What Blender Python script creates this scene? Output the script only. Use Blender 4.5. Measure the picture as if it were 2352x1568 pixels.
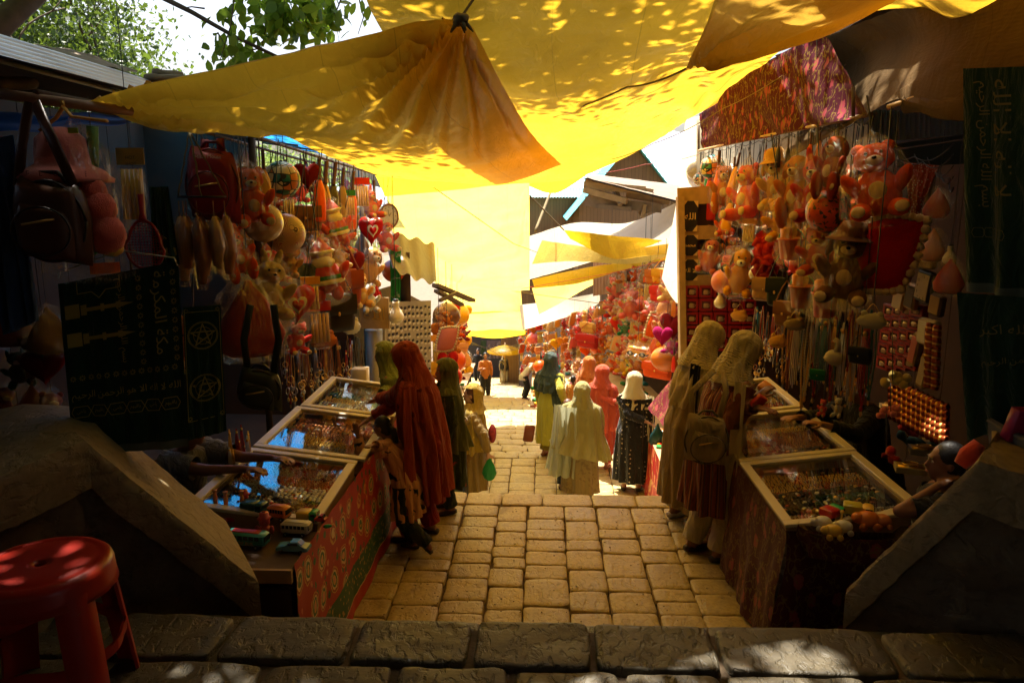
import bpy, bmesh, math, random, unicodedata
import numpy as np
from mathutils import Vector, Matrix, Euler, noise
PI=math.pi
SC=bpy.context.scene; COL=SC.collection
for _o in list(bpy.data.objects): bpy.data.objects.remove(_o)

# ---------------- camera ----------------
CF=1722.7                      # focal length for a frame 2352 wide
PITCH=math.atan(334/CF); YAW=math.atan(74*math.cos(PITCH)/CF)
CAM=Vector((0,0,1.6))
FW=Vector((-math.sin(YAW)*math.cos(PITCH), math.cos(YAW)*math.cos(PITCH), -math.sin(PITCH)))
RT=Vector((math.cos(YAW), math.sin(YAW), 0)); UP=RT.cross(FW)
cd=bpy.data.cameras.new('camera'); cam=bpy.data.objects.new('camera',cd); COL.objects.link(cam)
cd.sensor_width=36; cd.lens=36*CF/2352; cd.clip_start=0.05; cd.clip_end=3000
cam.matrix_world=Matrix(((RT.x,UP.x,-FW.x,CAM.x),(RT.y,UP.y,-FW.y,CAM.y),(RT.z,UP.z,-FW.z,CAM.z),(0,0,0,1)))
SC.camera=cam

# ---------------- light ----------------
SUN_EL=math.radians(66); SUN_AZ=math.radians(-20)      # azimuth of the sun from +Y towards +X
w=bpy.data.worlds.new('World'); SC.world=w; w.use_nodes=True
nt=w.node_tree; bg=nt.nodes['Background']; sky=nt.nodes.new('ShaderNodeTexSky'); sky.sky_type='NISHITA'
sky.sun_disc=False; sky.sun_elevation=SUN_EL; sky.sun_rotation=SUN_AZ; sky.air_density=1.0; sky.dust_density=6; sky.ozone_density=1.0
nt.links.new(sky.outputs[0],bg.inputs[0]); bg.inputs[1].default_value=0.085
sl=bpy.data.lights.new('sun','SUN'); sl.energy=5.0; sl.angle=math.radians(0.53); sl.color=(1,.93,.80)
so=bpy.data.objects.new('sun',sl); COL.objects.link(so)
SD=Vector((math.sin(SUN_AZ)*math.cos(SUN_EL), math.cos(SUN_AZ)*math.cos(SUN_EL), math.sin(SUN_EL)))
so.rotation_euler=SD.to_track_quat('Z','Y').to_euler(); so.location=SD*40
vs=SC.view_settings; vs.view_transform='Standard'; vs.look='None'; vs.exposure=1.7; vs.gamma=1; vs.use_curve_mapping=False
SC.render.engine='CYCLES'; cy=SC.cycles
cy.use_denoising=True; cy.max_bounces=9; cy.diffuse_bounces=4; cy.glossy_bounces=3; cy.transmission_bounces=6; cy.transparent_max_bounces=28
cy.caustics_reflective=False; cy.caustics_refractive=False; cy.sample_clamp_indirect=6; cy.use_adaptive_sampling=True; cy.adaptive_threshold=0.02

# ---------------- helpers ----------------
def ray(u,v): return FW+RT*((u-1176)/CF)+UP*((784-v)/CF)
def at(u,v,Y): d=ray(u,v); return CAM+d*(Y/d.y)
def atz(u,v,Z): d=ray(u,v); return CAM+d*((Z-1.6)/d.z)
def atx(u,v,X): d=ray(u,v); return CAM+d*(X/d.x)
def pxm(p): return CF/((Vector(p)-CAM).dot(FW))         # pixels per metre at a point
def gz(y):
    """height of the ground along the lane"""
    if y<2.62: return 0.0
    if y<4.2: return -0.175*(1+int((y-2.62)/0.27)) if y<4.0 else -1.05
    if y<6.42: return -1.05
    if y<8.52: return max(-2.35,-1.05-0.1857*(1+int((y-6.42)/0.3)))
    if y<11.2: return -2.35
    return -2.35-0.175*(1+int((y-11.2)/0.85))
def fbm(x,y,z=0,o=3): return noise.fractal(Vector((x,y,z)),1.0,2.0,o)
def nz(x,y,z=0): return noise.noise(Vector((x,y,z)))
class MB:
    def __init__(s): s.v=[];s.f=[];s.m=[];s.uv={};s.mi=0
    def add(s,vs,fs,uv=None):
        b=len(s.v); s.v+= [tuple(p) for p in vs]
        for k,f in enumerate(fs):
            if uv: s.uv[len(s.f)]=[uv[i] for i in f]
            s.f.append(tuple(b+i for i in f)); s.m.append(s.mi)
        return s
    def box(s,c,d,rot=None,bev=0):
        x,y,z=d[0]/2,d[1]/2,d[2]/2
        R=rot.to_matrix() if isinstance(rot,Euler) else (Matrix.Rotation(rot,3,'Z') if rot else None)
        if bev:
            vs=[]
            for sz in (-1,1):
                for (px,py) in ((-1,-1),(1,-1),(1,1),(-1,1)):
                    pass
            # chamfered box: three rings of eight
            b=bev
            def ring(ix,iy,zz): return [(-ix,-iy+b,zz),(-ix+b,-iy,zz),(ix-b,-iy,zz),(ix,-iy+b,zz),(ix,iy-b,zz),(ix-b,iy,zz),(-ix+b,iy,zz),(-ix,iy-b,zz)]
            rs=[ring(x-b,y-b,-z),ring(x,y,-z+b),ring(x,y,z-b),ring(x-b,y-b,z)]
            for r in rs: vs+=r
            fs=[tuple(range(7,-1,-1)),tuple(range(24,32))]
            for k in range(3):
                for i in range(8): j=(i+1)%8; fs.append((k*8+i,k*8+j,k*8+8+j,k*8+8+i))
        else:
            vs=[(a,b_,c_) for c_ in (-z,z) for (a,b_) in ((-x,-y),(x,-y),(x,y),(-x,y))]
            fs=[(3,2,1,0),(4,5,6,7),(0,1,5,4),(1,2,6,5),(2,3,7,6),(3,0,4,7)]
        C=Vector(c); return s.add([(R@Vector(p) if R else Vector(p))+C for p in vs],fs)
    def bar(s,a,b,w,h=None,up=(0,0,1)):
        a,b=Vector(a),Vector(b); h=h or w; d=(b-a).normalized(); sx=d.cross(Vector(up))
        if sx.length<1e-4: sx=d.cross(Vector((1,0,0)))
        sx.normalize(); u=sx.cross(d)
        vs=[p+sx*(i*w/2)+u*(j*h/2) for p in (a,b) for (i,j) in ((-1,-1),(1,-1),(1,1),(-1,1))]
        return s.add(vs,[(3,2,1,0),(4,5,6,7),(0,1,5,4),(1,2,6,5),(2,3,7,6),(3,0,4,7)])
    def tube(s,pts,r,n=8,cap=True,flat=1.0,up=None):
        pts=[Vector(p) for p in pts]; k=len(pts)
        rr=r if isinstance(r,(list,tuple)) else [r]*k
        vs=[];prev=None
        for i,p in enumerate(pts):
            d=(pts[min(i+1,k-1)]-pts[max(i-1,0)])
            if d.length<1e-9: d=Vector((0,0,1))
            d.normalize()
            if prev is None:
                u_=Vector(up) if up else (Vector((0,0,1)) if abs(d.z)<.9 else Vector((0,1,0)))
                a=d.cross(u_).normalized()
            else: a=(prev-d*prev.dot(d)).normalized()
            prev=a; b=d.cross(a)
            for j in range(n):
                t=2*PI*j/n; vs.append(p+a*math.cos(t)*rr[i]+b*math.sin(t)*rr[i]*flat)
        fs=[(i*n+j,i*n+(j+1)%n,(i+1)*n+(j+1)%n,(i+1)*n+j) for i in range(k-1) for j in range(n)]
        uv=None
        if cap: fs+= [tuple(range(n-1,-1,-1)),tuple(range((k-1)*n,k*n))]
        return s.add(vs,fs)
    def ell(s,c,r,rot=None,nu=12,nv=8,bump=0,seed=0,fr=6):
        if not isinstance(r,(list,tuple)): r=(r,r,r)
        R=(rot.to_matrix() if isinstance(rot,Euler) else rot) if rot is not None else None
        C=Vector(c); vs=[]
        def P(th,ph):
            q=Vector((math.sin(ph)*math.cos(th),math.sin(ph)*math.sin(th),math.cos(ph)))
            k=1+(bump*nz(q.x*fr+seed,q.y*fr,q.z*fr+seed) if bump else 0)
            q=Vector((q.x*r[0]*k,q.y*r[1]*k,q.z*r[2]*k)); return (R@q if R else q)+C
        vs.append(P(0,0))
        for j in range(1,nv):
            for i in range(nu): vs.append(P(2*PI*i/nu,PI*j/nv))
        vs.append(P(0,PI)); L=len(vs)-1
        fs=[(0,1+i,1+(i+1)%nu) for i in range(nu)]
        for j in range(nv-2):
            for i in range(nu): a=1+j*nu; fs.append((a+i,a+nu+i,a+nu+(i+1)%nu,a+(i+1)%nu))
        a=1+(nv-2)*nu; fs+=[(L,a+(i+1)%nu,a+i) for i in range(nu)]
        return s.add(vs,fs)
    def lathe(s,prof,c=(0,0,0),n=16,wob=0,seed=0,rot=None,squash=1.0,cap=False):
        C=Vector(c); vs=[]
        for k,(r,z) in enumerate(prof):
            for i in range(n):
                t=2*PI*i/n; q=r*(1+wob*nz(math.cos(t)*3+seed,math.sin(t)*3,k*.7+seed))
                p=Vector((q*math.cos(t),q*math.sin(t)*squash,z)); vs.append((rot.to_matrix()@p if rot else p)+C)
        k=len(prof)
        fs=[(j*n+i,j*n+(i+1)%n,(j+1)*n+(i+1)%n,(j+1)*n+i) for j in range(k-1) for i in range(n)]
        if cap: fs+=[tuple(range(n-1,-1,-1)),tuple(range((k-1)*n,k*n))]
        return s.add(vs,fs)
    def grid(s,fn,nu,nv,uvs=True,closed=False):
        vs=[fn(i/nu,j/nv) for j in range(nv+1) for i in range(nu+1)]
        uv=[(i/nu,j/nv) for j in range(nv+1) for i in range(nu+1)]
        fs=[(j*(nu+1)+i,j*(nu+1)+i+1,(j+1)*(nu+1)+i+1,(j+1)*(nu+1)+i) for j in range(nv) for i in range(nu)]
        return s.add(vs,fs,uv if uvs else None)
    def prism(s,poly,fn,t):
        """poly of (a,b), fn(a,b,h) -> point, thickness t"""
        n=len(poly); vs=[fn(a,b,0) for a,b in poly]+[fn(a,b,t) for a,b in poly]
        fs=[tuple(range(n-1,-1,-1)),tuple(range(n,2*n))]+[(i,(i+1)%n,n+(i+1)%n,n+i) for i in range(n)]
        return s.add(vs,fs)
    def build(s,name,mats,parent=None,smooth=True,loc=None,color=None,auto=None):
        me=bpy.data.meshes.new(name); off=Vector((0,0,0))
        if loc is not None: off=Vector(loc)
        elif parent is not None: off=wl(parent)
        me.from_pydata([(p[0]-off.x,p[1]-off.y,p[2]-off.z) for p in s.v],[],s.f)
        if not isinstance(mats,(list,tuple)): mats=[mats]
        for m in mats: me.materials.append(m)
        if len(mats)>1: me.polygons.foreach_set('material_index',s.m)
        if smooth: me.polygons.foreach_set('use_smooth',[True]*len(s.f))
        if s.uv:
            ul=me.uv_layers.new(name='UVMap'); d=ul.data
            for fi,uvs in s.uv.items():
                p=me.polygons[fi]
                for k,li in enumerate(p.loop_indices): d[li].uv=uvs[k]
        me.update()
        if auto is not None and smooth:
            try: me.set_sharp_from_angle(angle=auto)
            except Exception: pass
        o=bpy.data.objects.new(name,me); COL.objects.link(o)
        if parent is not None: o.parent=parent
        elif loc is not None: o.location=loc
        if color: o.color=(*color[:3],1)
        return o
WL={}
def wl(o):
    """world location of an unrotated empty or mesh chain"""
    p=Vector((0,0,0))
    while o is not None: p+=Vector(o.location); o=o.parent
    return p
def empty(name,loc=(0,0,0)):
    o=bpy.data.objects.new(name,None); COL.objects.link(o); o.location=loc; o.empty_display_size=.1; return o
SEEN={}
def tag(o,label=None,cat=None,group=None,kind=None):
    if label: o['label']=label
    if cat: o['category']=cat
    if group: o['group']=group
    if kind: o['kind']=kind
    return o
def struct(o): o['kind']='structure'; return o
def copy_tree(o,parent=None,color=None):
    c=o.copy(); COL.objects.link(c); c.parent=parent
    if color is not None and o.get('tint'): c.color=(*color,1)
    for ch in list(o.children): copy_tree(ch,c,color)
    return c
def centroid_build(mb,name,mats,smooth=True,color=None,auto=None):
    """a single-mesh thing with its origin at the foot of its geometry"""
    xs=[p[0] for p in mb.v]; ys=[p[1] for p in mb.v]; zs=[p[2] for p in mb.v]
    return mb.build(name,mats,None,smooth,loc=((min(xs)+max(xs))/2,(min(ys)+max(ys))/2,min(zs)),color=color,auto=auto)

# ---------------- materials ----------------
MATS={}
class NT:
    def __init__(s,name):
        s.m=bpy.data.materials.new(name); s.m.use_nodes=True; s.t=s.m.node_tree; s.t.nodes.clear()
        s.out=s.t.nodes.new('ShaderNodeOutputMaterial'); s._oc=None; s._uv=None
    def n(s,typ,**k):
        x=s.t.nodes.new('ShaderNode'+typ)
        for a,b in k.items():
            if a.startswith('i_'):
                key=a[2:].replace('_',' ')
                try: key=int(key)
                except ValueError: pass
                s.set(x.inputs[key],b)
            else: setattr(x,a,b)
        return x
    def set(s,inp,val):
        if hasattr(val,'is_output') or isinstance(val,bpy.types.NodeSocket): s.t.links.new(val,inp)
        else:
            if isinstance(val,(tuple,list)) and len(val)==3 and inp.type=='RGBA': val=(*val,1)
            inp.default_value=val
    def oc(s,scale=1.0,which='Object'):
        if s._oc is None: s._oc=s.n('TexCoord')
        o=s._oc.outputs[which]
        if scale==1.0: return o
        mp=s.n('Mapping'); s.set(mp.inputs['Vector'],o)
        sc=scale if isinstance(scale,(tuple,list)) else (scale,)*3
        mp.inputs['Scale'].default_value=sc; return mp.outputs[0]
    def noise(s,scale=5,detail=3,vec=None,dist=0,rough=.5):
        x=s.n('TexNoise'); x.inputs['Scale'].default_value=scale; x.inputs['Detail'].default_value=detail; x.inputs['Distortion'].default_value=dist; x.inputs['Roughness'].default_value=rough
        s.set(x.inputs['Vector'],vec if vec is not None else s.oc()); return x.outputs['Fac']
    def vor(s,scale=5,vec=None,feat='F1',rnd=1.0,out='Distance'):
        x=s.n('TexVoronoi'); x.feature=feat; x.inputs['Scale'].default_value=scale; x.inputs['Randomness'].default_value=rnd
        s.set(x.inputs['Vector'],vec if vec is not None else s.oc()); return x.outputs[out]
    def ramp(s,fac,stops,interp='LINEAR'):
        x=s.n('ValToRGB'); x.color_ramp.interpolation=interp; e=x.color_ramp.elements
        while len(e)<len(stops): e.new(0.5)
        for k,(p,c) in enumerate(stops):
            e[k].position=p; e[k].color=(*c,1) if isinstance(c,(tuple,list)) else (c,c,c,1)
        s.set(x.inputs[0],fac); return x.outputs[0]
    def mix(s,fac,a,b,mode='MIX'):
        x=s.n('Mix'); x.data_type='RGBA'; x.blend_type=mode
        s.set(x.inputs[0],fac); s.set(x.inputs[6],a); s.set(x.inputs[7],b); return x.outputs[2]
    def math(s,op,a,b=0.0,c=None):
        x=s.n('Math'); x.operation=op; s.set(x.inputs[0],a); s.set(x.inputs[1],b)
        if c is not None: s.set(x.inputs[2],c)
        return x.outputs[0]
    def sep(s,vec): x=s.n('SeparateXYZ'); s.set(x.inputs[0],vec); return x.outputs
    def bump(s,h,strength=.3,dist=.01,nrm=None):
        x=s.n('Bump'); x.inputs['Strength'].default_value=strength; x.inputs['Distance'].default_value=dist; s.set(x.inputs['Height'],h)
        if nrm is not None: s.set(x.inputs['Normal'],nrm)
        return x.outputs[0]
    def pbr(s,base,rough=.6,metal=0,bump=None,**k):
        x=s.n('BsdfPrincipled'); s.set(x.inputs['Base Color'],base); s.set(x.inputs['Roughness'],rough); s.set(x.inputs['Metallic'],metal)
        if bump is not None: s.set(x.inputs['Normal'],bump)
        for a,b in k.items(): s.set(x.inputs[a.replace('_',' ')],b)
        return x.outputs[0]
    def fin(s,sh,disp=None): s.t.links.new(sh,s.out.inputs[0]); return s.m
    def mixsh(s,f,a,b): x=s.n('MixShader'); s.set(x.inputs[0],f); s.set(x.inputs[1],a); s.set(x.inputs[2],b); return x.outputs[0]
def simple(name,col,rough=.6,metal=0,var=.12,vs=8,bs=0,bscale=60,sheen=0,spec=.5,coat=0):
    if name in MATS: return MATS[name]
    t=NT(name); c=col
    if var:
        f=t.noise(vs,4); c=t.mix(f,tuple(max(0,x*(1-var*1.6)) for x in col),tuple(min(1,x*(1+var*1.2)) for x in col))
    b=t.bump(t.noise(bscale,3),bs,.004) if bs else None
    MATS[name]=t.fin(t.pbr(c,rough,metal,b,Sheen_Weight=sheen,Specular_IOR_Level=spec,Coat_Weight=coat)); return MATS[name]
def tint(name,rough=.7,sheen=0.0,bs=0,bscale=60,var=.15,vs=10,spec=.4,trans=0,bd=.004):
    """takes its colour from the object's own colour"""
    if name in MATS: return MATS[name]
    t=NT(name); oi=t.n('ObjectInfo').outputs['Color']
    c=t.mix(t.noise(vs,4),t.mix(1.0,oi,(1-var*1.8,)*3,'MULTIPLY'),oi)
    b=t.bump(t.noise(bscale,4,rough=.7),bs,bd) if bs else None
    sh=t.pbr(c,rough,0,b,Sheen_Weight=sheen,Specular_IOR_Level=spec)
    if trans: x=t.n('BsdfTranslucent'); t.set(x.inputs[0],c); sh=t.mixsh(trans,sh,x.outputs[0])
    MATS[name]=t.fin(sh); return MATS[name]
def cloth(name,c1,c2=None,rough=.85,trans=.15,weave=500,var=.25,bs=.15,sheen=.2,pat=None,gloss=0):
    if name in MATS: return MATS[name]
    t=NT(name); c2=c2 or tuple(x*.75 for x in c1)
    c=t.mix(t.noise(5,5),c2,c1)
    if pat: c=pat(t,c)
    wk=t.bump(t.noise(8,5,vec=t.oc((1.6,1.6,.5)),dist=1.8),.75,.045)
    b=t.bump(t.noise(weave/6,4),bs,.003,wk)
    sh=t.pbr(c,rough,0,b,Sheen_Weight=sheen,Specular_IOR_Level=.25+gloss)
    if trans:
        x=t.n('BsdfTranslucent'); t.set(x.inputs[0],c); sh=t.mixsh(trans,sh,x.outputs[0])
    MATS[name]=t.fin(sh); return MATS[name]
def tarp(name,col,tr=.65,rough=.35,dirt_shade=.25,transp=0.0,seams=True,k=1.0):
    t=NT(name)
    f=t.noise(1.3,6,dist=.4); f2=t.noise(14,5)
    c=t.mix(t.ramp(f,[(.35,0),(.7,1)]),tuple(x*(1-dirt_shade) for x in col),col)
    c=t.mix(t.ramp(f2,[(.62,0),(.8,.35)]),c,tuple(x*.45 for x in col))
    uv=t.sep(t.oc(which='UV'))
    # woven stripes of the plastic sheet and its welded seams
    s1=t.math('SINE',t.math('MULTIPLY',uv[0],260.0)); s2=t.math('SINE',t.math('MULTIPLY',uv[1],260.0))
    seam=t.math('LESS_THAN',t.math('FRACT',t.math('MULTIPLY',uv[0],5.0)),.012)
    crease=t.noise(5,6,vec=t.oc((3.0,1.2,2.0)),dist=1.2)
    h=t.math('ADD',t.math('MULTIPLY',t.math('ADD',s1,s2),.02),crease)
    b=t.bump(h,.35,.03)
    if seams: c=t.mix(t.math('MULTIPLY',seam,.5),c,tuple(x*.5 for x in col))
    d=t.pbr(t.mix(1.0,c,(k,k,k),'MULTIPLY'),rough,0,b,Specular_IOR_Level=.55 if rough<.8 else .12)
    x=t.n('BsdfTranslucent'); t.set(x.inputs[0],c); t.set(x.inputs['Normal'],b)
    sh=t.mixsh(tr,d,x.outputs[0])
    if transp: y=t.n('BsdfTransparent'); y.inputs[0].default_value=(*col,1); sh=t.mixsh(transp,sh,y.outputs[0])
    MATS[name]=t.fin(sh); return MATS[name]
def wrapmat():
    t=NT('clear_plastic_film')
    nb=t.noise(9,4,vec=t.oc((3.2,3.2,.55)),dist=1.6)
    b=t.bump(nb,1.0,.16)
    g=t.n('BsdfGlossy'); g.inputs['Roughness'].default_value=.14; g.inputs[0].default_value=(1,.93,.80,1); t.set(g.inputs['Normal'],b)
    tr=t.n('BsdfTransparent'); tr.inputs[0].default_value=(1,.985,.95,1)
    lw=t.n('LayerWeight'); lw.inputs[0].default_value=.42; t.set(lw.inputs['Normal'],b)
    f=t.math('MULTIPLY',t.math('POWER',lw.outputs['Facing'],2.0),.34); f=t.math('ADD',f,.018)
    return t.fin(t.mixsh(f,tr.outputs[0],g.outputs[0]))
WRAP=wrapmat()
def glassmat(name,rough=.02,tintc=(.95,.97,.95),k=.6):
    t=NT(name)
    g=t.n('BsdfGlossy'); g.inputs['Roughness'].default_value=rough
    tr=t.n('BsdfTransparent'); tr.inputs[0].default_value=(*tintc,1)
    lw=t.n('LayerWeight'); lw.inputs[0].default_value=.5
    f=t.math('ADD',t.math('MULTIPLY',t.math('POWER',lw.outputs['Facing'],4.0),k),.05)
    return t.fin(t.mixsh(t.math('MINIMUM',f,1.0),tr.outputs[0],g.outputs[0]))
GLASS=glassmat('case_glass',k=.8)
wood=simple('pale_wood',(.42,.27,.12),.6,var=.3,vs=9,bs=.2,bscale=40)
darkwood=simple('dark_wood',(.10,.055,.03),.7,var=.3,vs=9,bs=.3,bscale=30)
greywood=simple('weathered_wood',(.24,.17,.11),.8,var=.35,vs=7,bs=.4,bscale=25)
cream=simple('cream_laminate',(.66,.58,.40),.38,var=.05,spec=.5)
black=simple('black_plastic',(.012,.011,.012),.4,var=.1)
steel=simple('steel',(.55,.54,.52),.28,1.0,var=.1)
brass=simple('gold_metal',(.85,.55,.15),.38,1.0,var=.15)
rope_m=simple('jute_rope',(.22,.16,.07),.9,var=.2)
wire_m=simple('thin_wire',(.06,.055,.05),.5,.5,var=.1)
plush_m=tint('plush_pile',.98,sheen=.05,bs=.55,bscale=40,vs=24,var=.12,spec=.1,trans=.2,bd=.014)
plast_m=tint('shiny_plastic',.28,spec=.5,var=.05)
vinyl_m=tint('vinyl_cloth',.6,spec=.35,var=.12,bs=.1)
# ---------------- sheets ----------------
def coons(P00row,P11row,Lcol,Rcol):
    """boundary polylines (near row, far row, first column, last column) -> f(u,v)"""
    def poly(pts):
        pts=[Vector(p) for p in pts]; n=len(pts)-1
        def f(t):
            x=min(max(t,0),1)*n; i=min(int(x),n-1); a=x-i
            p0=pts[max(i-1,0)];p1=pts[i];p2=pts[i+1];p3=pts[min(i+2,n)]
            return .5*((2*p1)+(-p0+p2)*a+(2*p0-5*p1+4*p2-p3)*a*a+(-p0+3*p1-3*p2+p3)*a**3)
        return f
    A,B,L,R_=poly(P00row),poly(P11row),poly(Lcol),poly(Rcol)
    a0,a1,b0,b1=A(0),A(1),B(0),B(1)
    def F(u,v): return (1-v)*A(u)+v*B(u)+(1-u)*L(v)+u*R_(v)-((1-u)*(1-v)*a0+u*(1-v)*a1+(1-u)*v*b0+u*v*b1)
    return F
def S(lst): return [at(*p) for p in lst]
def sheet(name,mat,near,far,L,R,nu=50,nv=50,wr=.02,sag=0,corner=None,seed=0,parent=None,ruffle=0):
    F=coons(S(near),S(far),S(L),S(R))
    def fn(u,v):
        p=F(u,v)
        k=min(1,6*min(u,1-u,v,1-v)+.15)
        p.z+= wr*k*(fbm(p.x*1.1+seed,p.y*.8,seed,4)) - sag*16*u*(1-u)*v*(1-v)
        if corner:
            for (cu,cv,amp,fr) in corner:
                du,dv=u-cu,v-cv; r=math.hypot(du,dv)
                if r<.95:
                    a=math.atan2(dv,du); e=amp*min(1,r*7)*max(0,1-r/.95)**1.3
                    p.z+=e*(math.sin(a*fr+1.7*math.sin(a*3.3+cu))+.5*math.sin(a*fr*1.9+2))*.75
        p.z+=.006*nz(p.x*9+seed,p.y*7,3)
        return p
    mb=MB(); mb.grid(fn,nu,nv)
    o=centroid_build(mb,name,mat) if parent is None else mb.build(name,mat,parent)
    return o,fn
def line(pts,r=.004,name='rope',mat=None,label=None,cat='rope',sag=0,n=10,group=None,parent=None):
    out=[]
    for a,b in zip(pts[:-1],pts[1:]):
        a,b=Vector(a),Vector(b)
        for i in range(n):
            t=i/n; p=a.lerp(b,t); p.z-=sag*4*t*(1-t); out.append(p)
    out.append(Vector(pts[-1])); mb=MB(); mb.tube(out,r,6)
    if parent is not None: return mb.build(name,mat or rope_m,parent)
    o=centroid_build(mb,name,mat or rope_m)
    if label: tag(o,label,cat,group)
    return o
yellow1=tarp('olive_yellow_tarp',(.78,.43,.03),.62,dirt_shade=.3)
yellow2=tarp('bright_yellow_tarp',(.92,.56,.02),.70,dirt_shade=.12)
yellow3=tarp('pale_yellow_tarp',(.92,.68,.14),.66,dirt_shade=.28)  # stronger blotches put shading variety into this sheet's colour
orange1=tarp('ochre_tarp',(.62,.36,.05),.5,dirt_shade=.35)
brown1=tarp('brown_tarp',(.11,.062,.018),.03,rough=.9,dirt_shade=.3)
creamt=tarp('cream_tarp',(.86,.78,.58),.6,dirt_shade=.12)
bluet=tarp('blue_tarp',(.03,.28,.75),.75,dirt_shade=.1)

A,Af=sheet('tarpaulin',yellow1,
 [(205,235,3.1),(420,192,3.2),(640,147,3.3),(860,97,3.4),(1057,48,3.5)],
 [(870,405,8.8),(960,414,8.5),(1050,420,8.0),(1160,422,7.6),(1290,378,7.2)],
 [(205,235,3.1),(450,283,3.9),(610,288,4.9),(740,350,6.6),(870,405,8.8)],
 [(1057,48,3.5),(1112,140,4.2),(1172,240,5.2),(1228,320,6.2),(1290,378,7.2)],
 90,90,.05,.10,corner=[(1,0,.085,33),(1,0,.035,13),(0,0,.07,20)],seed=3)
tag(A,'mustard yellow tarpaulin gathered to a knotted peak, slung low over the toy stall','tarpaulin')
mb=MB(); mb.ell(at(1058,46,3.5),(.035,.03,.028),bump=.5,nu=10,nv=8)
for k in range(5):
    a=k*1.3; c=at(1058,46,3.5); mb.tube([c,c+Vector((.03*math.cos(a),.02*math.sin(a),-.02)),c+Vector((.055*math.cos(a),.03*math.sin(a),-.05))],[.012,.01,.004],6)
mb.build('knot',rope_m,A)
line([at(1057,44,3.5),at(1120,-50,3.6)],.006,label='jute rope tying up the peak of the gathered tarpaulin')
B,Bf=sheet('tarpaulin',yellow1,
 [(790,-130,3.3),(1100,-140,3.4),(1400,-140,3.6),(1700,-130,3.8),(1960,-60,4.2)],
 [(1190,422,9.1),(1265,418,9.2),(1340,402,9.3),(1460,345,9.35),(1580,272,9.4)],
 [(790,-130,3.3),(885,82,4.5),(1000,205,5.8),(1110,315,7.4),(1190,422,9.1)],
 [(1960,-60,4.2),(1875,55,5.2),(1795,108,6.3),(1700,190,7.8),(1580,272,9.4)],
 90,90,.07,.12,seed=11,corner=[(1,1,.05,18)])
tag(B,'wide yellow tarpaulin dappled by leaf shade, stretched high across the lane','tarpaulin')
C_,Cf=sheet('tarpaulin',orange1,
 [(1800,-260,2.9),(1950,-260,2.8),(2100,-230,2.7),(2300,-180,2.6)],
 [(1575,160,4.2),(1720,130,4.2),(1890,86,4.2),(2050,8,4.2)],
 [(1800,-260,2.9),(1668,-60,3.2),(1622,62,3.7),(1575,160,4.2)],
 [(2300,-180,2.6),(2220,-110,3.1),(2130,-50,3.7),(2050,8,4.2)],
 50,50,.03,.04,corner=[(0,1,.06,13)],seed=7)
tag(C_,'ochre brown tarpaulin pulled to a tied corner over the lane','tarpaulin')
line([at(1576,158,4.2),at(1440,200,5.4),at(1270,262,6.6)],.006,sag=.02,label='dark cord running from the ochre tarpaulin corner across the lane')
line([at(1860,130,6.0),at(1660,250,7.6),at(1500,330,8.8),at(1380,370,9.2)],.004,sag=.03,label='thin cord trailing under the dappled yellow tarpaulin')
D_,_=sheet('canopy',brown1,
 [(1780,128,6.6),(1930,70,5.6),(2060,20,4.6),(2220,-60,3.8),(2420,-150,3.3)],
 [(1760,380,7.2),(2000,254,4.7),(2090,246,4.2),(2190,276,3.7),(2420,285,3.1)],
 [(1780,128,6.6),(1840,200,6.6),(1800,300,7.0),(1760,380,7.2)],
 [(2420,-150,3.3),(2420,0,3.2),(2420,150,3.1),(2420,285,3.1)],
 50,40,.03,.02,corner=[(.28,1,.05,12)],seed=21)
tag(D_,'dark brown canvas canopy sagging over the jewellery stall','canopy')
E_,_=sheet('tarpaulin',yellow1,
 [(1780,-230,3.0),(2000,-260,2.8),(2250,-260,2.6),(2500,-260,2.5)],
 [(1935,35,4.6),(2100,22,4.4),(2235,70,4.0),(2480,-10,3.6)],
 [(1780,-230,3.0),(1850,-110,3.7),(1900,-40,4.2),(1935,35,4.6)],
 [(2500,-260,2.5),(2500,-180,2.8),(2490,-90,3.2),(2480,-10,3.6)],30,30,.03,.03,seed=31)
tag(E_,'olive yellow tarpaulin strip above the dark brown canopy','tarpaulin')

# sheets further down the lane
def far(label,mat,n,f,L=None,R=None,name='tarpaulin',**k):
    L=L or [n[0],f[0]]; R=R or [n[-1],f[-1]]
    o,fn=sheet(name,mat,n,f,L,R,k.pop('nu',26),k.pop('nv',26),k.pop('wr',.05),**k); tag(o,label,'tarpaulin','tarpaulins strung down the lane'); return o
far('deep yellow tarpaulin hem drooping behind the low mustard sheet',yellow2,[(855,388,9.3),(1000,395,9.3),(1120,396,9.3),(1216,398,9.3)],[(885,452,9.8),(1010,440,9.8),(1120,428,9.8),(1216,420,9.7)],sag=.03,seed=2)
far('largest pale yellow tarpaulin hanging like a curtain down the lane',yellow3,[(885,425,9.9),(1000,420,10),(1120,415,10.1),(1216,410,10.2)],[(1000,652,16),(1070,662,16.3),(1150,666,16.7),(1216,668,17)],L=[(885,425,9.9),(905,540,11.6),(960,600,13.8),(1000,652,16)],sag=.06,wr=.16,seed=5,nu=50,nv=50,corner=[(1,0,.05,15),(0,1,.06,11)])
far('small cream sheet bulging below the mustard tarpaulin peak',yellow2,[(1216,400,9.6),(1280,408,9.6),(1345,402,9.6)],[(1216,428,9.9),(1275,444,9.9),(1345,404,9.7)],seed=9)
far('cream and white tarpaulin tied from the plank roof to the far curtain',creamt,[(1216,642,16),(1330,610,14.5),(1450,575,12.5),(1562,556,11)],[(1216,542,18),(1320,512,17),(1440,512,15.5),(1562,462,13.5)],sag=.05,seed=12)
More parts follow.
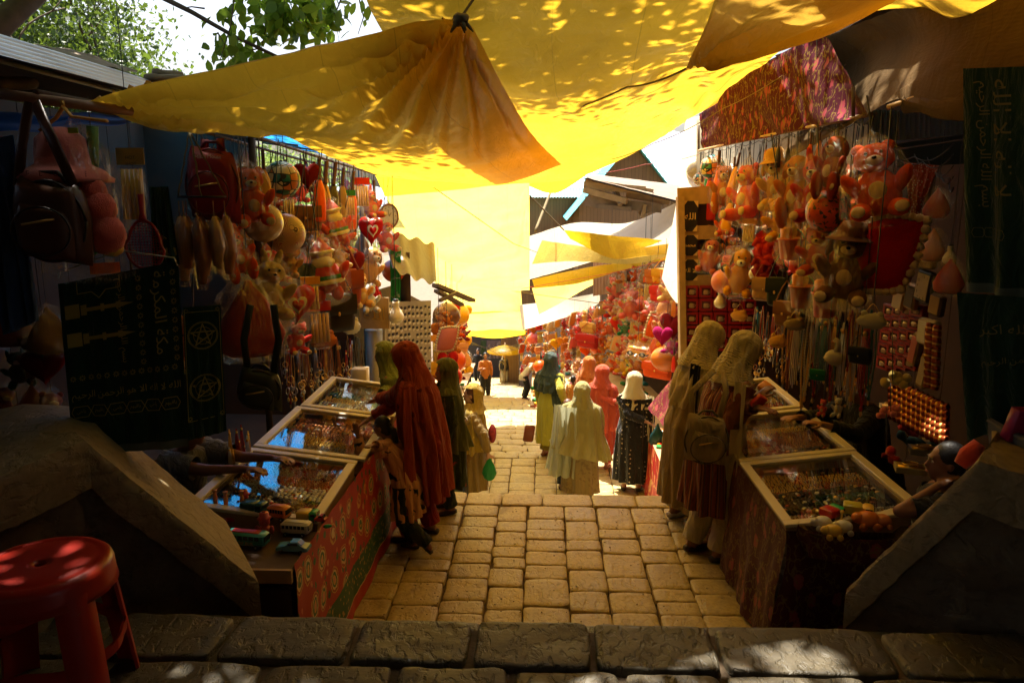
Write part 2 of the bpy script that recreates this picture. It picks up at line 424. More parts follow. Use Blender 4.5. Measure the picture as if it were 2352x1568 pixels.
far('yellow tarpaulin folded double with a frayed triangular end',yellow2,[(1295,528,13.5),(1380,538,12.8),(1470,546,12.2),(1562,556,11.6)],[(1310,548,13.5),(1400,592,12.6),(1480,588,12.0),(1562,578,11.4)],sag=.02,seed=14)
far('yellow triangular tarpaulin pegged by one orange corner',yellow3,[(1245,552,15.5),(1340,566,14),(1450,580,12.6),(1545,584,11.6)],[(1222,606,15.5),(1320,600,14),(1440,606,12.8),(1545,588,11.6)],sag=.02,seed=17)
far('long yellow tarpaulin edge sweeping up to the toy stall roof',yellow2,[(1222,642,16.5),(1330,618,15),(1440,602,13.4),(1562,582,11.6)],[(1228,662,16.5),(1330,650,15),(1440,618,13.6),(1562,588,11.7)],sag=.02,seed=19)
far('pale yellow sheet hanging in a slanted tail',yellow3,[(1222,662,18),(1300,640,17),(1380,622,16),(1440,612,15)],[(1238,722,18.5),(1280,700,18),(1350,660,17),(1440,616,15)],sag=.02,seed=22)
far('dull beige canvas slung under the rusty roof',creamt,[(1192,700,21),(1260,692,20),(1320,682,18.6),(1378,672,17)],[(1200,758,21.5),(1262,740,20.5),(1320,722,19),(1378,696,17.2)],sag=.04,seed=25)
far('pale tarpaulin with orange torn edge before the distant roofs',yellow3,[(1000,640,20),(1080,640,21),(1160,655,21),(1196,664,21)],[(1030,722,23),(1100,720,23),(1160,716,23),(1200,716,22)],sag=.01,seed=28)
far('pale yellow tarpaulin patched with ochre over the far stalls',yellow3,[(1040,702,23),(1100,700,23),(1140,704,23),(1200,700,23)],[(1066,762,25),(1105,760,25),(1140,756,25),(1204,760,25)],sag=.01,seed=33)
far('lowest bright yellow tarpaulin strip over the distant shoppers',yellow2,[(1066,752,25),(1105,750,25),(1150,756,25),(1206,758,25)],[(1076,770,26),(1110,775,26),(1150,776,26),(1206,768,26)],sag=.03,seed=36)
line([at(995,430,9.2),at(1180,560,12),at(1235,580,14)],.006,label='thin cord crossing in front of the pale yellow curtain',cat='cord')
line([at(1217,450,10.5),at(1295,528,13.5)],.012,label='taut brown cord holding up the frayed triangular tarpaulin',cat='cord')
line([at(1180,666,17),at(1400,628,14),at(1560,590,11)],.006,mat=simple('red_cord',(.6,.05,.03),.6),label='thin red cord strung from the curtain to the toy stall',cat='cord')
line([at(1175,668,17),at(1400,700,13.5),at(1560,740,10.6)],.007,label='slack twine crossing in front of the hanging plush toys',cat='cord')
line([at(1340,402,9.6),at(1480,378,9.8),at(1605,355,9.6)],.004,mat=simple('red_cord',(.6,.05,.03),.6),sag=.02,label='looped red string under the roofline gap',cat='string')
# ---------------- ground and paving ----------------
def stone_mat(name,c1,c2,pit=.6,rough=.75,sc=1.0,spec=.4):
    t=NT(name)
    big=t.noise(2.2*sc,5); fine=t.noise(38*sc,5); 
    c=t.mix(t.ramp(big,[(.3,0),(.7,1)]),c1,c2)
    c=t.mix(t.ramp(fine,[(.45,0),(.75,.5)]),c,tuple(x*.55 for x in c1))
    c=t.mix(t.ramp(t.noise(6*sc,6,dist=.8),[(.55,0),(.72,.45)]),c,(.12,.075,.035))
    pits=t.ramp(t.noise(26*sc,4,vec=t.oc((1,.55,1)),dist=.5),[(.34,0),(.5,1)])
    h=t.math('ADD',t.math('MULTIPLY',pits,.8),t.math('MULTIPLY',fine,.35))
    rr=t.ramp(big,[(.3,rough-.18),(.7,rough)])
    return t.fin(t.pbr(c,rr,0,t.bump(h,pit,.006/sc**.5),Specular_IOR_Level=spec))
pave_m=stone_mat('worn_limestone',(.40,.30,.115),(.52,.40,.17),.75,.62)
slab_m=stone_mat('chiselled_granite',(.060,.048,.028),(.11,.088,.052),1.0,.6,1.3)
mortar=simple('dirt_joint',(.10,.065,.035),.95,var=.4,vs=14,bs=.6,bscale=60)
cement=stone_mat('rough_cement',(.19,.135,.06),(.42,.31,.155),1.0,.85,.7)
rubble=stone_mat('rubble_masonry',(.10,.072,.04),(.20,.15,.085),1.0,.9,.6)
rnd=random.Random(5)
def stone(mb,x0,x1,y0,y1,z,n=7,rad=.03,gap=.005,amp=.0035,th=.06,seed=0,side=False):
    x0+=gap*rnd.uniform(.5,1.4);x1-=gap*rnd.uniform(.5,1.4);y0+=gap*rnd.uniform(.5,1.3);y1-=gap*rnd.uniform(.5,1.3)
    tz=rnd.uniform(-.004,.004); tx=rnd.uniform(-.012,.012); ty=rnd.uniform(-.012,.012)
    cx,cy=(x0+x1)/2,(y0+y1)/2; hx,hy=(x1-x0)/2,(y1-y0)/2
    ts=[-1,-.955]+[-.955+1.91*i/(n-2) for i in range(1,n-2)]+[.955,1] if n>4 else [-1,-.9,0,.9,1]
    k=len(ts); vs=[]; e=9.0
    for b in ts:
        for a in ts:
            # superellipse corners
            r=(abs(a)**e+abs(b)**e)**(1/e); m=max(abs(a),abs(b),1e-6); q=m/r if r>0 else 1
            q=1-(1-q)*.75
            x=cx+a*hx*q; y=cy+b*hy*q
            j=.007*nz(x*7+seed,y*7,seed) if m>.8 else 0
            x+=j; y+=.007*nz(x*7,y*7+9,seed) if m>.8 else 0
            edge=max(0,(m-.93)/.07); zz=z+tz+tx*(x-cx)+ty*(y-cy)-.006*edge**2+amp*fbm(x*9,y*9,seed,3)
            vs.append((x,y,zz))
    fs=[(j*k+i,j*k+i+1,(j+1)*k+i+1,(j+1)*k+i) for j in range(k-1) for i in range(k-1)]
    rim=[i for i in range(k)]+[j*k+k-1 for j in range(1,k)]+[(k-1)*k+i for i in range(k-2,-1,-1)]+[j*k for j in range(k-2,0,-1)]
    b=len(vs); vs+=[(vs[i][0],vs[i][1],z-th) for i in rim]; m_=len(rim)
    fs+=[(rim[(i+1)%m_],rim[i],b+i,b+(i+1)%m_) for i in range(m_)]
    mb.add(vs,fs)
mb=MB()
xs=[-2.4,-2.05,-1.66,-1.33,-.99,-.67,-.37,-.12,.19,.46,.76,1.04,1.37,1.72,2.1]
for a,b in zip(xs[:-1],xs[1:]):
    y=3.9+rnd.uniform(-.1,.1)
    while y<6.14:
        h=rnd.choice([.17,.2,.22,.26,.3,.36]); y1=y+h
        if y1>6.0: y1=6.15
        sl=rnd.uniform(-.008,.008)
        stone(mb,a+sl,b+sl,y,y1,-1.05,9,seed=y*3+a); y=y1
x=-2.3
while x<2.2:
    x1=x+rnd.uniform(.3,.52); stone(mb,x,x1,6.15,6.42,-1.045,9,th=.12,seed=x); x=x1
paving=struct(mb.build('paving',pave_m))
mb=MB()
def shift(Y): return -.11*max(0,Y-13)
def row(y0,y1,z,x0,x1,n=6,wmin=.26,wmax=.5):
    x=x0+rnd.uniform(-.2,0)
    while x<x1:
        xb=x+rnd.uniform(wmin,wmax); stone(mb,x,xb,y0,y1,z,n,seed=x+y0,th=.1); x=xb
for k in range(7):   # hidden flight between the two landings
    row(6.42+.3*k,6.42+.3*(k+1),-1.05-.1857*(k+1),-2.2,2.2,5)
cols=[-2.1,-1.7,-1.36,-1.05,-.72,-.46,-.1,.2,.6,.98,1.3,1.7,2.2]
for a,b in zip(cols[:-1],cols[1:]):
    y=8.52
    while y<10.9:
        y1=y+rnd.choice([.2,.24,.3,.36]); 
        if y1>10.8: y1=10.95
        stone(mb,a,b,y,y1,-2.35,7,seed=y+a); y=y1
row(10.95,11.2,-2.345,-2.1,2.2,7,.3,.5)
for k in range(44):
    y=11.2+.85*k; z=-2.35-.175*(k+1); s=shift(y)
    if k<14:
        for (ya,yb) in ((y,y+.3),(y+.3,y+.58),(y+.58,y+.85)): row(ya,yb,z,-2.0+s,2.2+s*.6,5)
    else:
        for (ya,yb) in ((y,y+.44),(y+.44,y+.85)): row(ya,yb,z,-2.6+s,2.2+s*.6,5,.4,.7)
struct(mb.build('paving',pave_m))
mb=MB()
# joint bed under the stones (one stepped sheet) and a wide ground sheet
prof=[(-3,-.03),(2.6,-.03),(2.6,-1.085),(6.4,-1.085)]
for k in range(7): prof+= [(6.42+.3*k,-1.09-.1857*(k+1)),(6.42+.3*(k+1)-.02,-1.09-.1857*(k+1))]
prof+=[(11.18,-2.39)]
for k in range(44): prof+=[(11.2+.85*k,-2.39-.175*(k+1)),(11.2+.85*(k+1)-.02,-2.39-.175*(k+1))]
vs=[];fs=[]
for (y,z) in prof: vs+=[(-9+shift(y),y,z),(9+shift(y),y,z)]
for i in range(len(prof)-1): fs.append((2*i,2*i+1,2*i+3,2*i+2))
mb.add(vs,fs); struct(mb.build('path',mortar,smooth=False))
mb=MB()
def gf(u,v):
    x=(u-.5)*1600; y=-40+v*v*1500
    pts=[(-40,-.3),(2.3,-.3),(2.5,-1.3),(6.2,-1.3),(8.4,-2.7),(11,-2.75),(49,-10.7),(1500,-60)]
    for (ya,za),(yb,zb) in zip(pts[:-1],pts[1:]):
        if y<=yb: zz=za+(zb-za)*(y-ya)/(yb-ya); break
    return Vector((x*(.012+.988*v),y,zz))
mb.grid(gf,40,700); struct(mb.build('ground',simple('packed_earth',(.16,.12,.08),.95,var=.3,vs=2)))
# front landing of big chiselled blocks
mb=MB()
def block_row(y0,y1,joints,z=0,n=22,amp=.006):
    for a,b in zip(joints[:-1],joints[1:]): 
        stone(mb,a,b,y0,y1,z,n,gap=.012,amp=amp,th=.17,seed=a*5+y0)
jx=[-2.9,-2.3,-1.62,-.72-.45,-.69,-.25,.19,.64,1.25,1.95,2.7]
block_row(2.335,2.625,jx); block_row(1.95,2.335,[-3,-2.2,-1.5,-.95,-.5,-.1,.28,.62,1.1,1.7,2.4,3]); block_row(1.5,1.95,[-3,-2,-1.1,-.3,.4,1.2,2,3])
block_row(.9,1.5,[-3,-2,-1.1,-.3,.4,1.2,2,3],n=8); block_row(.2,.9,[-3,-2,-1.1,-.3,.4,1.2,2,3],n=8); block_row(-.6,.2,[-3,-2,-1.1,-.3,.4,1.2,2,3],n=8)
for k in range(6):
    for a,b in zip(jx[:-1],jx[1:]): stone(mb,a,b,2.64+.27*k,2.64+.27*(k+1),-.175*(k+1),6,th=.16,seed=k)
struct(mb.build('pavement',slab_m))

# ---------------- wing walls of the stair ----------------
def wing(name,label,pts,low,capw=.2,th=.42,side=1,ext=None):
    """pts: [(x,y,ztop)] along the wall from far low end to peak and back towards the viewer"""
    root=empty(name,(pts[1][0],pts[1][1],0)); tag(root,label,'wall')
    P=[]
    for (a,b) in zip(pts[:-1],pts[1:]):
        for i in range(22): t=i/22; P.append(Vector(a).lerp(Vector(b),t))
    P.append(Vector(pts[-1])); n=len(P)
    # smoothed outward offset
    N=[]
    for i in range(n):
        d=P[min(i+2,n-1)]-P[max(i-2,0)]; d.z=0; d.normalize(); N.append(Vector((-d.y,d.x,0))*side)
    def prof(mb,i,ring):
        p=P[i]; return [p+N[i]*a+Vector((0,0,b))+Vector((.008*nz(i*.4,b*5,a*5),.006*nz(i*.9+5,b*9,a),.009*fbm(i*.6,a*8,b*8,4))) for a,b in ring]
    cap=[(-.03,-capw),(-.032,-capw*.8),(-.03,-capw*.55),(-.031,-capw*.3),(-.029,-.03),(-.018,-.004),(.02,.0),(.09,.003),(.17,.0),(.25,.003),(.33,.0),(th-.02,.002),(th+.012,-.006),(th+.02,-.04),(th+.02,-capw)]
    mb=MB(); vs=[];k=len(cap)
    for i in range(n): vs+=prof(mb,i,cap)
    fs=[(i*k+j,i*k+j+1,(i+1)*k+j+1,(i+1)*k+j) for i in range(n-1) for j in range(k-1)]+[tuple(range(k)),tuple(range((n-1)*k+k-1,(n-1)*k-1,-1))]
    fs+=[(i*k+k-1,i*k,(i+1)*k,(i+1)*k+k-1) for i in range(n-1)]
    mb.add(vs,fs); mb.build('coping',cement,root,auto=.55)
    mb=MB(); 
    def face(u,v,side_off,sgn):
        i=u*(n-1); j=min(int(i),n-2); t=i-j; p=P[j].lerp(P[j+1],t); nn=N[j].lerp(N[j+1],t)
        zt=p.z-capw+.03; z=zt+(low-zt)*v
        s=p.x*.7+p.y; d=noise.voronoi(Vector((s*4.2,z*4.6,side_off*3)))[0]
        h=min(.06,(d[1]-d[0])*.09)+.012*fbm(s*12,z*12,0,4)
        q=p+nn*(side_off)+nn*(-sgn)*h; q.z=z+.01*nz(s*8,z*8,2); return q
    mb.grid(lambda u,v:face(u,v,.03,1),70,50); mb.grid(lambda u,v:face(u,v,th-.03,-1),20,10)
    e=P[0];mb.add([e+N[0]*.03+Vector((0,0,-capw+.02)),e+N[0]*(th-.03)+Vector((0,0,-capw+.02)),Vector((e.x,e.y,low))+N[0]*(th-.03),Vector((e.x,e.y,low))+N[0]*.03],[(0,1,2,3)])
    mb.build('masonry',rubble,root)
    return root
def V(p,z=None): return (p.x,p.y,p.z if z is None else z)
L1=at(592,1332,3.06); L2=at(190,1006,2.72); L3=at(-160,1290,2.2)
wing('parapet_wall','cement coped rubble parapet with a peaked top behind the red stool',[V(L1),V(L2),(L3.x-.05,2.12,.60),(-2.5,1.55,.55)],-1.1,side=-1,th=.75)
R1=at(1952,1345,3.06); R2=at(2250,1052,2.72); R3=at(2420,1180,2.45)
wing('parapet_wall','crumbling pale coping on rubble parapet beside the pull toys basket',[V(R1),V(R2),(R2.x+.5,2.45,R2.z-.12),(2.9,1.9,.45)],-1.1,side=1,th=.5)

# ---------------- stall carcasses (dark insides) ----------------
corr=simple('corrugated_steel',(.33,.38,.37),.42,.7,var=.25,vs=3)
rust=simple('rusty_corrugated_iron',(.20,.10,.06),.7,.3,var=.4,vs=4)
tealroof=simple('teal_painted_roof',(.10,.42,.46),.5,var=.15,vs=.6)
def corrugate(mb,F,nu,nv,waves,amp,along='u'):
    def fn(u,v):
        p=F(u,v); t=(u if along=='u' else v)*waves*2*PI
        return p+corrugate.N*amp*math.sin(t)
    mb.grid(fn,nu,nv)
corrugate.N=Vector((0,0,1))
def quadF(a,b,c,d):
    a,b,c,d=map(Vector,(a,b,c,d)); return lambda u,v:(a*(1-u)+b*u)*(1-v)+(d*(1-u)+c*u)*v
def panel(mb,a,b,c,d,t=.02):
    a,b,c,d=map(Vector,(a,b,c,d)); n=(b-a).cross(d-a).normalized()*t
    mb.add([a,b,c,d,a+n,b+n,c+n,d+n],[(3,2,1,0),(4,5,6,7),(0,1,5,4),(1,2,6,5),(2,3,7,6),(3,0,4,7)])
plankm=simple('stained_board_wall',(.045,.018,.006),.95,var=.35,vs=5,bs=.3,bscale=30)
# left toy stall
r=empty('market_stall',(-3.2,4.5,-1.05)); tag(r,'dim toy stall with its rod of hanging toys behind three glass jewellery cases','stall')
mb=MB(); 
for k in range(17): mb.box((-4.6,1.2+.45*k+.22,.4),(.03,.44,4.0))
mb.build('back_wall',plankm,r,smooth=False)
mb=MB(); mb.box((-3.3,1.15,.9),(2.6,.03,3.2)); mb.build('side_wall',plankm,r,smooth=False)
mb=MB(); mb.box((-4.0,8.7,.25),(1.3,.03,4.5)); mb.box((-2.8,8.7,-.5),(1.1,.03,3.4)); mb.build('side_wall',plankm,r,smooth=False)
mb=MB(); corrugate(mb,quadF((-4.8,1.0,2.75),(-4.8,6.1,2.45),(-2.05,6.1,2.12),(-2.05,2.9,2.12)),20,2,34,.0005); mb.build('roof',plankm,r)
for y in (5.6,8.9):
    mb=MB(); mb.tube([(-2.15,y,-1.1 if y<6 else -2.3),(-2.15,y,2.1)],.028,8); mb.build('post',darkwood,r)
mb=MB(); mb.tube([at(-60,207,3.0),at(60,224,3.0),at(180,240,3.05),at(300,256,3.3)],[.022,.022,.021,.02],10); mb.build('rail',simple('worn_bamboo_pole',(.30,.15,.08),.55,var=.3),r)
rodL=[(-2.0,3.0,2.0),(-2.0,4.9,2.02),(-1.98,6.8,1.93),(-1.95,9.0,1.84)]
mb=MB(); mb.tube(rodL,.013,8); mb.tube([(p[0]-.35,p[1],p[2]+.03) for p in rodL],.012,8)
for y in (3.4,4.2,5.2,6.2,7.2,8.2): mb.tube([(-2.0,y,2.0),(-2.7,y+.1,2.1)],.01,6)
mb.build('hanging_rod',darkwood,r)
mb=MB(); mb.box((-3.2,4.7,-.62),(2.0,3.2,.06)); mb.box((-3.4,7.2,-.9),(2.0,2.0,.06)); mb.build('floor_platform',plankm,r,smooth=False)
mb=MB(); F=coons([(-4.2,6.2,2.5),(-3.4,6.2,2.3),(-2.25,6.3,2.14)],[(-4.4,11.8,2.55),(-3.4,11.8,2.3),(-2.2,11.6,1.98)],[(-4.2,6.2,2.5),(-4.3,9,2.5),(-4.4,11.8,2.55)],[(-2.25,6.3,2.14),(-2.2,9,2.0),(-2.2,11.6,1.98)])
mb.grid(lambda u,v:F(u,v)+Vector((0,0,.04*fbm(u*3,v*5,0,3))),24,30)
tag(centroid_build(mb,'tarpaulin',bluet),'blue tarpaulin roofing the back of the toy stall','tarpaulin')
mb=MB(); F=quadF(at(-40,262,3.3),at(350,262,4.0),at(330,278,4.0),at(-40,310,3.2)); mb.grid(lambda u,v:F(u,v)+Vector((0,.02*math.sin(v*9),.01*math.sin(u*14))),20,6)
tag(centroid_build(mb,'tarpaulin',simple('dull_blue_sheet',(.02,.10,.35),.5)),'rolled blue plastic sheet tucked under the bamboo rail','tarpaulin')
# right stall
r=empty('market_stall',(2.9,5.5,-1.05)); tag(r,'jewellery and plush toy stall under the dark brown canopy','stall')
mb=MB()
for k in range(13): mb.box((3.6,3.2+.5*k+.25,.7),(.03,.49,4.2))
mb.build('back_wall',plankm,r,smooth=False)
for q in (((3.1,3.0,.4),(1.0,.03,4)),((3.05,9.35,-.2),(1.1,.03,4.4))):
    mb=MB(); mb.box(*q); mb.build('side_wall',plankm,r,smooth=False)
mb=MB(); corrugate.N=Vector((0,-1,0)); a=at(1995,252,6.2);b=at(2300,262,5.9);c=at(2300,300,5.9);d=at(1995,330,6.2)
corrugate(mb,quadF(a,b,c,d),160,1,26,.012); mb.build('corrugated_panel',corr,r)
mb=MB(); panel(mb,at(2052,332,6.15),at(2300,296,5.85),at(2300,306,5.85),at(2052,342,6.15)); panel(mb,at(2060,345,6.1),at(2300,310,5.8),at(2300,372,5.8),at(2060,385,6.1),.1); mb.build('shutter_box',simple('dark_green_steel',(.045,.06,.05),.45,.4),r,smooth=False,)
mb=MB(); panel(mb,(2.15,2.4,2.8),(4.3,2.4,2.8),(4.3,9.6,2.75),(2.15,9.6,2.75)); mb.build('roof',plankm,r,smooth=False)  # hidden above the canopy, extended to stop light leaking into the stall
rodR=[at(1605,346,9.4),at(1760,312,6.9),at(1880,288,5.6),at(2000,262,4.75)]
mb=MB(); mb.tube(rodR,.014,8); mb.build('hanging_rod',wood,r)
for q in (([at(1605,288,9.4),at(1605,346,9.4)],.012),([at(1960,268,4.9),at(1960,200,4.9)],.012)):
    mb=MB(); mb.tube(q[0],q[1],8); mb.build('post',darkwood,r)
mb=MB(); n=60
pts=[]
for i in range(n):
    t=i/(n-1)*(len(rodR)-1); k=min(int(t),len(rodR)-2); p=Vector(rodR[k]).lerp(Vector(rodR[k+1]),t-k); pts.append(p+Vector((.02*math.sin(i*2.1),0,-.03-.025*(i%2))))
mb.tube(pts,.003,5); mb.build('wire_lattice',wire_m,r)
mb=MB(); mb.box((2.95,5.0,-.75),(1.3,3.0,.06)); mb.box((2.9,7.6,-.95),(1.2,2.2,.05)); mb.build('floor_platform',plankm,r,smooth=False)
mb=MB(); mb.tube([at(2040,246,4.4),at(2205,190,4.0),at(2420,110,3.6)],.014,8); 
tag(centroid_build(mb,'pole',wood),'slanting bamboo pole under the dark brown canopy','pole')
# cream cloth behind the hanging toys
o,_=sheet('curtain',creamt,[(1600,275,9.9),(1750,260,9.0),(1900,270,8.2),(2010,290,7.6)],[(1600,470,9.9),(1750,500,9.0),(1900,500,8.2),(2010,560,7.6)],[(1600,275,9.9),(1600,470,9.9)],[(2010,290,7.6),(2010,560,7.6)],20,20,.03); tag(o,'cream cloth screening the back of the hanging toy rod','curtain')
o,_=sheet('curtain',creamt,[(1575,270,9.9),(1600,268,9.95),(1640,262,10)],[(1520,640,10.4),(1560,700,10.4),(1640,700,10.4)],[(1575,270,9.9),(1556,450,10.1),(1520,640,10.4)],[(1640,262,10),(1640,450,10.1),(1640,700,10.4)],14,40,.03); tag(o,'cream curtain falling beside the calligraphy shelf','curtain')

# floral fabric
def floral(name,base,petal,vine,scale=7,spec=.3,rough=.6,trans=.1):
    t=NT(name); v=t.oc((scale,scale,scale*.62))
    w=t.mix(.16,v,t.n('TexNoise',i_Scale=2.2,i_Vector=v).outputs['Color'],'ADD')
    d=t.vor(1.0,w); d2=t.vor(3.3,w,feat='DISTANCE_TO_EDGE')
    pet=t.ramp(t.math('ADD',d,t.math('MULTIPLY',t.noise(6,3,vec=w),.28)),[(.40,1),(.44,0)])
    line_=t.ramp(t.math('ABSOLUTE',t.math('SUBTRACT',t.noise(1.6,2,vec=w),.5)),[(.012,1),(.03,0)])
    spk=t.ramp(t.vor(5.5,w),[(.16,1),(.2,0)])
    c=t.mix(t.noise(2,3,vec=v),base,tuple(x*.6 for x in base))
    c=t.mix(t.math('MULTIPLY',pet,.85),c,petal); c=t.mix(t.math('MULTIPLY',line_,.8),c,vine); c=t.mix(t.math('MULTIPLY',spk,.6),c,vine)
    sh=t.pbr(c,rough,0,t.bump(t.noise(120,3),.15,.002),Specular_IOR_Level=spec)
    if trans: x=t.n('BsdfTranslucent'); t.set(x.inputs[0],c); sh=t.mixsh(trans,sh,x.outputs[0])
    MATS[name]=t.fin(sh); return MATS[name]
purple=floral('maroon_floral_fabric',(.085,.012,.03),(.34,.06,.09),(.20,.15,.03),9,rough=.85,spec=.05,trans=0)
mb=MB(); F=coons(S([(1606,262,9.4),(1700,180,7.6),(1800,120,6.4),(1893,80,5.6)]),S([(1612,346,9.3),(1760,316,6.8),(1880,290,5.5),(2000,262,4.7)]),S([(1606,262,9.4),(1612,346,9.3)]),S([(1893,80,5.6),(1940,150,5.2),(2000,262,4.7)]))
mb.grid(lambda u,v:F(u,v)+Vector((.03*math.sin(u*23)*v+.02*fbm(u*6,v*3),.02*math.sin(u*31)*v,0)),90,24)
tag(centroid_build(mb,'floral_cloth',purple),'maroon floral cloth stretched above the rod of plush toys','cloth')
# ---------------- display cases ----------------
gems=[brass,steel,simple('black_bead',(.015,.015,.018),.15,var=.1),simple('red_bead',(.45,.03,.02),.25),simple('teal_bead',(.04,.16,.15),.2),simple('pearl_bead',(.7,.62,.48),.25),simple('copper_bead',(.5,.18,.07),.3,.6),simple('cream_card',(.62,.52,.36),.7)]
def case(label,loc,rz,w,l,tilt,bands,seed=0,cheap=False):
    R_=random.Random(seed); root=empty('display_case'); tag(root,label,'display case','glass topped jewellery cases')
    fw=.058
    mb=MB()
    for (x0,x1,y0,y1) in ((0,w,0,fw),(0,w,l-fw,l),(0,fw,fw,l-fw),(w-fw,w,fw,l-fw)):
        mb.box(((x0+x1)/2,(y0+y1)/2,0),(x1-x0-.001,y1-y0-.001,.022),bev=.004)
    mb.build('frame',cream,root,auto=.6)
    mb=MB(); t=.014
    for (c,d) in (((w/2,.02,-.055),(w-.04,t,.088)),((w/2,l-.02,-.055),(w-.04,t,.088)),((.02,l/2,-.055),(t,l-.06,.088)),((w-.02,l/2,-.055),(t,l-.06,.088)),((w/2,l/2,-.105),(w-.02,l-.02,.012))): mb.box(c,d)
    for (x0,x1,y0,y1) in ((fw,w-fw,fw,fw+.008),(fw,w-fw,l-fw-.008,l-fw),(fw,fw+.008,fw+.01,l-fw-.01),(w-fw-.008,w-fw,fw+.01,l-fw-.01)): mb.box(((x0+x1)/2,(y0+y1)/2,-.02),(x1-x0,y1-y0,.02))
    mb.build('box',wood,root,smooth=False)
    mb=MB(); mb.box((w/2,l/2,-.0085),(w-2*fw+.02,l-2*fw+.02,.003)); mb.build('glass_lid',GLASS,root,smooth=False)
    mb=MB(); mb.box((w/2,l/2,-.092),(w-.06,l-.06,.01)); mb.build('tray_lining',simple('dark_velvet',(.035,.022,.015),.9),root,smooth=False)
    mb=MB(); x0,x1,y0,y1=fw+.02,w-fw-.02,fw+.02,l-fw-.02; z=-.076
    y=y0
    nb=len(bands)
    while y<y1:
        f=(y-y0)/(y1-y0); kinds=bands[min(int(f*nb+R_.uniform(-.08,.08)),nb-1)] if 0<=f<1 else bands[-1]
        if isinstance(kinds,tuple): kinds=[kinds]
        pitch=.03; x=x0
        kd=kinds[0]; pitch=.034 if kd[0] in('disc',) else .021
        seg=0
        while x<x1:
            k=kinds[int((x-x0)/(x1-x0)*len(kinds))] if len(kinds)>1 else kinds[0]
            typ,mi=k; mb.mi=mi if R_.random()>.14 else R_.choice([0,1,6,3,5])
            jx,jy=R_.uniform(-.004,.004),R_.uniform(-.004,.004)
            if typ=='rod': mb.ell((x+jx,y+jy,z+.006),(.005,.0135,.006),Euler((R_.uniform(-.2,.2),0,R_.uniform(-.3,.3))),5,4); x+=.0145
            elif typ=='disc': mb.ell((x+jx,y+jy,z+.008),(.0155,.0155,.006),Euler((R_.uniform(-.5,.5),R_.uniform(-.5,.5),0)),9,4); x+=.028
            elif typ=='ring':
                a=Euler((R_.uniform(.9,1.5),0,R_.uniform(-.5,.5))).to_matrix(); c=Vector((x+jx,y+jy,z+.01))
                mb.tube([c+a@Vector((.011*math.cos(q*PI/4),.011*math.sin(q*PI/4),0)) for q in range(9)],.0022,4,False); mb.ell(c+a@Vector((0,.012,0)),.0055,None,5,4); x+=.024
            elif typ=='bead': mb.ell((x+jx,y+jy,z+.006),R_.uniform(.005,.009),None,6,4); x+=.015
            elif typ=='card':
                mb.mi=7; mb.box((x+.008,y,z),(.034,.026,.002),R_.uniform(-.1,.1)); mb.mi=mi; mb.ell((x,y,z+.006),.005,None,5,4); mb.ell((x+.016,y,z+.006),.005,None,5,4); x+=.04
        y+= {'rod':.03,'disc':.027,'ring':.026,'bead':.017,'card':.031}[kd[0]]
    j=mb.build('jewellery',gems,root); j['kind']='stuff'
    root.location=loc; root.rotation_euler=(0,tilt,rz); return root
G,Sv,K,Rd,T,Pl,Cu=0,1,2,3,4,5,6
# right stall: x grows away from the lane
case('jewellery case nearest the pull toys basket, with gold rods and black discs',(1.34,3.92,-.185),0.0,.78,.99,-math.radians(7),[[('card',K),('bead',Sv),('bead',Pl)],[('card',Cu),('card',T),('bead',Sv)],('disc',K),[('disc',K),('disc',T)],('disc',K),[('rod',G),('rod',Cu)],('rod',G),[('rod',G),('rod',K)]],1)
case('middle jewellery case of orange and gold rings under the seller\'s hands',(1.35,4.93,-.185),0.0,.78,1.02,-math.radians(7),[[('bead',T),('card',Rd)],('disc',K),[('card',Rd),('rod',Cu)],('rod',Cu),[('rod',G),('rod',Cu)],('rod',G),('ring',Sv)],2)
case('jewellery case with silver pieces beside the red packets, beyond the praying-hands rack' if 0 else 'jewellery case of silver pieces beneath the bangle rack and striped kurta shopper',(1.36,6.0,-.185),0.0,.78,1.0,-math.radians(7),[('disc',K),[('rod',T),('rod',Rd)],('bead',G),('ring',G),('bead',Sv)],3)
# left stall: mirrored, built from its lane edge inwards
case('glass case mirroring the blue tarpaulin, beside the toy bus tray',(-2.0,3.86,-.10),0.02,.76,.98,math.radians(7),[[('ring',Sv),('bead',Sv)],('disc',K),[('ring',Sv),('disc',Sv)],('bead',Cu),('ring',Sv)],4)
case('glass case of orange and gold rings under the little girl\'s hands',(-2.0,4.87,-.10),0.02,.78,1.0,math.radians(7),[[('ring',Sv),('rod',Sv)],('ring',Sv),[('rod',G),('ring',G)],[('rod',G),('rod',Cu)],('rod',Cu),('disc',Cu),('ring',Cu)],5)
case('glass case with blue boxes and bracelets beside the woman in red',(-2.0,5.90,-.10),0.02,.78,1.0,math.radians(7),[('disc',K),('disc',Sv),[('rod',G),('bead',Sv)],[('disc',T),('ring',Sv)],('ring',Sv)],6)
def legsup(name,x0,x1,y0,y1,zt,zb,parentlabel):
    r=empty('trestle_table',((x0+x1)/2,(y0+y1)/2,zb)); tag(r,parentlabel,'table')
    mb=MB(); mb.box(((x0+x1)/2,(y0+y1)/2,zt-.02),(x1-x0,y1-y0,.03)); mb.build('top',darkwood,r,smooth=False)
    for x in (x0+.06,x1-.06):
        for y in (y0+.08,y1-.08):
            mb=MB(); mb.box((x,y,(zt-.036+zb)/2),(.06,.06,zt-.036-zb)); mb.build('leg',darkwood,r,smooth=False)
legsup('t',1.42,2.1,3.95,6.95,-.34,-1.045,'rough table under the three cream framed jewellery cases of the plush stall')
legsup('t',-1.95,-1.3,3.9,6.85,-.32,-1.045,'rough table hidden behind the red paisley cloth')
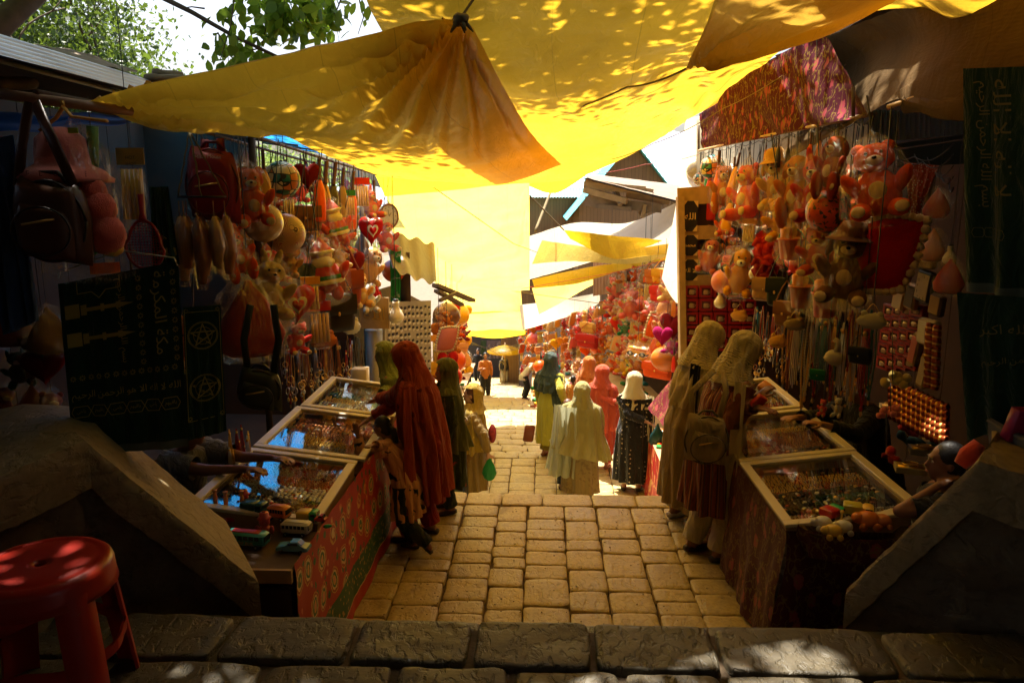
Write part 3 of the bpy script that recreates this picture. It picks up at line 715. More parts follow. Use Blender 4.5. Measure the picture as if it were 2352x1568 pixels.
# ---- table skirts ----
mb=MB(); top=-.215
def skirt(x,y0,y1,zt,zb,am,fr,seed=0,flare=.05,face=1):
    def fn(u,v):
        y=y0+(y1-y0)*u; k=v**.8
        return Vector((x-face*(flare*k+am*k*(math.sin(y*fr+seed)+.6*math.sin(y*fr*2.3+1))+.012*fbm(y*4,v*3,seed)),y,zt+(zb-zt)*v+.006*math.sin(y*9)*v))
    return fn
mb.grid(skirt(1.35,3.93,6.95,top,-1.03,.016,13),120,24)
# near end gathered round the corner
def endcl(u,v):
    x=1.35+.62*u; k=v
    return Vector((x-.06*k*(1-u)+.02*math.sin(v*7+u*5),3.93-.05*k*math.sin(u*9+.6)-.03*k-.05*math.sin(u*PI)*k,top-.05*u*0+(-1.03-top)*v*(1-.05*u)))
mb.grid(lambda u,v:endcl(u,v) ,30,24)
tag(centroid_build(mb,'table_cloth',floral('maroon_floral_skirt',(.10,.02,.025),(.36,.08,.07),(.20,.15,.04),10,rough=.55,trans=.05)),'maroon floral cloth skirting the jewellery table down to the paving','tablecloth')
def paisley():
    t=NT('red_paisley_oilcloth'); v=t.oc((1,1,1))
    sx=t.sep(v); yy=t.math('MULTIPLY',sx[1],5.2); zz=t.math('MULTIPLY',sx[2],4.6)
    cb=t.n('CombineXYZ'); t.set(cb.inputs[0],yy); t.set(cb.inputs[1],zz)
    w=t.mix(.22,cb.outputs[0],t.n('TexNoise',i_Scale=1.7,i_Vector=cb.outputs[0]).outputs['Color'],'ADD')
    d=t.vor(1.0,w,rnd=.45); d2=t.math('ADD',d,t.math('MULTIPLY',t.noise(7,3,vec=w),.13))
    rings=t.ramp(d2,[(0,(.75,.30,.22)),(.14,(.75,.45,.12)),(.20,(.05,.16,.06)),(.27,(.80,.62,.30)),(.33,(.42,.07,.03)),(.38,(.70,.40,.10)),(.42,(.5,.03,.02))],'CONSTANT')
    leaf=t.ramp(t.math('ADD',t.vor(2.6,w),t.math('MULTIPLY',t.noise(9,2,vec=w),.25)),[(.40,1),(.43,0)],'LINEAR')
    sec=t.ramp(t.math('ADD',t.vor(1.9,w),t.math('MULTIPLY',t.noise(11,2,vec=w),.2)),[(0,(.75,.5,.2)),(.22,(.7,.2,.12)),(.30,(.5,.03,.02))],'CONSTANT')
    c=t.mix(t.ramp(d2,[(.42,0),(.44,1)]),rings,t.mix(leaf,sec,(.05,.17,.07)))
    # printed border: green band with gold hooks, cream line, plain red hem
    h=sx[2]
    g=t.mix(t.ramp(t.vor(5.0,w),[(.25,1),(.3,0)]),(.03,.13,.05),(.62,.42,.10))
    c=t.mix(t.math('LESS_THAN',h,.30),c,g); c=t.mix(t.math('LESS_THAN',h,.105),c,(.7,.5,.3)); c=t.mix(t.math('LESS_THAN',h,.095),c,(.5,.02,.015))
    return t.fin(t.pbr(c,.42,0,t.bump(t.noise(60,3),.1,.002),Specular_IOR_Level=.5))
pais=paisley()
mb=MB(); 
def ls(u,v):
    y=3.42+(6.9-3.42)*u; x=-1.235+.05*u
    return Vector((x+.03*v+.010*v*math.sin(y*11)+.008*fbm(y*5,v*3,4),y,-.205+(-.24 if u<.12 else 0)*0-.83*v))
mb.grid(ls,110,20)
tag(centroid_build(mb,'table_cloth',pais),'glossy red paisley cloth with green border on the toy table','tablecloth')
# ---- far right counter with red cloth ----
def counter(x0,x1,y0,y1,zt,zb,clothm,label,face='x'):
    r=empty('market_counter',((x0+x1)/2,(y0+y1)/2,zb)); tag(r,label,'counter')
    mb=MB(); mb.box(((x0+x1)/2,(y0+y1)/2,zt),(x1-x0,y1-y0,.03)); mb.build('top',wood,r,smooth=False)
    mb=MB(); am=.02
    L=[(x0,y1),(x0,y0),(x1,y0)]
    def fn(u,v):
        s=u*2; a,b=(L[0],L[1]) if s<1 else (L[1],L[2]); t=s if s<1 else s-1
        x=a[0]+(b[0]-a[0])*t; y=a[1]+(b[1]-a[1])*t; q=am*v*math.sin((x+y)*22)
        return Vector((x-.005-(q if s<1 else 0)-.03*v,y-(q if s>=1 else 0)-.01,zt+.018-(zt-zb)*v*.97))
    mb.grid(fn,60,8); mb.build('cloth',clothm,r); return r
redcl=floral('red_bold_cloth',(.45,.02,.015),(.55,.06,.04),(.65,.35,.1),4,rough=.45,trans=0)
# ---------------- vegetation ----------------
def leafmat(name,c1,c2,tr=.35):
    t=NT(name); r=t.n('NewGeometry').outputs['Random Per Island']
    c=t.mix(r,c1,c2); d=t.pbr(c,.5,0,None,Specular_IOR_Level=.35); x=t.n('BsdfTranslucent'); t.set(x.inputs[0],t.mix(.5,c,(.35,.5,.04)))
    return t.fin(t.mixsh(tr,d,x.outputs[0]))
def leaves(name,mat,centres,size,parent,seed=0,droop=.3,shape=1):
    """centres: array n x 3; one folded pointed leaf each"""
    R=np.random.default_rng(seed); n=len(centres); c=np.asarray(centres,float)
    d=R.normal(size=(n,3)); d[:,2]-=droop*1.5; d/=np.linalg.norm(d,axis=1)[:,None]
    q=R.normal(size=(n,3)); q[:,2]+=.8; s=np.cross(d,q); s/=np.linalg.norm(s,axis=1)[:,None]; nn=np.cross(s,d)
    L=size*R.uniform(.55,1.25,n)[:,None]; W=L*.27
    prof=[(0,0,0),(.3,.85,.06),(.62,1,.08),(.85,.55,.04),(1,0,-.05),(.85,-.55,.04),(.62,-1,.08),(.3,-.85,.06)] if shape else [(0,0,0),(.45,1,.05),(1,0,-.05),(.45,-1,.05)]
    k=len(prof); V_=np.empty((n,k,3))
    for i,(a,b,h) in enumerate(prof): V_[:,i]=c+d*L*a+s*W*b+nn*L*h
    me=bpy.data.meshes.new(name); me.vertices.add(n*k); me.vertices.foreach_set('co',(V_.reshape(-1,3)-np.array(wl(parent))).ravel())
    me.loops.add(n*k); me.loops.foreach_set('vertex_index',np.arange(n*k)); me.polygons.add(n); me.polygons.foreach_set('loop_start',np.arange(n)*k); me.polygons.foreach_set('loop_total',np.full(n,k))
    me.materials.append(mat); me.update(); me.validate()
    o=bpy.data.objects.new(name,me); COL.objects.link(o); o.parent=parent; return o
bark=simple('bark',(.12,.085,.06),.9,var=.35,vs=10,bs=.5,bscale=30)
def branchy(mb,p,d,r,L,depth,R_,tips,up=.15):
    pts=[p];q=Vector(p);dd=Vector(d).normalized()
    n=5
    for i in range(n):
        dd=(dd+Vector((R_.uniform(-.22,.22),R_.uniform(-.22,.22),R_.uniform(-.15,.2)*1+up*.3))).normalized(); q=q+dd*L/n; pts.append(q.copy())
        if depth<=1: tips.append((q.copy(),L*.5))
    mb.tube(pts,[r*(1-.5*i/n) for i in range(n+1)],7 if r>.03 else 4)
    if depth>0:
        for k in range(R_.randint(2,3)+ (1 if depth>2 else 0)):
            i=R_.randint(2,n); branchy(mb,pts[i],dd+Vector((R_.uniform(-.9,.9),R_.uniform(-.9,.9),R_.uniform(-.3,.6))),r*.5,L*.68,depth-1,R_,tips,up)
def tree(label,base,h,spread,nleaf,lsize,mat,seed=0,depth=4,group=None,name='tree',clump=.5,droop=.3,shape=1):
    R_=random.Random(seed); root=empty(name,base); tag(root,label,'tree',group)
    mb=MB(); tips=[]; b=Vector(base)
    pts=[b+Vector((.12*nz(i,seed),.12*nz(i,seed+4),h*.45*i/5)) for i in range(6)]
    mb.tube(pts,[h*.035*(1-.4*i/5) for i in range(6)],10)
    for k in range(6):
        a=k*PI/3+R_.uniform(-.4,.4); p=pts[3+k%3]; branchy(mb,p,(math.cos(a)*spread,math.sin(a)*spread,.75),h*.016,h*.30,depth-1,R_,tips)
    mb.build('trunk',bark,root)
    rg=np.random.default_rng(seed); T_=np.array([list(t[0]) for t in tips]); i=rg.integers(0,len(T_),nleaf)
    C=T_[i]+rg.normal(size=(nleaf,3))*clump*np.array([1,1,.7])
    o=leaves('crown',mat,C,lsize,root,seed,droop,shape); return root
lm_dark=leafmat('dark_foliage',(.018,.05,.02),(.05,.10,.025),.25)
lm_mid=leafmat('grey_green_foliage',(.12,.18,.09),(.22,.30,.15),.45)
lm_wal=leafmat('walnut_foliage',(.05,.13,.015),(.14,.28,.03),.55)
tree('dark dense tree rising over the corrugated shed roof',(-12.0,15.5,-2.5),9.6,.85,60000,.15,lm_dark,3,5,clump=.55,shape=0)
tree('pale grey green tree behind the shed between the dark tree and walnut branch',(-8.9,19,-3.5),6.3,.75,52000,.12,lm_mid,8,5,clump=.5,shape=0)
tree('small bushy tree half hidden beyond the mustard tarpaulin edge',(-6.5,17,-3.5),5.6,.75,34000,.11,lm_mid,12,5,clump=.45,shape=0)
# walnut tree arching over the tarpaulins: trunk stands behind the left shed
wr=empty('walnut_tree',(-5.6,6.6,-1.4)); tag(wr,'walnut tree whose leafy boughs hang over the yellow tarpaulins','tree')
R_=random.Random(4); mb=MB(); tips=[]
tp=[Vector(p) for p in ((-5.6,6.6,-1.4),(-5.5,6.5,.5),(-5.3,6.4,2.4),(-4.8,6.3,4.0),(-4.0,6.0,5.2))]
mb.tube(tp,[.28,.25,.22,.19,.15],12)
boughs=[[tp[3],(-3.2,4.9,5.3),(-2.2,5.3,6.0),(-1.2,5.4,6.3),(-.2,5.6,6.4)],[tp[3],(-3.6,5.4,5.0),(-2.2,4.8,5.6),(-.6,4.6,6.0),(1.2,4.6,6.1),(3.0,4.4,6.0)],[tp[4],(-2.6,6.6,5.9),(-.8,7.2,6.4),(1.0,7.6,6.6),(2.8,8.0,6.5)],[tp[3],(-3.8,5.0,4.6),(-2.6,3.6,5.0),(-1.0,2.4,5.4),(.8,1.4,5.6),(2.4,.6,5.6)],[tp[4],(-3.4,4.0,6.0),(-2.4,1.6,6.4),(-1.4,-.6,6.4),(0,-2.4,6.2)],[tp[2],(-4.6,7.6,3.8),(-3.6,9,4.6),(-2.2,10,5.0)]]
for bq in boughs:
    P_=[Vector(p) for p in bq]; mb.tube(P_,[.13*(1-.75*i/(len(P_)-1)) for i in range(len(P_))],8)
    for i in range(1,len(P_)):
        for k in range(3):
            p=P_[i-1].lerp(P_[i],R_.random()); branchy(mb,p,(R_.uniform(-1,1),R_.uniform(-1,1),R_.uniform(-.3,.4)),.03,1.1,2,R_,tips,0)
mb.build('trunk',bark,wr)
rg=np.random.default_rng(5); T_=np.array([list(t[0]) for t in tips]); n=34000; i=rg.integers(0,len(T_),n)
C0=T_[i]+rg.normal(size=(n,3))*np.array([.46,.46,.22])
keep=[]
for p in C0:
    # thin the crown where the sunlit end of the wide sheet glows
    pr=.98 if p[1]<7.0 else max(.08,.98-(p[1]-7.0)*.4)
    if p[0]>0.3 and p[1]>5.2: pr*=.42
    keep.append(rg.random()<pr)
C1=C0[np.array(keep)]
def shown(p):
    d=Vector(p)-CAM; z=d.dot(FW); return z>0 and -120<1176+CF*d.dot(RT)/z<900 and 784-CF*d.dot(UP)/z>-30
C1=np.array([p for p in C1 if not shown(p)])
# sprays that hang into view in the gap over the shed
tw=MB(); sp=[]
def twig(pts,r,nl,seed,spread=.06):
    q=random.Random(seed); P_=[Vector(p) for p in pts]; tw.tube(P_,[r*(1-.6*i/(len(P_)-1)) for i in range(len(P_))],5)
    for k in range(nl):
        t=q.random()**.7*(len(P_)-1); i=min(int(t),len(P_)-2); p=P_[i].lerp(P_[i+1],t-i); sp.append((p.x+q.gauss(0,spread),p.y+q.gauss(0,spread),p.z+q.gauss(0,spread)))
twig([at(355,-14,5.0),at(440,28,5.0),at(540,85,5.0),at(640,132,5.0),at(700,150,5.1)],.018,0,1)
twig([at(470,20,5.0),at(440,16,5.0),at(415,20,5.0)],.006,0,2)
for k,(a,b,c,nl) in enumerate([((540,-20),(530,60),(505,140),38),((640,-20),(612,60),(596,130),60),((560,-20),(555,30),(560,70),22),((620,-20),(640,30),(665,70),60),((690,-20),(700,30),(690,90),80),((740,-20),(738,30),(742,75),80),((790,-20),(775,20),(750,60),50),((600,-20),(590,20),(600,60),50),((820,-20),(835,40),(822,80),5),((500,75),(520,110),(560,150),45),((600,110),(560,120),(520,130),30),((655,-20),(652,10),(650,40),60),((720,-20),(715,15),(720,40),60)]):
    Y=4.9+.12*k%.9+4*0; Y=4.8+(k*.37)%1.0
    twig([at(*a,Y),at(*b,Y),at(*c,Y)],.006,int(nl*.72),10+k,.055)
tw.build('twig',bark,wr)
leaves('crown',lm_wal,np.vstack([C1]),.16,wr,6)
leaves('leaf_spray',lm_wal,np.array(sp),.105,wr,7,.7)
# second tree, out of view, added to keep the stair top shaded
tree('unseen spreading tree added behind the viewer to shade the stair top',(3.8,-3.2,-.2),8.6,1.3,9000,.2,lm_wal,31,4,clump=.6)

# ---------------- surrounding buildings ----------------
def house(name,label,x0,x1,y0,y1,zb,zt,wallm,roofm,ridge=1.2,wins=(),group=None,eave=.4,axis='x'):
    r=empty(name,((x0+x1)/2,(y0+y1)/2,zb)); tag(r,label,'house',group)
    mb=MB(); mb.box(((x0+x1)/2,(y0+y1)/2,(zb+zt)/2),(x1-x0,y1-y0,zt-zb))
    if axis=='x':
        ym=(y0+y1)/2
        for x in (x0+.02,x1-.02): mb.add([(x,y0,zt),(x,y1,zt),(x,ym,zt+ridge-.05)],[(0,1,2)])
    else:
        xm=(x0+x1)/2
        for y in (y0,y1): mb.add([(x0,y,zt),(x1,y,zt),(xm,y,zt+ridge-.05)],[(0,1,2)])
    mb.build('wall',wallm,r,smooth=False)
    mb=MB(); e=eave
    if axis=='x':
        ym=(y0+y1)/2
        for s in (y0-e,y1+e):
            zz=zt-e*ridge/((y1-y0)/2); nw=int((x1-x0)/.12)
            corrugate.N=Vector((0,0,1)); corrugate(mb,quadF((x0-e,s,zz),(x1+e,s,zz),(x1+e,ym,zt+ridge),(x0-e,ym,zt+ridge)),nw*4,2,nw,.02)
    else:
        xm=(x0+x1)/2
        for s in (x0-e,x1+e):
            zz=zt-e*ridge/((x1-x0)/2); nw=int((y1-y0)/.12)
            corrugate.N=Vector((0,0,1)); corrugate(mb,quadF((s,y0-e,zz),(s,y1+e,zz),(xm,y1+e,zt+ridge),(xm,y0-e,zt+ridge)),nw*4,2,nw,.02)
    mb.build('roof',roofm,r)
    for (wx,wz,ww,wh) in wins:
        mb=MB(); 
        for (c,d) in (((wx-ww/2,y0-.02,wz),(.08,.06,wh+.08)),((wx+ww/2,y0-.02,wz),(.08,.06,wh+.08)),((wx,y0-.02,wz-wh/2),(ww-.08,.055,.08)),((wx,y0-.02,wz+wh/2),(ww-.08,.055,.08)),((wx,y0-.02,wz),(.05,.05,wh-.08))): mb.box(c,d)
        f=mb.build('window',darkwood,r,smooth=False); mb=MB(); mb.box((wx,y0-.003,wz),(ww-.06,.012,wh-.06)); mb.build('pane',simple('window_pane',(.05,.06,.07),.1,var=.05),f,smooth=False)
    return r
def boardwall(name,c1,c2,w=6):
    t=NT(name); s=t.sep(t.oc()); q=t.math('ADD',s[0],s[1]); f=t.math('FRACT',t.math('MULTIPLY',q,w)); idx=t.math('FLOOR',t.math('MULTIPLY',q,w))
    wn=t.n('TexWhiteNoise'); wn.noise_dimensions='1D'; t.set(wn.inputs['W'],idx)
    c=t.mix(wn.outputs['Value'],c1,c2); c=t.mix(t.math('LESS_THAN',f,.08),c,(.03,.02,.012)); c=t.mix(t.noise(4,5,vec=t.oc((6,6,.6))),c,tuple(x*.7 for x in c1))
    return t.fin(t.pbr(c,.8,0,t.bump(f,.3,.01)))
bw=boardwall('warm_board_wall',(.34,.20,.09),(.26,.15,.07),7)
z0=at(1390,500,40).z
def X(u,Y): return at(u,500,Y).x
house('wooden_house','board walled house with a long teal metal roof past the plank roof',X(1150,36),X(1490,36),36,42,-11,at(1300,434,36).z,bw,tealroof,1.9,eave=.6)
house('wooden_house','board gable house with teal eaves behind the frayed tarpaulins',X(1330,30),X(1565,30),30,36,-9,at(1400,470,30).z,bw,tealroof,2.4,axis='y',eave=.5)
house('wooden_house','teal roofed house under the lavender mountain',X(1430,50),X(1700,50),50,60,-13,at(1500,430,50).z,bw,tealroof,2.4,eave=.8)
house('brick_house','dark house with two glazed windows glimpsed under far tarpaulins',X(1085,44),X(1200,44),44,50,-14,at(1100,690,44).z+.2,simple('dark_brick',(.12,.06,.05),.9,var=.3),tealroof,.6,wins=[(X(1112,44),at(1112,707,44).z,1.0,.7),(X(1128,44),at(1128,707,44).z,.9,.7)])
house('plaster_house','plain plastered house added beyond the toy stall to block light',-12,-5.6,13,22,-5,-.2,simple('aged_plaster',(.13,.085,.045),.85,var=.2),tealroof,1.6)  # house added to block light beyond the toy stall
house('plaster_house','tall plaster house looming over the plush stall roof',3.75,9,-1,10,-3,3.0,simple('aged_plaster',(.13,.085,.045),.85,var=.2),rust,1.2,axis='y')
house('shade_building','unseen stone building added behind the viewer to keep the stair top dark',-7,6,-9,-4.2,-.3,5.5,simple('dark_stone',(.18,.16,.13),.9,var=.3),rust,1.2)  # building out of view, added so the near steps stay dark
# weathered shed roof over the near toy stall
r=empty('shed_roof',at(60,150,3.8)); tag(r,'grey corrugated shed roof with a curled board and driftwood lying on it','roof')
mb=MB(); a=at(-90,52,3.5);b=at(352,188,4.9);c=at(288,220,4.2);d=at(-90,122,3.1)
corrugate.N=(b-a).cross(d-a).normalized(); corrugate(mb,quadF(a,b,c,d),4,90,7,.016,'v'); mb.build('corrugated_sheet',simple('galvanised_sheet',(.55,.60,.60),.38,.6,var=.3,vs=3),r)
mb=MB(); F=coons(S([(66,112,4.6),(150,118,4.7),(240,145,4.8),(318,172,4.9)]),S([(95,116,4.3),(170,140,4.4),(240,162,4.5),(312,174,4.7)]),S([(66,112,4.6),(95,116,4.3)]),S([(318,172,4.9),(312,174,4.7)]))
mb.grid(lambda u,v:F(u,v)+Vector((0,0,.015*nz(u*6,v*5)+.02)),24,6); mb.grid(lambda u,v:F(u,v)+Vector((0,0,.015*nz(u*6,v*5)-.01)),24,6); mb.build('curled_board',greywood,r)
for (a,b,rr) in (((335,178,4.8),(425,182,5.0),.05),((350,168,5.0),(420,176,5.1),.06),((-20,190,3.6),(75,192,3.8),.06)):
    mb=MB(); a=at(*a);b=at(*b); mb.tube([a.lerp(b,i/6)+Vector((0,.01*nz(i,2),.02*nz(i,1))) for i in range(7)],[rr*(.7+.4*abs(nz(i*1.3,rr*9))) for i in range(7)],8,flat=.6); mb.build('driftwood',greywood,r)
r=None
# heaped plank roof (right of the far curtain)
r=empty('plank_roof',at(1400,455,13.5)); tag(r,'jutting roof of stacked weathered planks above the far stalls','roof')
mb=MB(); F=quadF(at(1335,405,13.2),at(1560,462,12.5),at(1562,425,15.5),at(1375,402,15.5)); mb.grid(lambda u,v:F(u,v)+Vector((0,0,.01*nz(u*9,v*3))),14,6); mb.grid(lambda u,v:F(u,v)+Vector((0,0,-.03+.01*nz(u*9,v*3))),14,6); mb.build('roof_sheet',greywood,r)
for (a,b,w,h) in (((1342,425),(1482,437),.1,.13),((1342,436),(1440,462),.12,.1),((1344,462),(1520,478),.09,.16),((1440,447),(1540,462),.1,.12),((1345,415),(1500,440),.1,.08),((1410,425),(1425,470),.07,.07),((1470,492),(1540,455),.08,.08),((1352,472),(1450,480),.07,.07)):
    mb=MB(); mb.bar(at(*a,13.3),at(*b,13.0),w,h); mb.build('plank',wood if w>.09 else greywood,r,smooth=False)
for (a,b) in (((1475,500,13),(1482,470,13)),):
    mb=MB(); mb.bar(at(*a),at(*b),.06,.06); mb.build('strut',wood,r,smooth=False)
line([at(1230,530,14),at(1265,440,15.5)],.03,label='thick grey rope slanting up beside the pale curtain')
# rusty panel above the plush shelf
mb=MB(); corrugate.N=Vector((0,-1,0)); corrugate(mb,quadF(at(1362,602,15.8),at(1440,588,14),at(1440,668,14),at(1362,680,15.8)),80,1,10,.02)
tag(centroid_build(mb,'corrugated_panel',rust),'rusty corrugated panel over the plush toy counter down the lane','panel')
mb=MB(); corrugate.N=Vector((0,0,1)); corrugate(mb,quadF(at(1040,690,20),at(1380,660,19),at(1380,668,17.5),at(1290,676,18)),4,2,2,.02); 
# brown awning over the earring board
mb=MB(); F=coons(S([(880,535,9.8),(940,545,10.2),(998,562,11)]),S([(902,618,9.0),(955,640,9.4),(1003,652,10.2)]),S([(880,535,9.8),(902,618,9.0)]),S([(998,562,11),(1003,652,10.2)]))
mb.grid(lambda u,v:F(u,v)+Vector((0,0,.03*math.sin(u*22))),50,10)
tag(centroid_build(mb,'awning',tarp('dull_brown_awning',(.26,.15,.03),.35,dirt_shade=.4)),'dull brown rippled awning above the earring board','awning')
mb=MB(); mb.bar(at(1000,655,12),at(1085,690,13.6),.12,.06); mb.bar(at(1003,668,12),at(1060,700,13),.1,.05); mb.bar(at(1010,690,12),at(1050,672,12.6),.06,.05)
tag(centroid_build(mb,'broken_eave',darkwood,smooth=False),'dark broken wooden eave jutting over the heart cushions','eave')
# mountain
mb=MB(); 
def mt(u,v):
    x=-700+1900*u; h=210*max(0,1-abs(u-.62)*1.6)+60*fbm(u*5,1,0,5); return Vector((x,1300+v*300,-60+max(0,h)*math.sin(v*PI/2)+8*nz(u*30,v*9)))
mb.grid(mt,90,10); struct(mb.build('mountain',simple('hazy_slope',(.30,.34,.42),1,var=.1,vs=.01)))
# paving walls of lane: retaining backs of the far rows
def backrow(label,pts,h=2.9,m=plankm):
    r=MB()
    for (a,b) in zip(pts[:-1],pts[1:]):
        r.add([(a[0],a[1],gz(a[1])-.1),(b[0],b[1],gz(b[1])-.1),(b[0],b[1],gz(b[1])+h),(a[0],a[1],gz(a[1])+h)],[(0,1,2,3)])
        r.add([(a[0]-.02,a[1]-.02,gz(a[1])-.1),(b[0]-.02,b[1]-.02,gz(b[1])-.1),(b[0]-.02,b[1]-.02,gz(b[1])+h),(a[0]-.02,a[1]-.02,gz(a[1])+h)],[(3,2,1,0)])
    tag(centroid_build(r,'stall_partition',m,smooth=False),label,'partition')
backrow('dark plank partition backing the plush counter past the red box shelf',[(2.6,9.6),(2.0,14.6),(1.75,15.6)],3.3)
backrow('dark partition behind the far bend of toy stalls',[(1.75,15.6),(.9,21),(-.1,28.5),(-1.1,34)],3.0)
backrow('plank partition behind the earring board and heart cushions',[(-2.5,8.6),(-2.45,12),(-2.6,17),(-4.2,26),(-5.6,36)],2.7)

mb=MB(); mb.grid(lambda u,v:Vector((-6.5+12.5*u,-4.1+7.1*v,3.2+.25*math.sin(u*PI)*-1+.06*fbm(u*4,v*4))),30,20)  # sheet out of view, added to keep skylight off the near slabs
tag(centroid_build(mb,'canopy',brown1),'unseen brown canopy added above the viewer to darken the stair top','canopy')

# litter and grit in the joints
mb=MB(); q=random.Random(44)
for i in range(900):
    y=q.uniform(4.3,10.8); x=q.uniform(-1.5,1.6)
    if 6.4<y<8.6: continue
    z=gz(y)+.004; a=q.uniform(.004,.011); mb.box((x,y,z),(a,a*q.uniform(.5,1.5),.004),q.uniform(0,3))
tag(mb.build('grit',simple('pale_grit',(.35,.28,.16),.9,var=.4),smooth=False),None,None,None,'stuff')
# ---------------- hanging goods: one prototype of each kind, unit height, hook at the origin, front towards -Y ----------------
creamp=simple('cream_plush',(.66,.48,.24),.98,sheen=.05,bs=1,bscale=150,spec=.1)
whitep=simple('white_plush',(.72,.66,.48),.95,sheen=.05,bs=.5,bscale=150)
redp=simple('red_plush',(.50,.015,.012),.9,sheen=.3,bs=.6,bscale=150)
eye_m=simple('glossy_black_eye',(.008,.006,.005),.12,var=0)
PROTO={}
def fz(mb,c,r,rot=None,nu=12,nv=9,b=.10,seed=0,fr=5): mb.ell(c,r,rot,nu,nv,b,seed,fr)
def part(mb,name,m,parent,tinted=False,**k):
    o=mb.build(name,m,parent,**k)
    if tinted: o['tint']=1
    return o
def bagshape(root,w,h,top=0,seed=0,d=.8,n=22,low=1.0):
    mb=MB(); pr=[(.012,top+.05),(.010,top+.01),(.02,top-.02),(w*.22,top-.10*h),(w*.40,top-.24*h),(w*.5,top-.42*h),(w*.54,top-.62*h),(w*.53,top-.82*h),(w*.46,top-.97*h),(w*.30*low,top-1.02*h),(.01,top-1.01*h)]
    C=[];vs=[]
    for k,(r,z) in enumerate(pr):
        for i in range(n):
            t=2*PI*i/n; q=r*(1+.10*math.sin(i*2.6+k*.4+seed)*(1 if k>2 else .4)+.16*nz(math.cos(t)*3+seed,math.sin(t)*3,k*.9)); vs.append((q*math.cos(t),q*math.sin(t)*d,z+.02*nz(i*.7,k,seed)))
    fs=[(j*n+i,j*n+(i+1)%n,(j+1)*n+(i+1)%n,(j+1)*n+i) for j in range(len(pr)-1) for i in range(n)]
    mb.add(vs,fs); part(mb,'plastic_bag',WRAP,root)
def p_bear(bag=True,ears='round',hat=None,seed=0,muz=True,far=False,long=False):
    r=empty('plush_'+('rabbit' if ears=='long' else 'bear')); t0=-.12 if bag else -.02
    nu,nv=(9,6) if far else (14,10)
    hz=t0-.17
    mb=MB(); fz(mb,(0,0,hz-.35),(.19,.16,.24),None,nu,nv,.1,seed)
    for s in (-1,1):
        fz(mb,(s*.20,-.07,hz-.26),(.065,.075,.16),Euler((.5,s*.5,0)),nu-2,nv-2,.1,seed+1)
        fz(mb,(s*.15,-.14,hz-.54),(.085,.17 if not long else .09,.09 if not long else .2),Euler((.15,0,s*.25)),nu-2,nv-2,.1,seed+2)
    part(mb,'body',plush_m,r,True)
    mb=MB(); fz(mb,(0,-.02,hz),(.165,.15,.15),None,nu,nv,.08,seed+3); hd=part(mb,'head',plush_m,r,True)
    if not far:
        for s in (-1,1):
            mb=MB()
            if ears=='long': fz(mb,(s*.08,0,hz+.19),(.045,.03,.13),Euler((0,s*.25,0)),8,8,.05)
            elif ears=='flop': fz(mb,(s*.17,-.02,hz-.02),(.04,.07,.12),Euler((0,-s*.3,0)),8,8,.05)
            else: fz(mb,(s*.12,0,hz+.11),(.06,.035,.06),None,8,8,.05)
            part(mb,'ear',plush_m,hd,True)
        if muz:
            mb=MB(); fz(mb,(0,-.145,hz-.04),(.075,.06,.055),None,10,8,.03); part(mb,'muzzle',creamp,hd)
        mb=MB(); mb.ell((0,-.205,hz-.02),(.022,.015,.017),None,7,5); part(mb,'nose',eye_m,hd)
        for s in (-1,1): mb=MB(); mb.ell((s*.06,-.155,hz+.035),(.017,.012,.02),None,6,5); part(mb,'eye',eye_m,hd)
        for s in (-1,1): mb=MB(); mb.ell((s*.17,-.30 if not long else -.2,hz-.55),(.06,.025,.06),None,8,5); part(mb,'paw_pad',creamp,r)
        mb=MB(); mb.ell((0,-.145,hz-.34),(.075,.03,.09),None,10,7); part(mb,'belly',creamp,r)
    else:
        mb=MB(); 
        for s in (-1,1): fz(mb,(s*.12,0,hz+.11),(.055,.035,.055) if ears!='long' else (.04,.03,.12),None,7,5)
        part(mb,'ear',plush_m,r,True)
        mb=MB(); mb.ell((0,-.15,hz-.04),(.075,.05,.055),None,7,5); part(mb,'muzzle',creamp,r)
    if hat=='brim':
        mb=MB(); mb.lathe([(.01,hz+.26),(.10,hz+.25),(.14,hz+.18),(.15,hz+.10),(.24,hz+.06),(.25,hz+.05),(.16,hz+.07)],n=18,wob=.08); part(mb,'hat',plush_m,r,True)
    if bag: bagshape(r,.56,.98,0,seed,n=14 if far else 24)
    return r
def p_dog(seed=0):
    r=empty('plush_dog'); mb=MB(); fz(mb,(0,0,-.62),(.20,.17,.27),seed=seed)
    for s in (-1,1): fz(mb,(s*.17,-.1,-.84),(.08,.13,.08)); fz(mb,(s*.2,-.06,-.55),(.06,.06,.15),Euler((.3,s*.4,0)))
    part(mb,'body',plush_m,r,True)
    mb=MB(); fz(mb,(0,-.02,-.27),(.17,.16,.16)); hd=part(mb,'head',plush_m,r,True)
    for s in (-1,1): mb=MB(); fz(mb,(s*.17,-.02,-.30),(.035,.07,.13),Euler((0,-s*.25,0)),8,7); part(mb,'ear',simple('brown_plush',(.16,.06,.02),.95,sheen=.3),hd)
    mb=MB(); fz(mb,(0,-.17,-.31),(.08,.08,.06)); part(mb,'muzzle',whitep,hd)
    mb=MB(); mb.ell((0,-.25,-.29),.022,None,7,5); part(mb,'nose',eye_m,hd)
    for s in (-1,1): mb=MB(); mb.ell((s*.06,-.165,-.22),.018,None,6,5); part(mb,'eye',eye_m,hd)
    bagshape(r,.55,.98,0,seed); return r
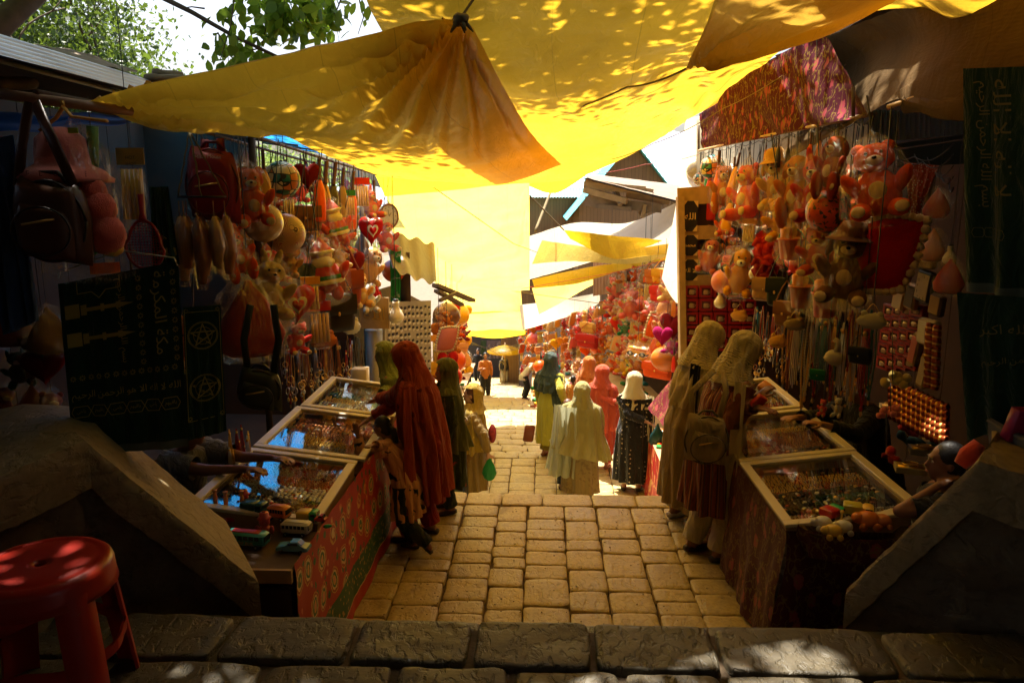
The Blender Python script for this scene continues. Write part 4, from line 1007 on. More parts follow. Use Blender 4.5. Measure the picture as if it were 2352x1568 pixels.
def p_santa(seed=0):
    r=empty('santa_doll'); mb=MB(); fz(mb,(0,0,-.62),(.19,.15,.24)); 
    for s in (-1,1): fz(mb,(s*.1,-.02,-.86),(.07,.08,.11)); fz(mb,(s*.2,-.04,-.58),(.06,.06,.15),Euler((0,s*.5,0)))
    part(mb,'body',redp,r)
    mb=MB(); mb.ell((0,0,-.34),(.12,.11,.12),None,12,9); part(mb,'head',simple('doll_skin',(.62,.36,.22),.6),r)
    mb=MB(); mb.lathe([(.005,-.08),(.05,-.14),(.10,-.22),(.13,-.27)],n=14); part(mb,'hat',redp,r)
    mb=MB(); fz(mb,(0,-.06,-.42),(.13,.08,.10),b=.2); part(mb,'beard',whitep,r)
    mb=MB(); mb.lathe([(.13,-.26),(.16,-.28),(.13,-.31)],n=14); mb.lathe([(.20,-.66),(.215,-.69),(.20,-.72)],n=14,squash=.8); part(mb,'fur_trim',whitep,r)
    mb=MB(); mb.lathe([(.203,-.60),(.208,-.63),(.203,-.655)],n=14,squash=.8); part(mb,'belt',simple('green_felt',(.03,.22,.06),.9),r)
    bagshape(r,.5,1,0,seed); return r
def heartpts(n=28):
    o=[]
    for i in range(n):
        t=2*PI*i/n; o.append((16*math.sin(t)**3/34,(13*math.cos(t)-5*math.cos(2*t)-2*math.cos(3*t)-math.cos(4*t))/34))
    return o
def heart_mb(sx=1,th=.2,dz=-.5,dy=0,fz_=.0,seed=0):
    mb=MB(); H=heartpts(); n=len(H); rings=[(0,-1),(.5,-.88),(.8,-.62),(.96,-.28),(1,0),(.96,.28),(.8,.62),(.5,.88),(0,1)]
    vs=[]
    for (k,y) in rings:
        for i,(a,b) in enumerate(H): q=k*(1+fz_*nz(i*1.9,y*4,seed)); vs.append((a*q*sx,dy+y*th*.5,dz+(b+.06)*q*sx))
    fs=[(j*n+i,(j+1)*n+i,(j+1)*n+(i+1)%n,j*n+(i+1)%n) for j in range(len(rings)-1) for i in range(n)]
    mb.add(vs,fs); return mb
def p_heart(inner=True,bag=False):
    r=empty('heart_cushion'); part(heart_mb(.98,.34,fz_=.05),'cushion',plush_m,r,True)
    if inner:
        part(heart_mb(.68,.40,dy=-.0,fz_=.12),'white_ring',whitep,r); part(heart_mb(.46,.46,fz_=.04),'centre',plush_m,r,True)
    if bag: bagshape(r,.95,1.1,.08,3,.5)
    return r
def p_cushion():
    r=empty('square_cushion'); mb=MB(); n=12
    def fn(u,v,s):
        a,b=u*2-1,v*2-1; k=(1-a*a)**.5*(1-b*b)**.5 if abs(a)<1 and abs(b)<1 else 0; return Vector(((a*.46*(1-.1*b*b))*.75+(b*.1),s*.14*k,-.5+b*.46*(1-.1*a*a)))
    for s in (-1,1): mb.grid(lambda u,v:fn(u,v,s),n,n,False)
    part(mb,'cushion',plush_m,r,True)
    mb=MB(); P_=[fn(u,v,0) for (u,v) in [(i/8,0) for i in range(8)]+[(1,i/8) for i in range(8)]+[(1-i/8,1) for i in range(8)]+[(0,1-i/8) for i in range(9)]]
    for i,p in enumerate(P_): fz(mb,p,(.055,.05,.055),None,7,5,.5,i)
    part(mb,'fur_edge',creamp,r); return r
def soccer_mat(name,cols,seam=(.01,.012,.01)):
    t=NT(name); v=t.oc(); nn=t.n('VectorMath',operation='NORMALIZE'); t.set(nn.inputs[0],v); d=nn.outputs[0]
    e=t.vor(2.3,d,feat='DISTANCE_TO_EDGE',rnd=.35); c=t.n('TexVoronoi'); c.inputs['Scale'].default_value=2.3; c.inputs['Randomness'].default_value=.35; t.set(c.inputs['Vector'],d)
    s=t.sep(c.outputs['Color'])[0]; k=len(cols); base=t.ramp(s,[(i/k,cols[i]) for i in range(k)],'CONSTANT')
    col=t.mix(t.math('LESS_THAN',e,.055),base,seam); return t.fin(t.pbr(col,.35,0,t.bump(t.ramp(e,[(0,0),(.08,1)]),.4,.01)))
socA=soccer_mat('panelled_ball_teal',[(.75,.62,.35),(.02,.22,.20),(.75,.62,.35),(.70,.22,.05)])
socB=soccer_mat('panelled_ball_cream',[(.80,.70,.45),(.75,.28,.12),(.80,.70,.45),(.03,.25,.3),(.8,.7,.4)])
def swirl_mat():
    t=NT('swirl_print_ball'); v=t.oc(); d=t.vor(4.5,v); r=t.math('SINE',t.math('MULTIPLY',d,46.0)); f=t.ramp(r,[(.55,0),(.62,1)])
    k=t.ramp(t.noise(2.5,2),[(.48,0),(.5,1)],'CONSTANT'); c=t.mix(f,(.72,.50,.25),t.mix(k,(.35,.02,.02),(.05,.02,.02))); return t.fin(t.pbr(c,.3))
swm=swirl_mat()
def blotch_mat():
    t=NT('blotched_print_ball'); c=t.mix(t.ramp(t.noise(9,3,dist=.6),[(.54,0),(.56,1)]),(.55,.07,.02),(.05,.045,.02)); return t.fin(t.pbr(c,.28))
blm=blotch_mat()
petalm=None
def star_mat():
    t=NT('petal_print_ball'); c=t.mix(t.ramp(t.vor(11),[(.22,1),(.26,0)]),(.60,.48,.28),(.72,.62,.40)); return t.fin(t.pbr(c,.15,0,None,Transmission_Weight=0.0,Coat_Weight=.6))
stm=star_mat()
def p_ball(m): 
    def f():
        r=empty('ball'); mb=MB(); mb.ell((0,0,-.5),.49,None,28,18); o=part(mb,'shell',m,r,m is plast_m)
        mb=MB(); mb.ell((0,0,-.005),(.05,.05,.03),None,8,6); part(mb,'valve',black,r); return r
    return f
def p_balloc(m):
    f=p_ball(m)
    def g():
        r=empty('ball'); mb=MB(); mb.ell((0,0,0),.49,None,28,18)
        me=mb.build('shell',m,None); me.parent=r; me.location=(0,0,-.5)
        if m is plast_m: me['tint']=1
        mb=MB(); mb.ell((0,0,-.005),(.05,.05,.03),None,8,6); part(mb,'valve',black,r); return r
    return g
def p_bat(txt=None):
    r=empty('toy_bat'); mb=MB(); mb.tube([(0,0,0),(0,0,-.02),(0,0,-.30),(0,0,-.33)],[.03,.028,.026,.03],10); part(mb,'handle',simple('brown_grip',(.12,.05,.03),.6),r)
    mb=MB(); mb.tube([(0,0,-.33),(0,0,-.38),(0,0,-.50),(0,0,-.75),(0,0,-.97),(0,0,-1.0)],[.028,.05,.085,.10,.10,.07],12,flat=.45,up=(0,1,0)); part(mb,'blade',plast_m,r,True); return r
def p_bucket(bag=True):
    r=empty('sand_bucket_set'); mb=MB(); mb.lathe([(.20,-.90),(.21,-.88),(.27,-.45),(.30,-.44),(.30,-.41),(.26,-.41),(.18,-.87)],n=20); part(mb,'bucket',plast_m,r,True)
    mb=MB(); mb.tube([(.28*math.cos(PI*i/10),0,-.42+.25*math.sin(PI*i/10)) for i in range(11)],.015,6); part(mb,'handle',simple('green_plastic',(.02,.35,.10),.3),r)
    mb=MB(); mb.tube([(.05,0,-.2),(.05,-.02,-.5)],.025,7); fz(mb,(.05,-.02,-.28),(.10,.03,.14),b=0); part(mb,'spade',simple('yellow_plastic',(.75,.48,.05),.3),r)
    mb=MB(); mb.lathe([(.13,-.40),(.15,-.2),(.10,-.16),(.01,-.15)],c=(-.1,0,0),n=14); part(mb,'cup',simple('orange_plastic',(.75,.22,.03),.3),r)
    if bag: bagshape(r,.66,1,0,5)
    return r
def leather(n,c): return simple(n,c,.38,var=.12,bs=.25,bscale=90)
def bag_shape(w,h,d,top,mb,bulge=.2):
    def fn(u,v,s):
        a,b=u*2-1,v*2-1; cx=1-.10*abs(b)**3; k=(1-abs(a)**6)**.5*(1-abs(b)**6)**.5 if max(abs(a),abs(b))<1 else 0
        return Vector((a*w/2*cx,s*d/2*k,top-h/2-b*h/2*(1-.06*abs(a)**4)))
    for s in (-1,1): mb.grid(lambda u,v:fn(u,v,s),12,12,False)
def p_handbag(m=None,strap=True,tall=False):
    def f():
        mm=m or vinyl_m; r=empty('handbag'); w=.55 if tall else .95; mb=MB(); bag_shape(w,.55,.25,-.42,mb); o=part(mb,'body',mm,r,m is None)
        mb=MB(); mb.grid(lambda u,v:Vector(((u-.5)*w*.9,-.13-.01*math.sin(v*PI)-(.02 if v<.9 else 0),-.43-.28*v)),8,6,False); mb.grid(lambda u,v:Vector(((u-.5)*w*.9,-.142-.01*math.sin(v*PI)-(.02 if v<.9 else 0),-.43-.28*v)),8,6,False); part(mb,'flap',mm,r,m is None)
        mb=MB(); mb.ell((0,-.165,-.69),(.03,.012,.03),None,8,6); part(mb,'clasp',brass,r)
        mb=MB(); mb.tube([(-w*.46,0,-.45),(-.2*w,0,-.15),(0,0,0),(.2*w,0,-.15),(w*.46,0,-.45)],.018,6,flat=.5); part(mb,'strap',mm,r,m is None); return r
    return f
def p_fluff():
    r=empty('fluffy_purse'); mb=MB(); fz(mb,(0,0,-.68),(.52,.22,.30),None,18,12,.25,2,4); part(mb,'pouch',plush_m,r,True)
    for s in (-1,1): mb=MB(); fz(mb,(s*.28,0,-.42),(.13,.09,.13),None,9,7,.2); part(mb,'ear',plush_m,r,True)
    mb=MB(); mb.tube([(-.3,0,-.45),(-.1,0,-.1),(0,0,0),(.1,0,-.1),(.3,0,-.45)],.012,5); part(mb,'chain',brass,r); return r
def p_swan():
    r=empty('fluffy_swan_purse'); mb=MB(); fz(mb,(0,0,-.70),(.44,.24,.28),None,16,11,.2,3,4); mb.tube([(.05,0,-.5),(.12,0,-.3),(.10,0,-.12),(-.02,0,-.06),(-.1,0,-.12)],[.14,.12,.11,.10,.05],9); part(mb,'pouch',plush_m,r,True)
    mb=MB(); mb.ell((-.15,0,-.14),(.06,.03,.025),None,7,5); part(mb,'beak',simple('orange_plastic',(.75,.22,.03),.3),r); return r
def p_bulb():  # unlit light bulb hung among the goods
    r=empty('light_bulb'); mb=MB(); mb.lathe([(.01,-.02),(.14,-.03),(.15,-.2),(.13,-.28),(.22,-.42),(.33,-.62),(.34,-.76),(.27,-.92),(.12,-1.0),(.01,-1.01)],n=18); part(mb,'bulb',simple('milky_plastic',(.75,.68,.5),.2,coat=.4),r)
    mb=MB(); mb.lathe([(.01,.08),(.12,.07),(.13,-.06),(.15,-.12)],n=14); part(mb,'cap',black,r); return r
def p_truck(bag=True):
    r=empty('toy_truck'); mb=MB(); mb.box((0,0,-.62),(.8,.3,.16),bev=.03); mb.box((-.22,0,-.45),(.3,.28,.22),bev=.04); part(mb,'cab',plast_m,r,True,auto=.5)
    mb=MB(); mb.box((.16,0,-.46),(.42,.27,.2),bev=.03); part(mb,'load_bed',simple('orange_plastic',(.75,.22,.03),.3),r,auto=.5)
    for x in (-.25,.25):
        for y in (-.16,.16): mb=MB(); mb.lathe([(.01,-.03),(.12,-.03),(.13,0),(.12,.03),(.01,.03)],c=(x,y,-.72),n=14,rot=Euler((PI/2,0,0))); w_=part(mb,'wheel',black,r); mb=MB(); mb.lathe([(.01,-.036),(.06,-.036),(.06,.036),(.01,.036)],c=(x,y,-.72),n=10,rot=Euler((PI/2,0,0))); part(mb,'rim',steel,w_)
    if bag: bagshape(r,.95,.95,0,9,.5)
    return r
def p_rosette():
    r=empty('hair_rosette'); mb=MB()
    for k in range(16):
        a=k*2.4; q=.06+.34*(k/16)**.5; c=Vector((q*math.cos(a),-.08*(1-k/16),-.5+q*math.sin(a)))
        mb.grid(lambda u,v:c+Vector(((u-.5)*.34*math.cos(a)-(v-.5)*.3*math.sin(a),-.06*math.sin(u*PI)*math.sin(v*PI)-.05*math.sin(u*6+k),(u-.5)*.34*math.sin(a)+(v-.5)*.3*math.cos(a))),6,6,False)
    part(mb,'petals',vinyl_m,r,True); mb=MB(); mb.tube([(0,0,-.5),(.02,0,-.2),(0,0,0)],.02,5); part(mb,'band',vinyl_m,r,True); return r
def p_packet():
    r=empty('toy_packet'); mb=MB(); mb.box((0,0,-.10),(.5,.015,.2)); part(mb,'header_card',vinyl_m,r,True,smooth=False)
    mb=MB()
    for k in range(5): mb.tube([(-.16+.08*k,0,-.25),(-.16+.08*k,-.02,-.85)],[.03,.04],7)
    part(mb,'toy',simple('yellow_plastic',(.75,.48,.05),.3),r); mb=MB(); bag_shape(.5,.8,.16,-.2,mb); part(mb,'plastic_bag',WRAP,r); return r
def p_racket():
    r=empty('toy_racket'); mb=MB(); mb.tube([(0,0,0),(0,0,-.25),(0,0,-.34)],[.035,.03,.05],9); part(mb,'handle',plast_m,r,True)
    mb=MB(); P_=[(.24*math.sin(t)*(1 if math.cos(t)<0 else .8),0,-.66-.32*math.cos(t+PI)) for t in [2*PI*i/24 for i in range(25)]]; mb.tube(P_,.02,6,False); part(mb,'frame',plast_m,r,True)
    mb=MB()
    for k in range(-6,7):
        x=k*.036; hh=.30*math.sqrt(max(0,1-(x/.24)**2)); mb.tube([(x,0,-.66-hh),(x,0,-.66+hh)],.005,4,False)
    for k in range(-8,9):
        z=k*.036; ww=.23*math.sqrt(max(0,1-(z/.31)**2)); mb.tube([(-ww,0,-.66+z),(ww,0,-.66+z)],.005,4,False)
    part(mb,'mesh_face',plast_m,r,True); return r
def p_pouchwrap():
    r=empty('wrapped_pouch'); mb=MB(); 
    pr=[(.03,-.10),(.05,-.16),(.16,-.3),(.28,-.5),(.36,-.72),(.36,-.9),(.22,-.97),(.01,-.98)]
    mb.lathe(pr,n=22,wob=.25,squash=.45); part(mb,'pouch',vinyl_m,r,True); bagshape(r,.82,1.02,0,4,.5); return r
def p_clock():
    r=empty('wall_clock'); mb=MB(); mb.lathe([(.01,-.04),(.46,-.04),(.5,-.02),(.5,.03),(.44,.05),(.42,.02)],c=(0,0,-.5),n=28,rot=Euler((PI/2,0,0))); part(mb,'case',plast_m,r,True)
    mb=MB(); mb.lathe([(.001,.021),(.43,.021)],c=(0,0,-.5),n=28,rot=Euler((PI/2,0,0))); part(mb,'dial',simple('cream_dial',(.68,.60,.38),.5),r)
    mb=MB()
    for k in range(12): a=k*PI/6; mb.box((.34*math.sin(a),-.026,-.5+.34*math.cos(a)),(.03,.006,.03))
    mb.bar((0,-.03,-.5),(.12,-.03,-.36),.02,.006); mb.bar((0,-.03,-.5),(-.05,-.03,-.24),.015,.006); part(mb,'hands',black,r,smooth=False); return r
KINDS={'bear':lambda:p_bear(True,seed=1),'bearlong':lambda:p_bear(True,seed=5,long=True),'bear0':lambda:p_bear(False,seed=2),'rabbit':lambda:p_bear(True,'long',seed=3),'monkey':lambda:p_bear(True,'flop','brim',4),'beartall':lambda:p_bear(True,'flop',None,6,long=True),
 'farbear':lambda:p_bear(True,seed=7,far=True),'farrabbit':lambda:p_bear(True,'long',seed=8,far=True),'farbear0':lambda:p_bear(False,seed=9,far=True),
 'dog':p_dog,'santa':p_santa,'heart':lambda:p_heart(True),'plainheart':lambda:p_heart(False),'heartbag':lambda:p_heart(True,True),'cushion':p_cushion,
 'soccer':p_balloc(socA),'soccer2':p_balloc(socB),'swirl':p_balloc(swm),'blotch':p_balloc(blm),'pearl':p_balloc(stm),'ball':p_balloc(plast_m),
 'bat':p_bat,'bucket':p_bucket,'handbag':p_handbag(),'tallbag':p_handbag(None,tall=True),'fluff':p_fluff,'swan':p_swan,'bulb':p_bulb,'truck':p_truck,'rosette':p_rosette,'packet':p_packet,'racket':p_racket,'pouch':p_pouchwrap,'clock':p_clock}
def make(kind):
    if kind not in PROTO: PROTO[kind]=KINDS[kind](); return PROTO[kind],True
    return None,False
RH=random.Random(77)
def setcol(o,color):
    for c in [o]+list(o.children_recursive):
        if c.get('tint'):
            c.color=(*color,1)
def hang(kind,u,v0,v1,X,color,label,cat,group=None,rz=None,w=1.0,tilt=0,Y=None,rod=None,d=1.0,parent=None):
    p=atx(u,v0,X) if Y is None else at(u,v0,Y)
    vm=(v1-v0)*.06; p=at(u,v0-vm,p.y); h=(v1-v0+2*vm)/pxm(p)
    if kind not in PROTO: PROTO[kind]=KINDS[kind](); r=PROTO[kind]
    else: r=copy_tree(PROTO[kind])
    setcol(r,color)
    for k in ('label','category','group'):
        if k in r: del r[k]
    tag(r,label,cat,group); r.location=p
    if rz is None: rz=(35 if X<0 else -38) if X is not None else 0
    pl=kind in('bear','rabbit','monkey','beartall','bearlong','dog','santa','farbear','farrabbit','farbear0'); r.rotation_euler=(math.radians(RH.uniform(-9,9)) if pl else 0,math.radians(tilt+(RH.uniform(-13,13) if pl else 0)),math.radians(rz+RH.uniform(-9,9)*(2.2 if pl else 1))); w*=1.16 if kind in('bear','rabbit','monkey','beartall','bearlong','dog','santa','farbear','farrabbit') else 1; r.scale=(h*w,h*d*1.05,h)
    if rod is not None:
        L=rod-p.z
        if L>.02:
            key='string%d'%(int(L*12)); 
            mb=MB(); mb.tube([(0,0,0),(.006,.004,L*.5/h),(0,0,L/h)],.0035/h,4,False)
            me=mb.build('string',wire_m,None); me.parent=r
    return r
PK=(.80,.055,.04);OR=(.85,.11,.008);TN=(.60,.17,.02);YL=(.85,.40,.01);RD=(.60,.012,.006);CR=(.78,.42,.11);PN=(.85,.14,.10);MG=(.45,.02,.14);GN=(.03,.25,.06);TL=(.02,.22,.24);BR=(.22,.09,.03);DK=(.03,.02,.018);DR=(.22,.01,.01);WH=(.72,.68,.56)
GL='toys hung along the left stall rod'.replace('left','shed'); GR='toys hung along the plush stall rod'
def rodz(X,Y):
    R_=rodL if X<0 else rodR
    R_=sorted([tuple(p) for p in R_],key=lambda p:p[1])
    for a,b in zip(R_[:-1],R_[1:]):
        if a[1]<=Y<=b[1]: return a[2]+(b[2]-a[2])*(Y-a[1])/(b[1]-a[1])
    return R_[0][2] if Y<R_[0][1] else R_[-1][2]
def HL(kind,u,v0,v1,color,label,cat,X=-1.95,**k):
    p=atx(u,v0,X); return hang(kind,u,v0,v1,X,color,label,cat,GL,rod=rodz(X,p.y),**k)
def HR(kind,u,v0,v1,color,label,cat,X=1.95,**k):
    p=atx(u,v0,X); return hang(kind,u,v0,v1,X,color,label,cat,GR,rod=rodz(X,p.y),**k)
# ---- toy stall rod ----
HL('bear',567,372,522,OR,'orange plush bear in clear film beside the red child\'s backpack','soft toy',w=.9)
HL('bat',603,352,470,YL,'yellow bamboo coloured toy bat hanging between bear and panelled ball','toy bat',w=1.2)
HL('soccer',645,374,450,OR,'teal, orange and cream panelled football, topmost ball on the shed rod','ball')
HL('plainheart',704,372,436,DR,'dark red heart cushion against the blue tarpaulin','cushion')
HL('pearl',601,468,552,CR,'pearly cream balloon ball printed with faint petals','ball')
HL('swirl',652,494,578,CR,'cream ball printed with red and black swirls','ball')
HL('handbag',694,430,528,BR,'brown textured shoulder bag above the swirl printed ball','bag',X=-2.1,w=.8)
for i,(u,v0,v1,c,l) in enumerate([(733,372,500,OR,'orange toy bat hanging just past the dark red heart'),(750,378,520,(.5,.25,.1),'tan toy bat leaning behind the santa doll in film'),(771,380,520,DK,'black handled toy bat against the blue tarpaulin'),(789,392,500,(.35,.2,.12),'brown toy bat beside the small green printed case'),(812,400,520,OR,'slim orange toy bat among the packets by the mustard tarpaulin hem')]):
    HL('bat',u,v0,v1,c,l,'toy bat',w=1.1,tilt=RH.uniform(-9,9))
HL('santa',752,452,570,RD,'small santa doll in clear film, higher of the two','doll')
HL('santa',728,540,692,RD,'larger santa doll in shiny film below the brown textured bag','doll',w=1.05)
HL('tallbag',700,560,668,(.015,.04,.02),'dark green sling pouch squeezed between ball and santa doll','bag',X=-2.05)
HL('heart',851,494,566,RD,'red and white furry heart high above the dog plush','cushion',w=.8)
HL('bear',884,500,580,PN,'pink plush bear tucked behind the red and white furry heart','soft toy')
HL('plainheart',811,574,640,DR,'dark red furry heart hanging mid rod beside the cream bears','cushion',w=.8)
HL('dog',862,563,660,CR,'cream and brown plush dog in film beside the orange ball','soft toy',w=.9)
HL('ball',903,598,646,OR,'orange rubber ball hanging beside the green banner','ball')
HL('bear0',826,632,718,CR,'cream plush bear with heart paws under the dark red heart','soft toy')
HL('bear0',848,655,728,WH,'off white plush bear touching the red furry tail','soft toy')
HL('rosette',862,660,708,RD,'red furry tassel beside the off white bear','tassel',w=.5)
HL('bear',442,716,850,TN,'tan plush bear in film between the two lettered green towels','soft toy',X=-1.9)
HL('pouch',568,634,816,(.40,.015,.01),'large red drawstring pouch in shiny film','pouch')
HL('rabbit',624,585,736,(.58,.45,.18),'pale yellow plush rabbit in film beneath the pearly ball','soft toy')
HL('bear',672,556,640,CR,'cream plush bear in film just under the swirl printed ball','soft toy')
HL('heartbag',674,650,750,RD,'red and white furry heart in film above the coral plush','cushion')
HL('bear',688,734,814,PK,'coral pink plush bear lying low under the filmed heart','soft toy',w=1.1)
HL('packet',732,698,798,RD,'packet of yellow skittles with red card beside the coral bear','toy packet')
HL('packet',712,640,720,YL,'packet of yellow sticks with yellow card above the red card packet','toy packet')
HL('handbag',765,612,762,DK,'black shoulder bag on a long strap','bag',w=.6)
HL('tallbag',785,560,700,(.3,.05,.02),'rust red sling bag beside the black shoulder bag','bag')
HL('fluff',805,716,766,WH,'white fluffy purse with ears beside the framed carving','purse',w=.8)
HL('fluff',872,716,762,(.62,.66,.7),'bluish white fluffy purse in front of the framed carving','purse',w=.9)
HL('fluff',742,744,800,TN,'small tan fluffy purse hanging low over the key rings','purse')
HL('packet',800,440,500,GN,'green printed toy packet under the mustard tarpaulin hem','toy packet')
HL('packet',830,412,480,RD,'red printed toy packet at the far end of the shed rod','toy packet')
HL('rabbit',843,430,505,PN,'pink plush rabbit at the far end of the shed rod','soft toy')
HL('bat',858,420,520,DK,'black toy bat hanging last before the round clock','toy bat')
HL('bear',792,490,580,OR,'orange plush bear between bats and the dark red furry heart','soft toy')
HL('bear',770,545,620,CR,'cream plush bear half behind the larger santa doll','soft toy',X=-2.1)
HL('packet',655,440,520,BR,'brown carded toy packet behind the pearly ball','toy packet',X=-2.2)
HL('bearlong',520,520,640,OR,'orange long legged plush in film by the wind chime hoop','soft toy',X=-2.0)
HL('clock',892,470,522,(.30,.12,.03),'round cream dial clock hanging on black straps','clock',X=-1.9,w=.9)
# ---- plush stall rod ----
HR('pearl',1598,374,412,CR,'pale translucent balloon ball beside the cream curtain','ball')
HR('soccer',1638,358,410,TL,'teal, orange and cream football topmost on the plush stall rod','ball')
HR('soccer2',1607,398,424,YL,'small yellow panelled ball tucked below the pale balloon ball','ball')
HR('ball',1592,452,488,OR,'orange swirled ball above the calligraphy frames','ball')
HR('ball',1625,438,472,(.7,.30,.06),'amber ball hanging between the two red bats','ball')
HR('bat',1614,392,490,RD,'red toy bat lettered on its blade, shorter one','toy bat')
HR('bat',1636,362,497,(.75,.04,.02),'bright red toy bat, longest of the bats','toy bat')
HR('bat',1653,352,472,OR,'orange toy bat beside the bright red one','toy bat')
HR('bat',1626,380,450,GN,'green toy bat between the red bats','toy bat')
HR('bat',1688,366,452,(.2,.5,.04),'lime green toy bat behind the yellow one','toy bat')
HR('bat',1684,440,524,YL,'yellow toy bat hung low with a small ball','toy bat',w=1.3,tilt=8)
HR('bat',1700,356,440,YL,'yellow toy bat tilted behind the coral plush','toy bat',tilt=14)
HR('bearlong',1668,370,480,TN,'tan plush in tight film beside the coral bear','soft toy',w=.8)
HR('bear',1662,476,545,OR,'orange plush below the tan one in film','soft toy',w=.8)
HR('bear',1722,366,512,PN,'coral pink plush bear in long clear film','soft toy',w=.85)
HR('monkey',1778,342,482,CR,'beige plush in brimmed hat inside crinkled film','soft toy',w=.85)
HR('bear',1757,420,520,TN,'small tan plush peeking from under the brimmed hat one','soft toy',X=2.1)
HR('beartall',1838,340,508,TN,'tall tan plush dog in crinkled film','soft toy',w=.75)
HR('bear',1790,444,552,YL,'bright yellow plush bear with red neck cord','soft toy',w=1.15)
HR('rabbit',1876,350,514,(.60,.05,.03),'red plush with polka dot hood in clear film','soft toy',w=.85)
HR('beartall',1932,298,446,(.42,.06,.015),'rust red plush in tight shiny film near the rod end','soft toy',w=.75)
HR('blotch',1906,440,530,RD,'big maroon ball printed with dark blotches','ball')
HR('bear',2000,312,512,OR,'biggest orange and cream plush bear in gathered film','soft toy',w=1.0,X=1.9)
HR('monkey',1965,512,704,BR,'brown plush bear in brimmed hat inside film','soft toy',w=.95,X=1.9)
HR('cushion',2042,498,668,RD,'red cushion edged with cream fur','cushion',w=1.05,X=2.05)
HR('bear',1884,512,634,(.60,.09,.04),'red spotted plush bear in film below the maroon ball','soft toy',w=1.2)
HR('bucket',1820,512,600,(.70,.12,.04),'open pink and yellow sand bucket set with green handle','toy bucket',w=1.05)
HR('rosette',1770,535,600,RD,'large red satin rosette','hair band',w=1.1)
HR('rosette',1758,585,640,(.32,.01,.008),'smaller deep red satin rosette below the large one','hair band',w=1.0)
HR('packet',1722,505,560,YL,'carded basket packet between coral bear and ladybird plush','toy packet',w=1.2)
HR('truck',1692,565,634,RD,'red toy truck in clear film','toy truck',w=1)
HR('soccer2',1599,592,644,CR,'cream, orange and teal football low before the calligraphy frames','ball')
HR('ball',1664,620,672,(.72,.22,.14),'coral printed ball with a blue patch','ball')
HR('ball',1594,530,562,(.6,.5,.3),'cream starry ball beside the middle calligraphy frame','ball')
HR('swirl',1626,512,548,PK,'pink swirled ball above the sand bucket in film','ball')
HR('bucket',1602,548,600,OR,'tiny orange bucket set hanging by the calligraphy frames','toy bucket')
HR('dog',1644,545,632,(.62,.16,.08),'red and cream plush in film between two balls','soft toy',w=.9)
HR('dog',1712,565,686,YL,'yellow plush with ladybird patch in film','soft toy',w=.8)
HR('bulb',1738,598,640,WH,'milky bulb bottle hanging beside the ladybird plush','lamp')
HR('bulb',1656,668,706,WH,'milky bulb bottle hanging over the red gift boxes','lamp')
HR('handbag',1762,600,690,(.50,.28,.12),'beige shoulder bag with gold clasp','bag',w=.62)
HR('tallbag',1792,590,702,(.02,.03,.015),'dark olive tall pouch beside the beige bag','bag',w=.7)
HR('tallbag',1808,650,748,(.32,.14,.05),'tan satchel hanging lowest of the leather bags','bag',w=.8)
HR('bucket',1846,618,712,(.65,.16,.03),'orange and green sand bucket set in film','toy bucket',w=.95)
HR('bucket',1900,630,734,(.62,.03,.02),'red sand bucket set with green bowl in film','toy bucket',w=.9)
HR('fluff',1700,700,736,CR,'cream fluffy purse above the striped scarf heads','purse',w=.95)
HR('fluff',1828,716,758,(.45,.33,.2),'greyish tan fluffy purse behind the tan satchel','purse')
HR('fluff',1789,754,798,CR,'cream fluffy purse with ears over the bracelet rack','purse',w=.8)
HR('fluff',2006,700,754,(.62,.55,.36),'largest cream fluffy purse below the brown hatted bear','purse',w=1.0,X=1.9)
HR('swan',1921,780,838,(.70,.62,.42),'cream fluffy swan purse above the seller\'s hands','purse',w=.8)
HR('handbag',1980,770,836,(.01,.01,.01),'black clasp purse beside the swan purse','purse',w=.75)
HR('handbag',1881,830,874,(.01,.20,.06),'emerald green coin purse hanging by the swan','purse',w=.8)
HR('bear0',1892,918,962,PN,'small pink and white rabbit charm','charm',w=.8)
HR('bear0',1927,914,966,WH,'fluffy white and pink rabbit charm','charm',w=.8)
HR('plainheart',1668,520,560,OR,'orange heart cushion behind the plush in film','cushion',X=2.1)
HR('bear',1690,540,600,TN,'tan plush behind the red toy truck','soft toy',X=2.2)
HR('bear',1932,560,640,PK,'coral plush behind the hatted bear\'s film','soft toy',X=2.2)
HR('bear',1740,440,520,OR,'orange plush filling the gap behind the bright yellow bear','soft toy',X=2.25)
HR('bear',1850,520,600,YL,'amber plush behind the sand bucket and red spotted bear','soft toy',X=2.3)
for i,(u,v0,v1,c) in enumerate([(1790,316,380,DK),(1812,322,372,DK),(1760,330,372,TN),(1864,306,384,OR),(1885,300,372,TN),(1912,302,342,DK)]):
    HR('bat',u,v0,v1,c,['black toy bat handle above the brimmed hat plush','short black toy bat beside the tall tan dog','tan toy bat above the coral bear','orange toy bat rising over the polka dot hood','tan hooked toy bat over the polka dot hood','black toy bat stub under the floral cloth corner'][i],'toy bat')

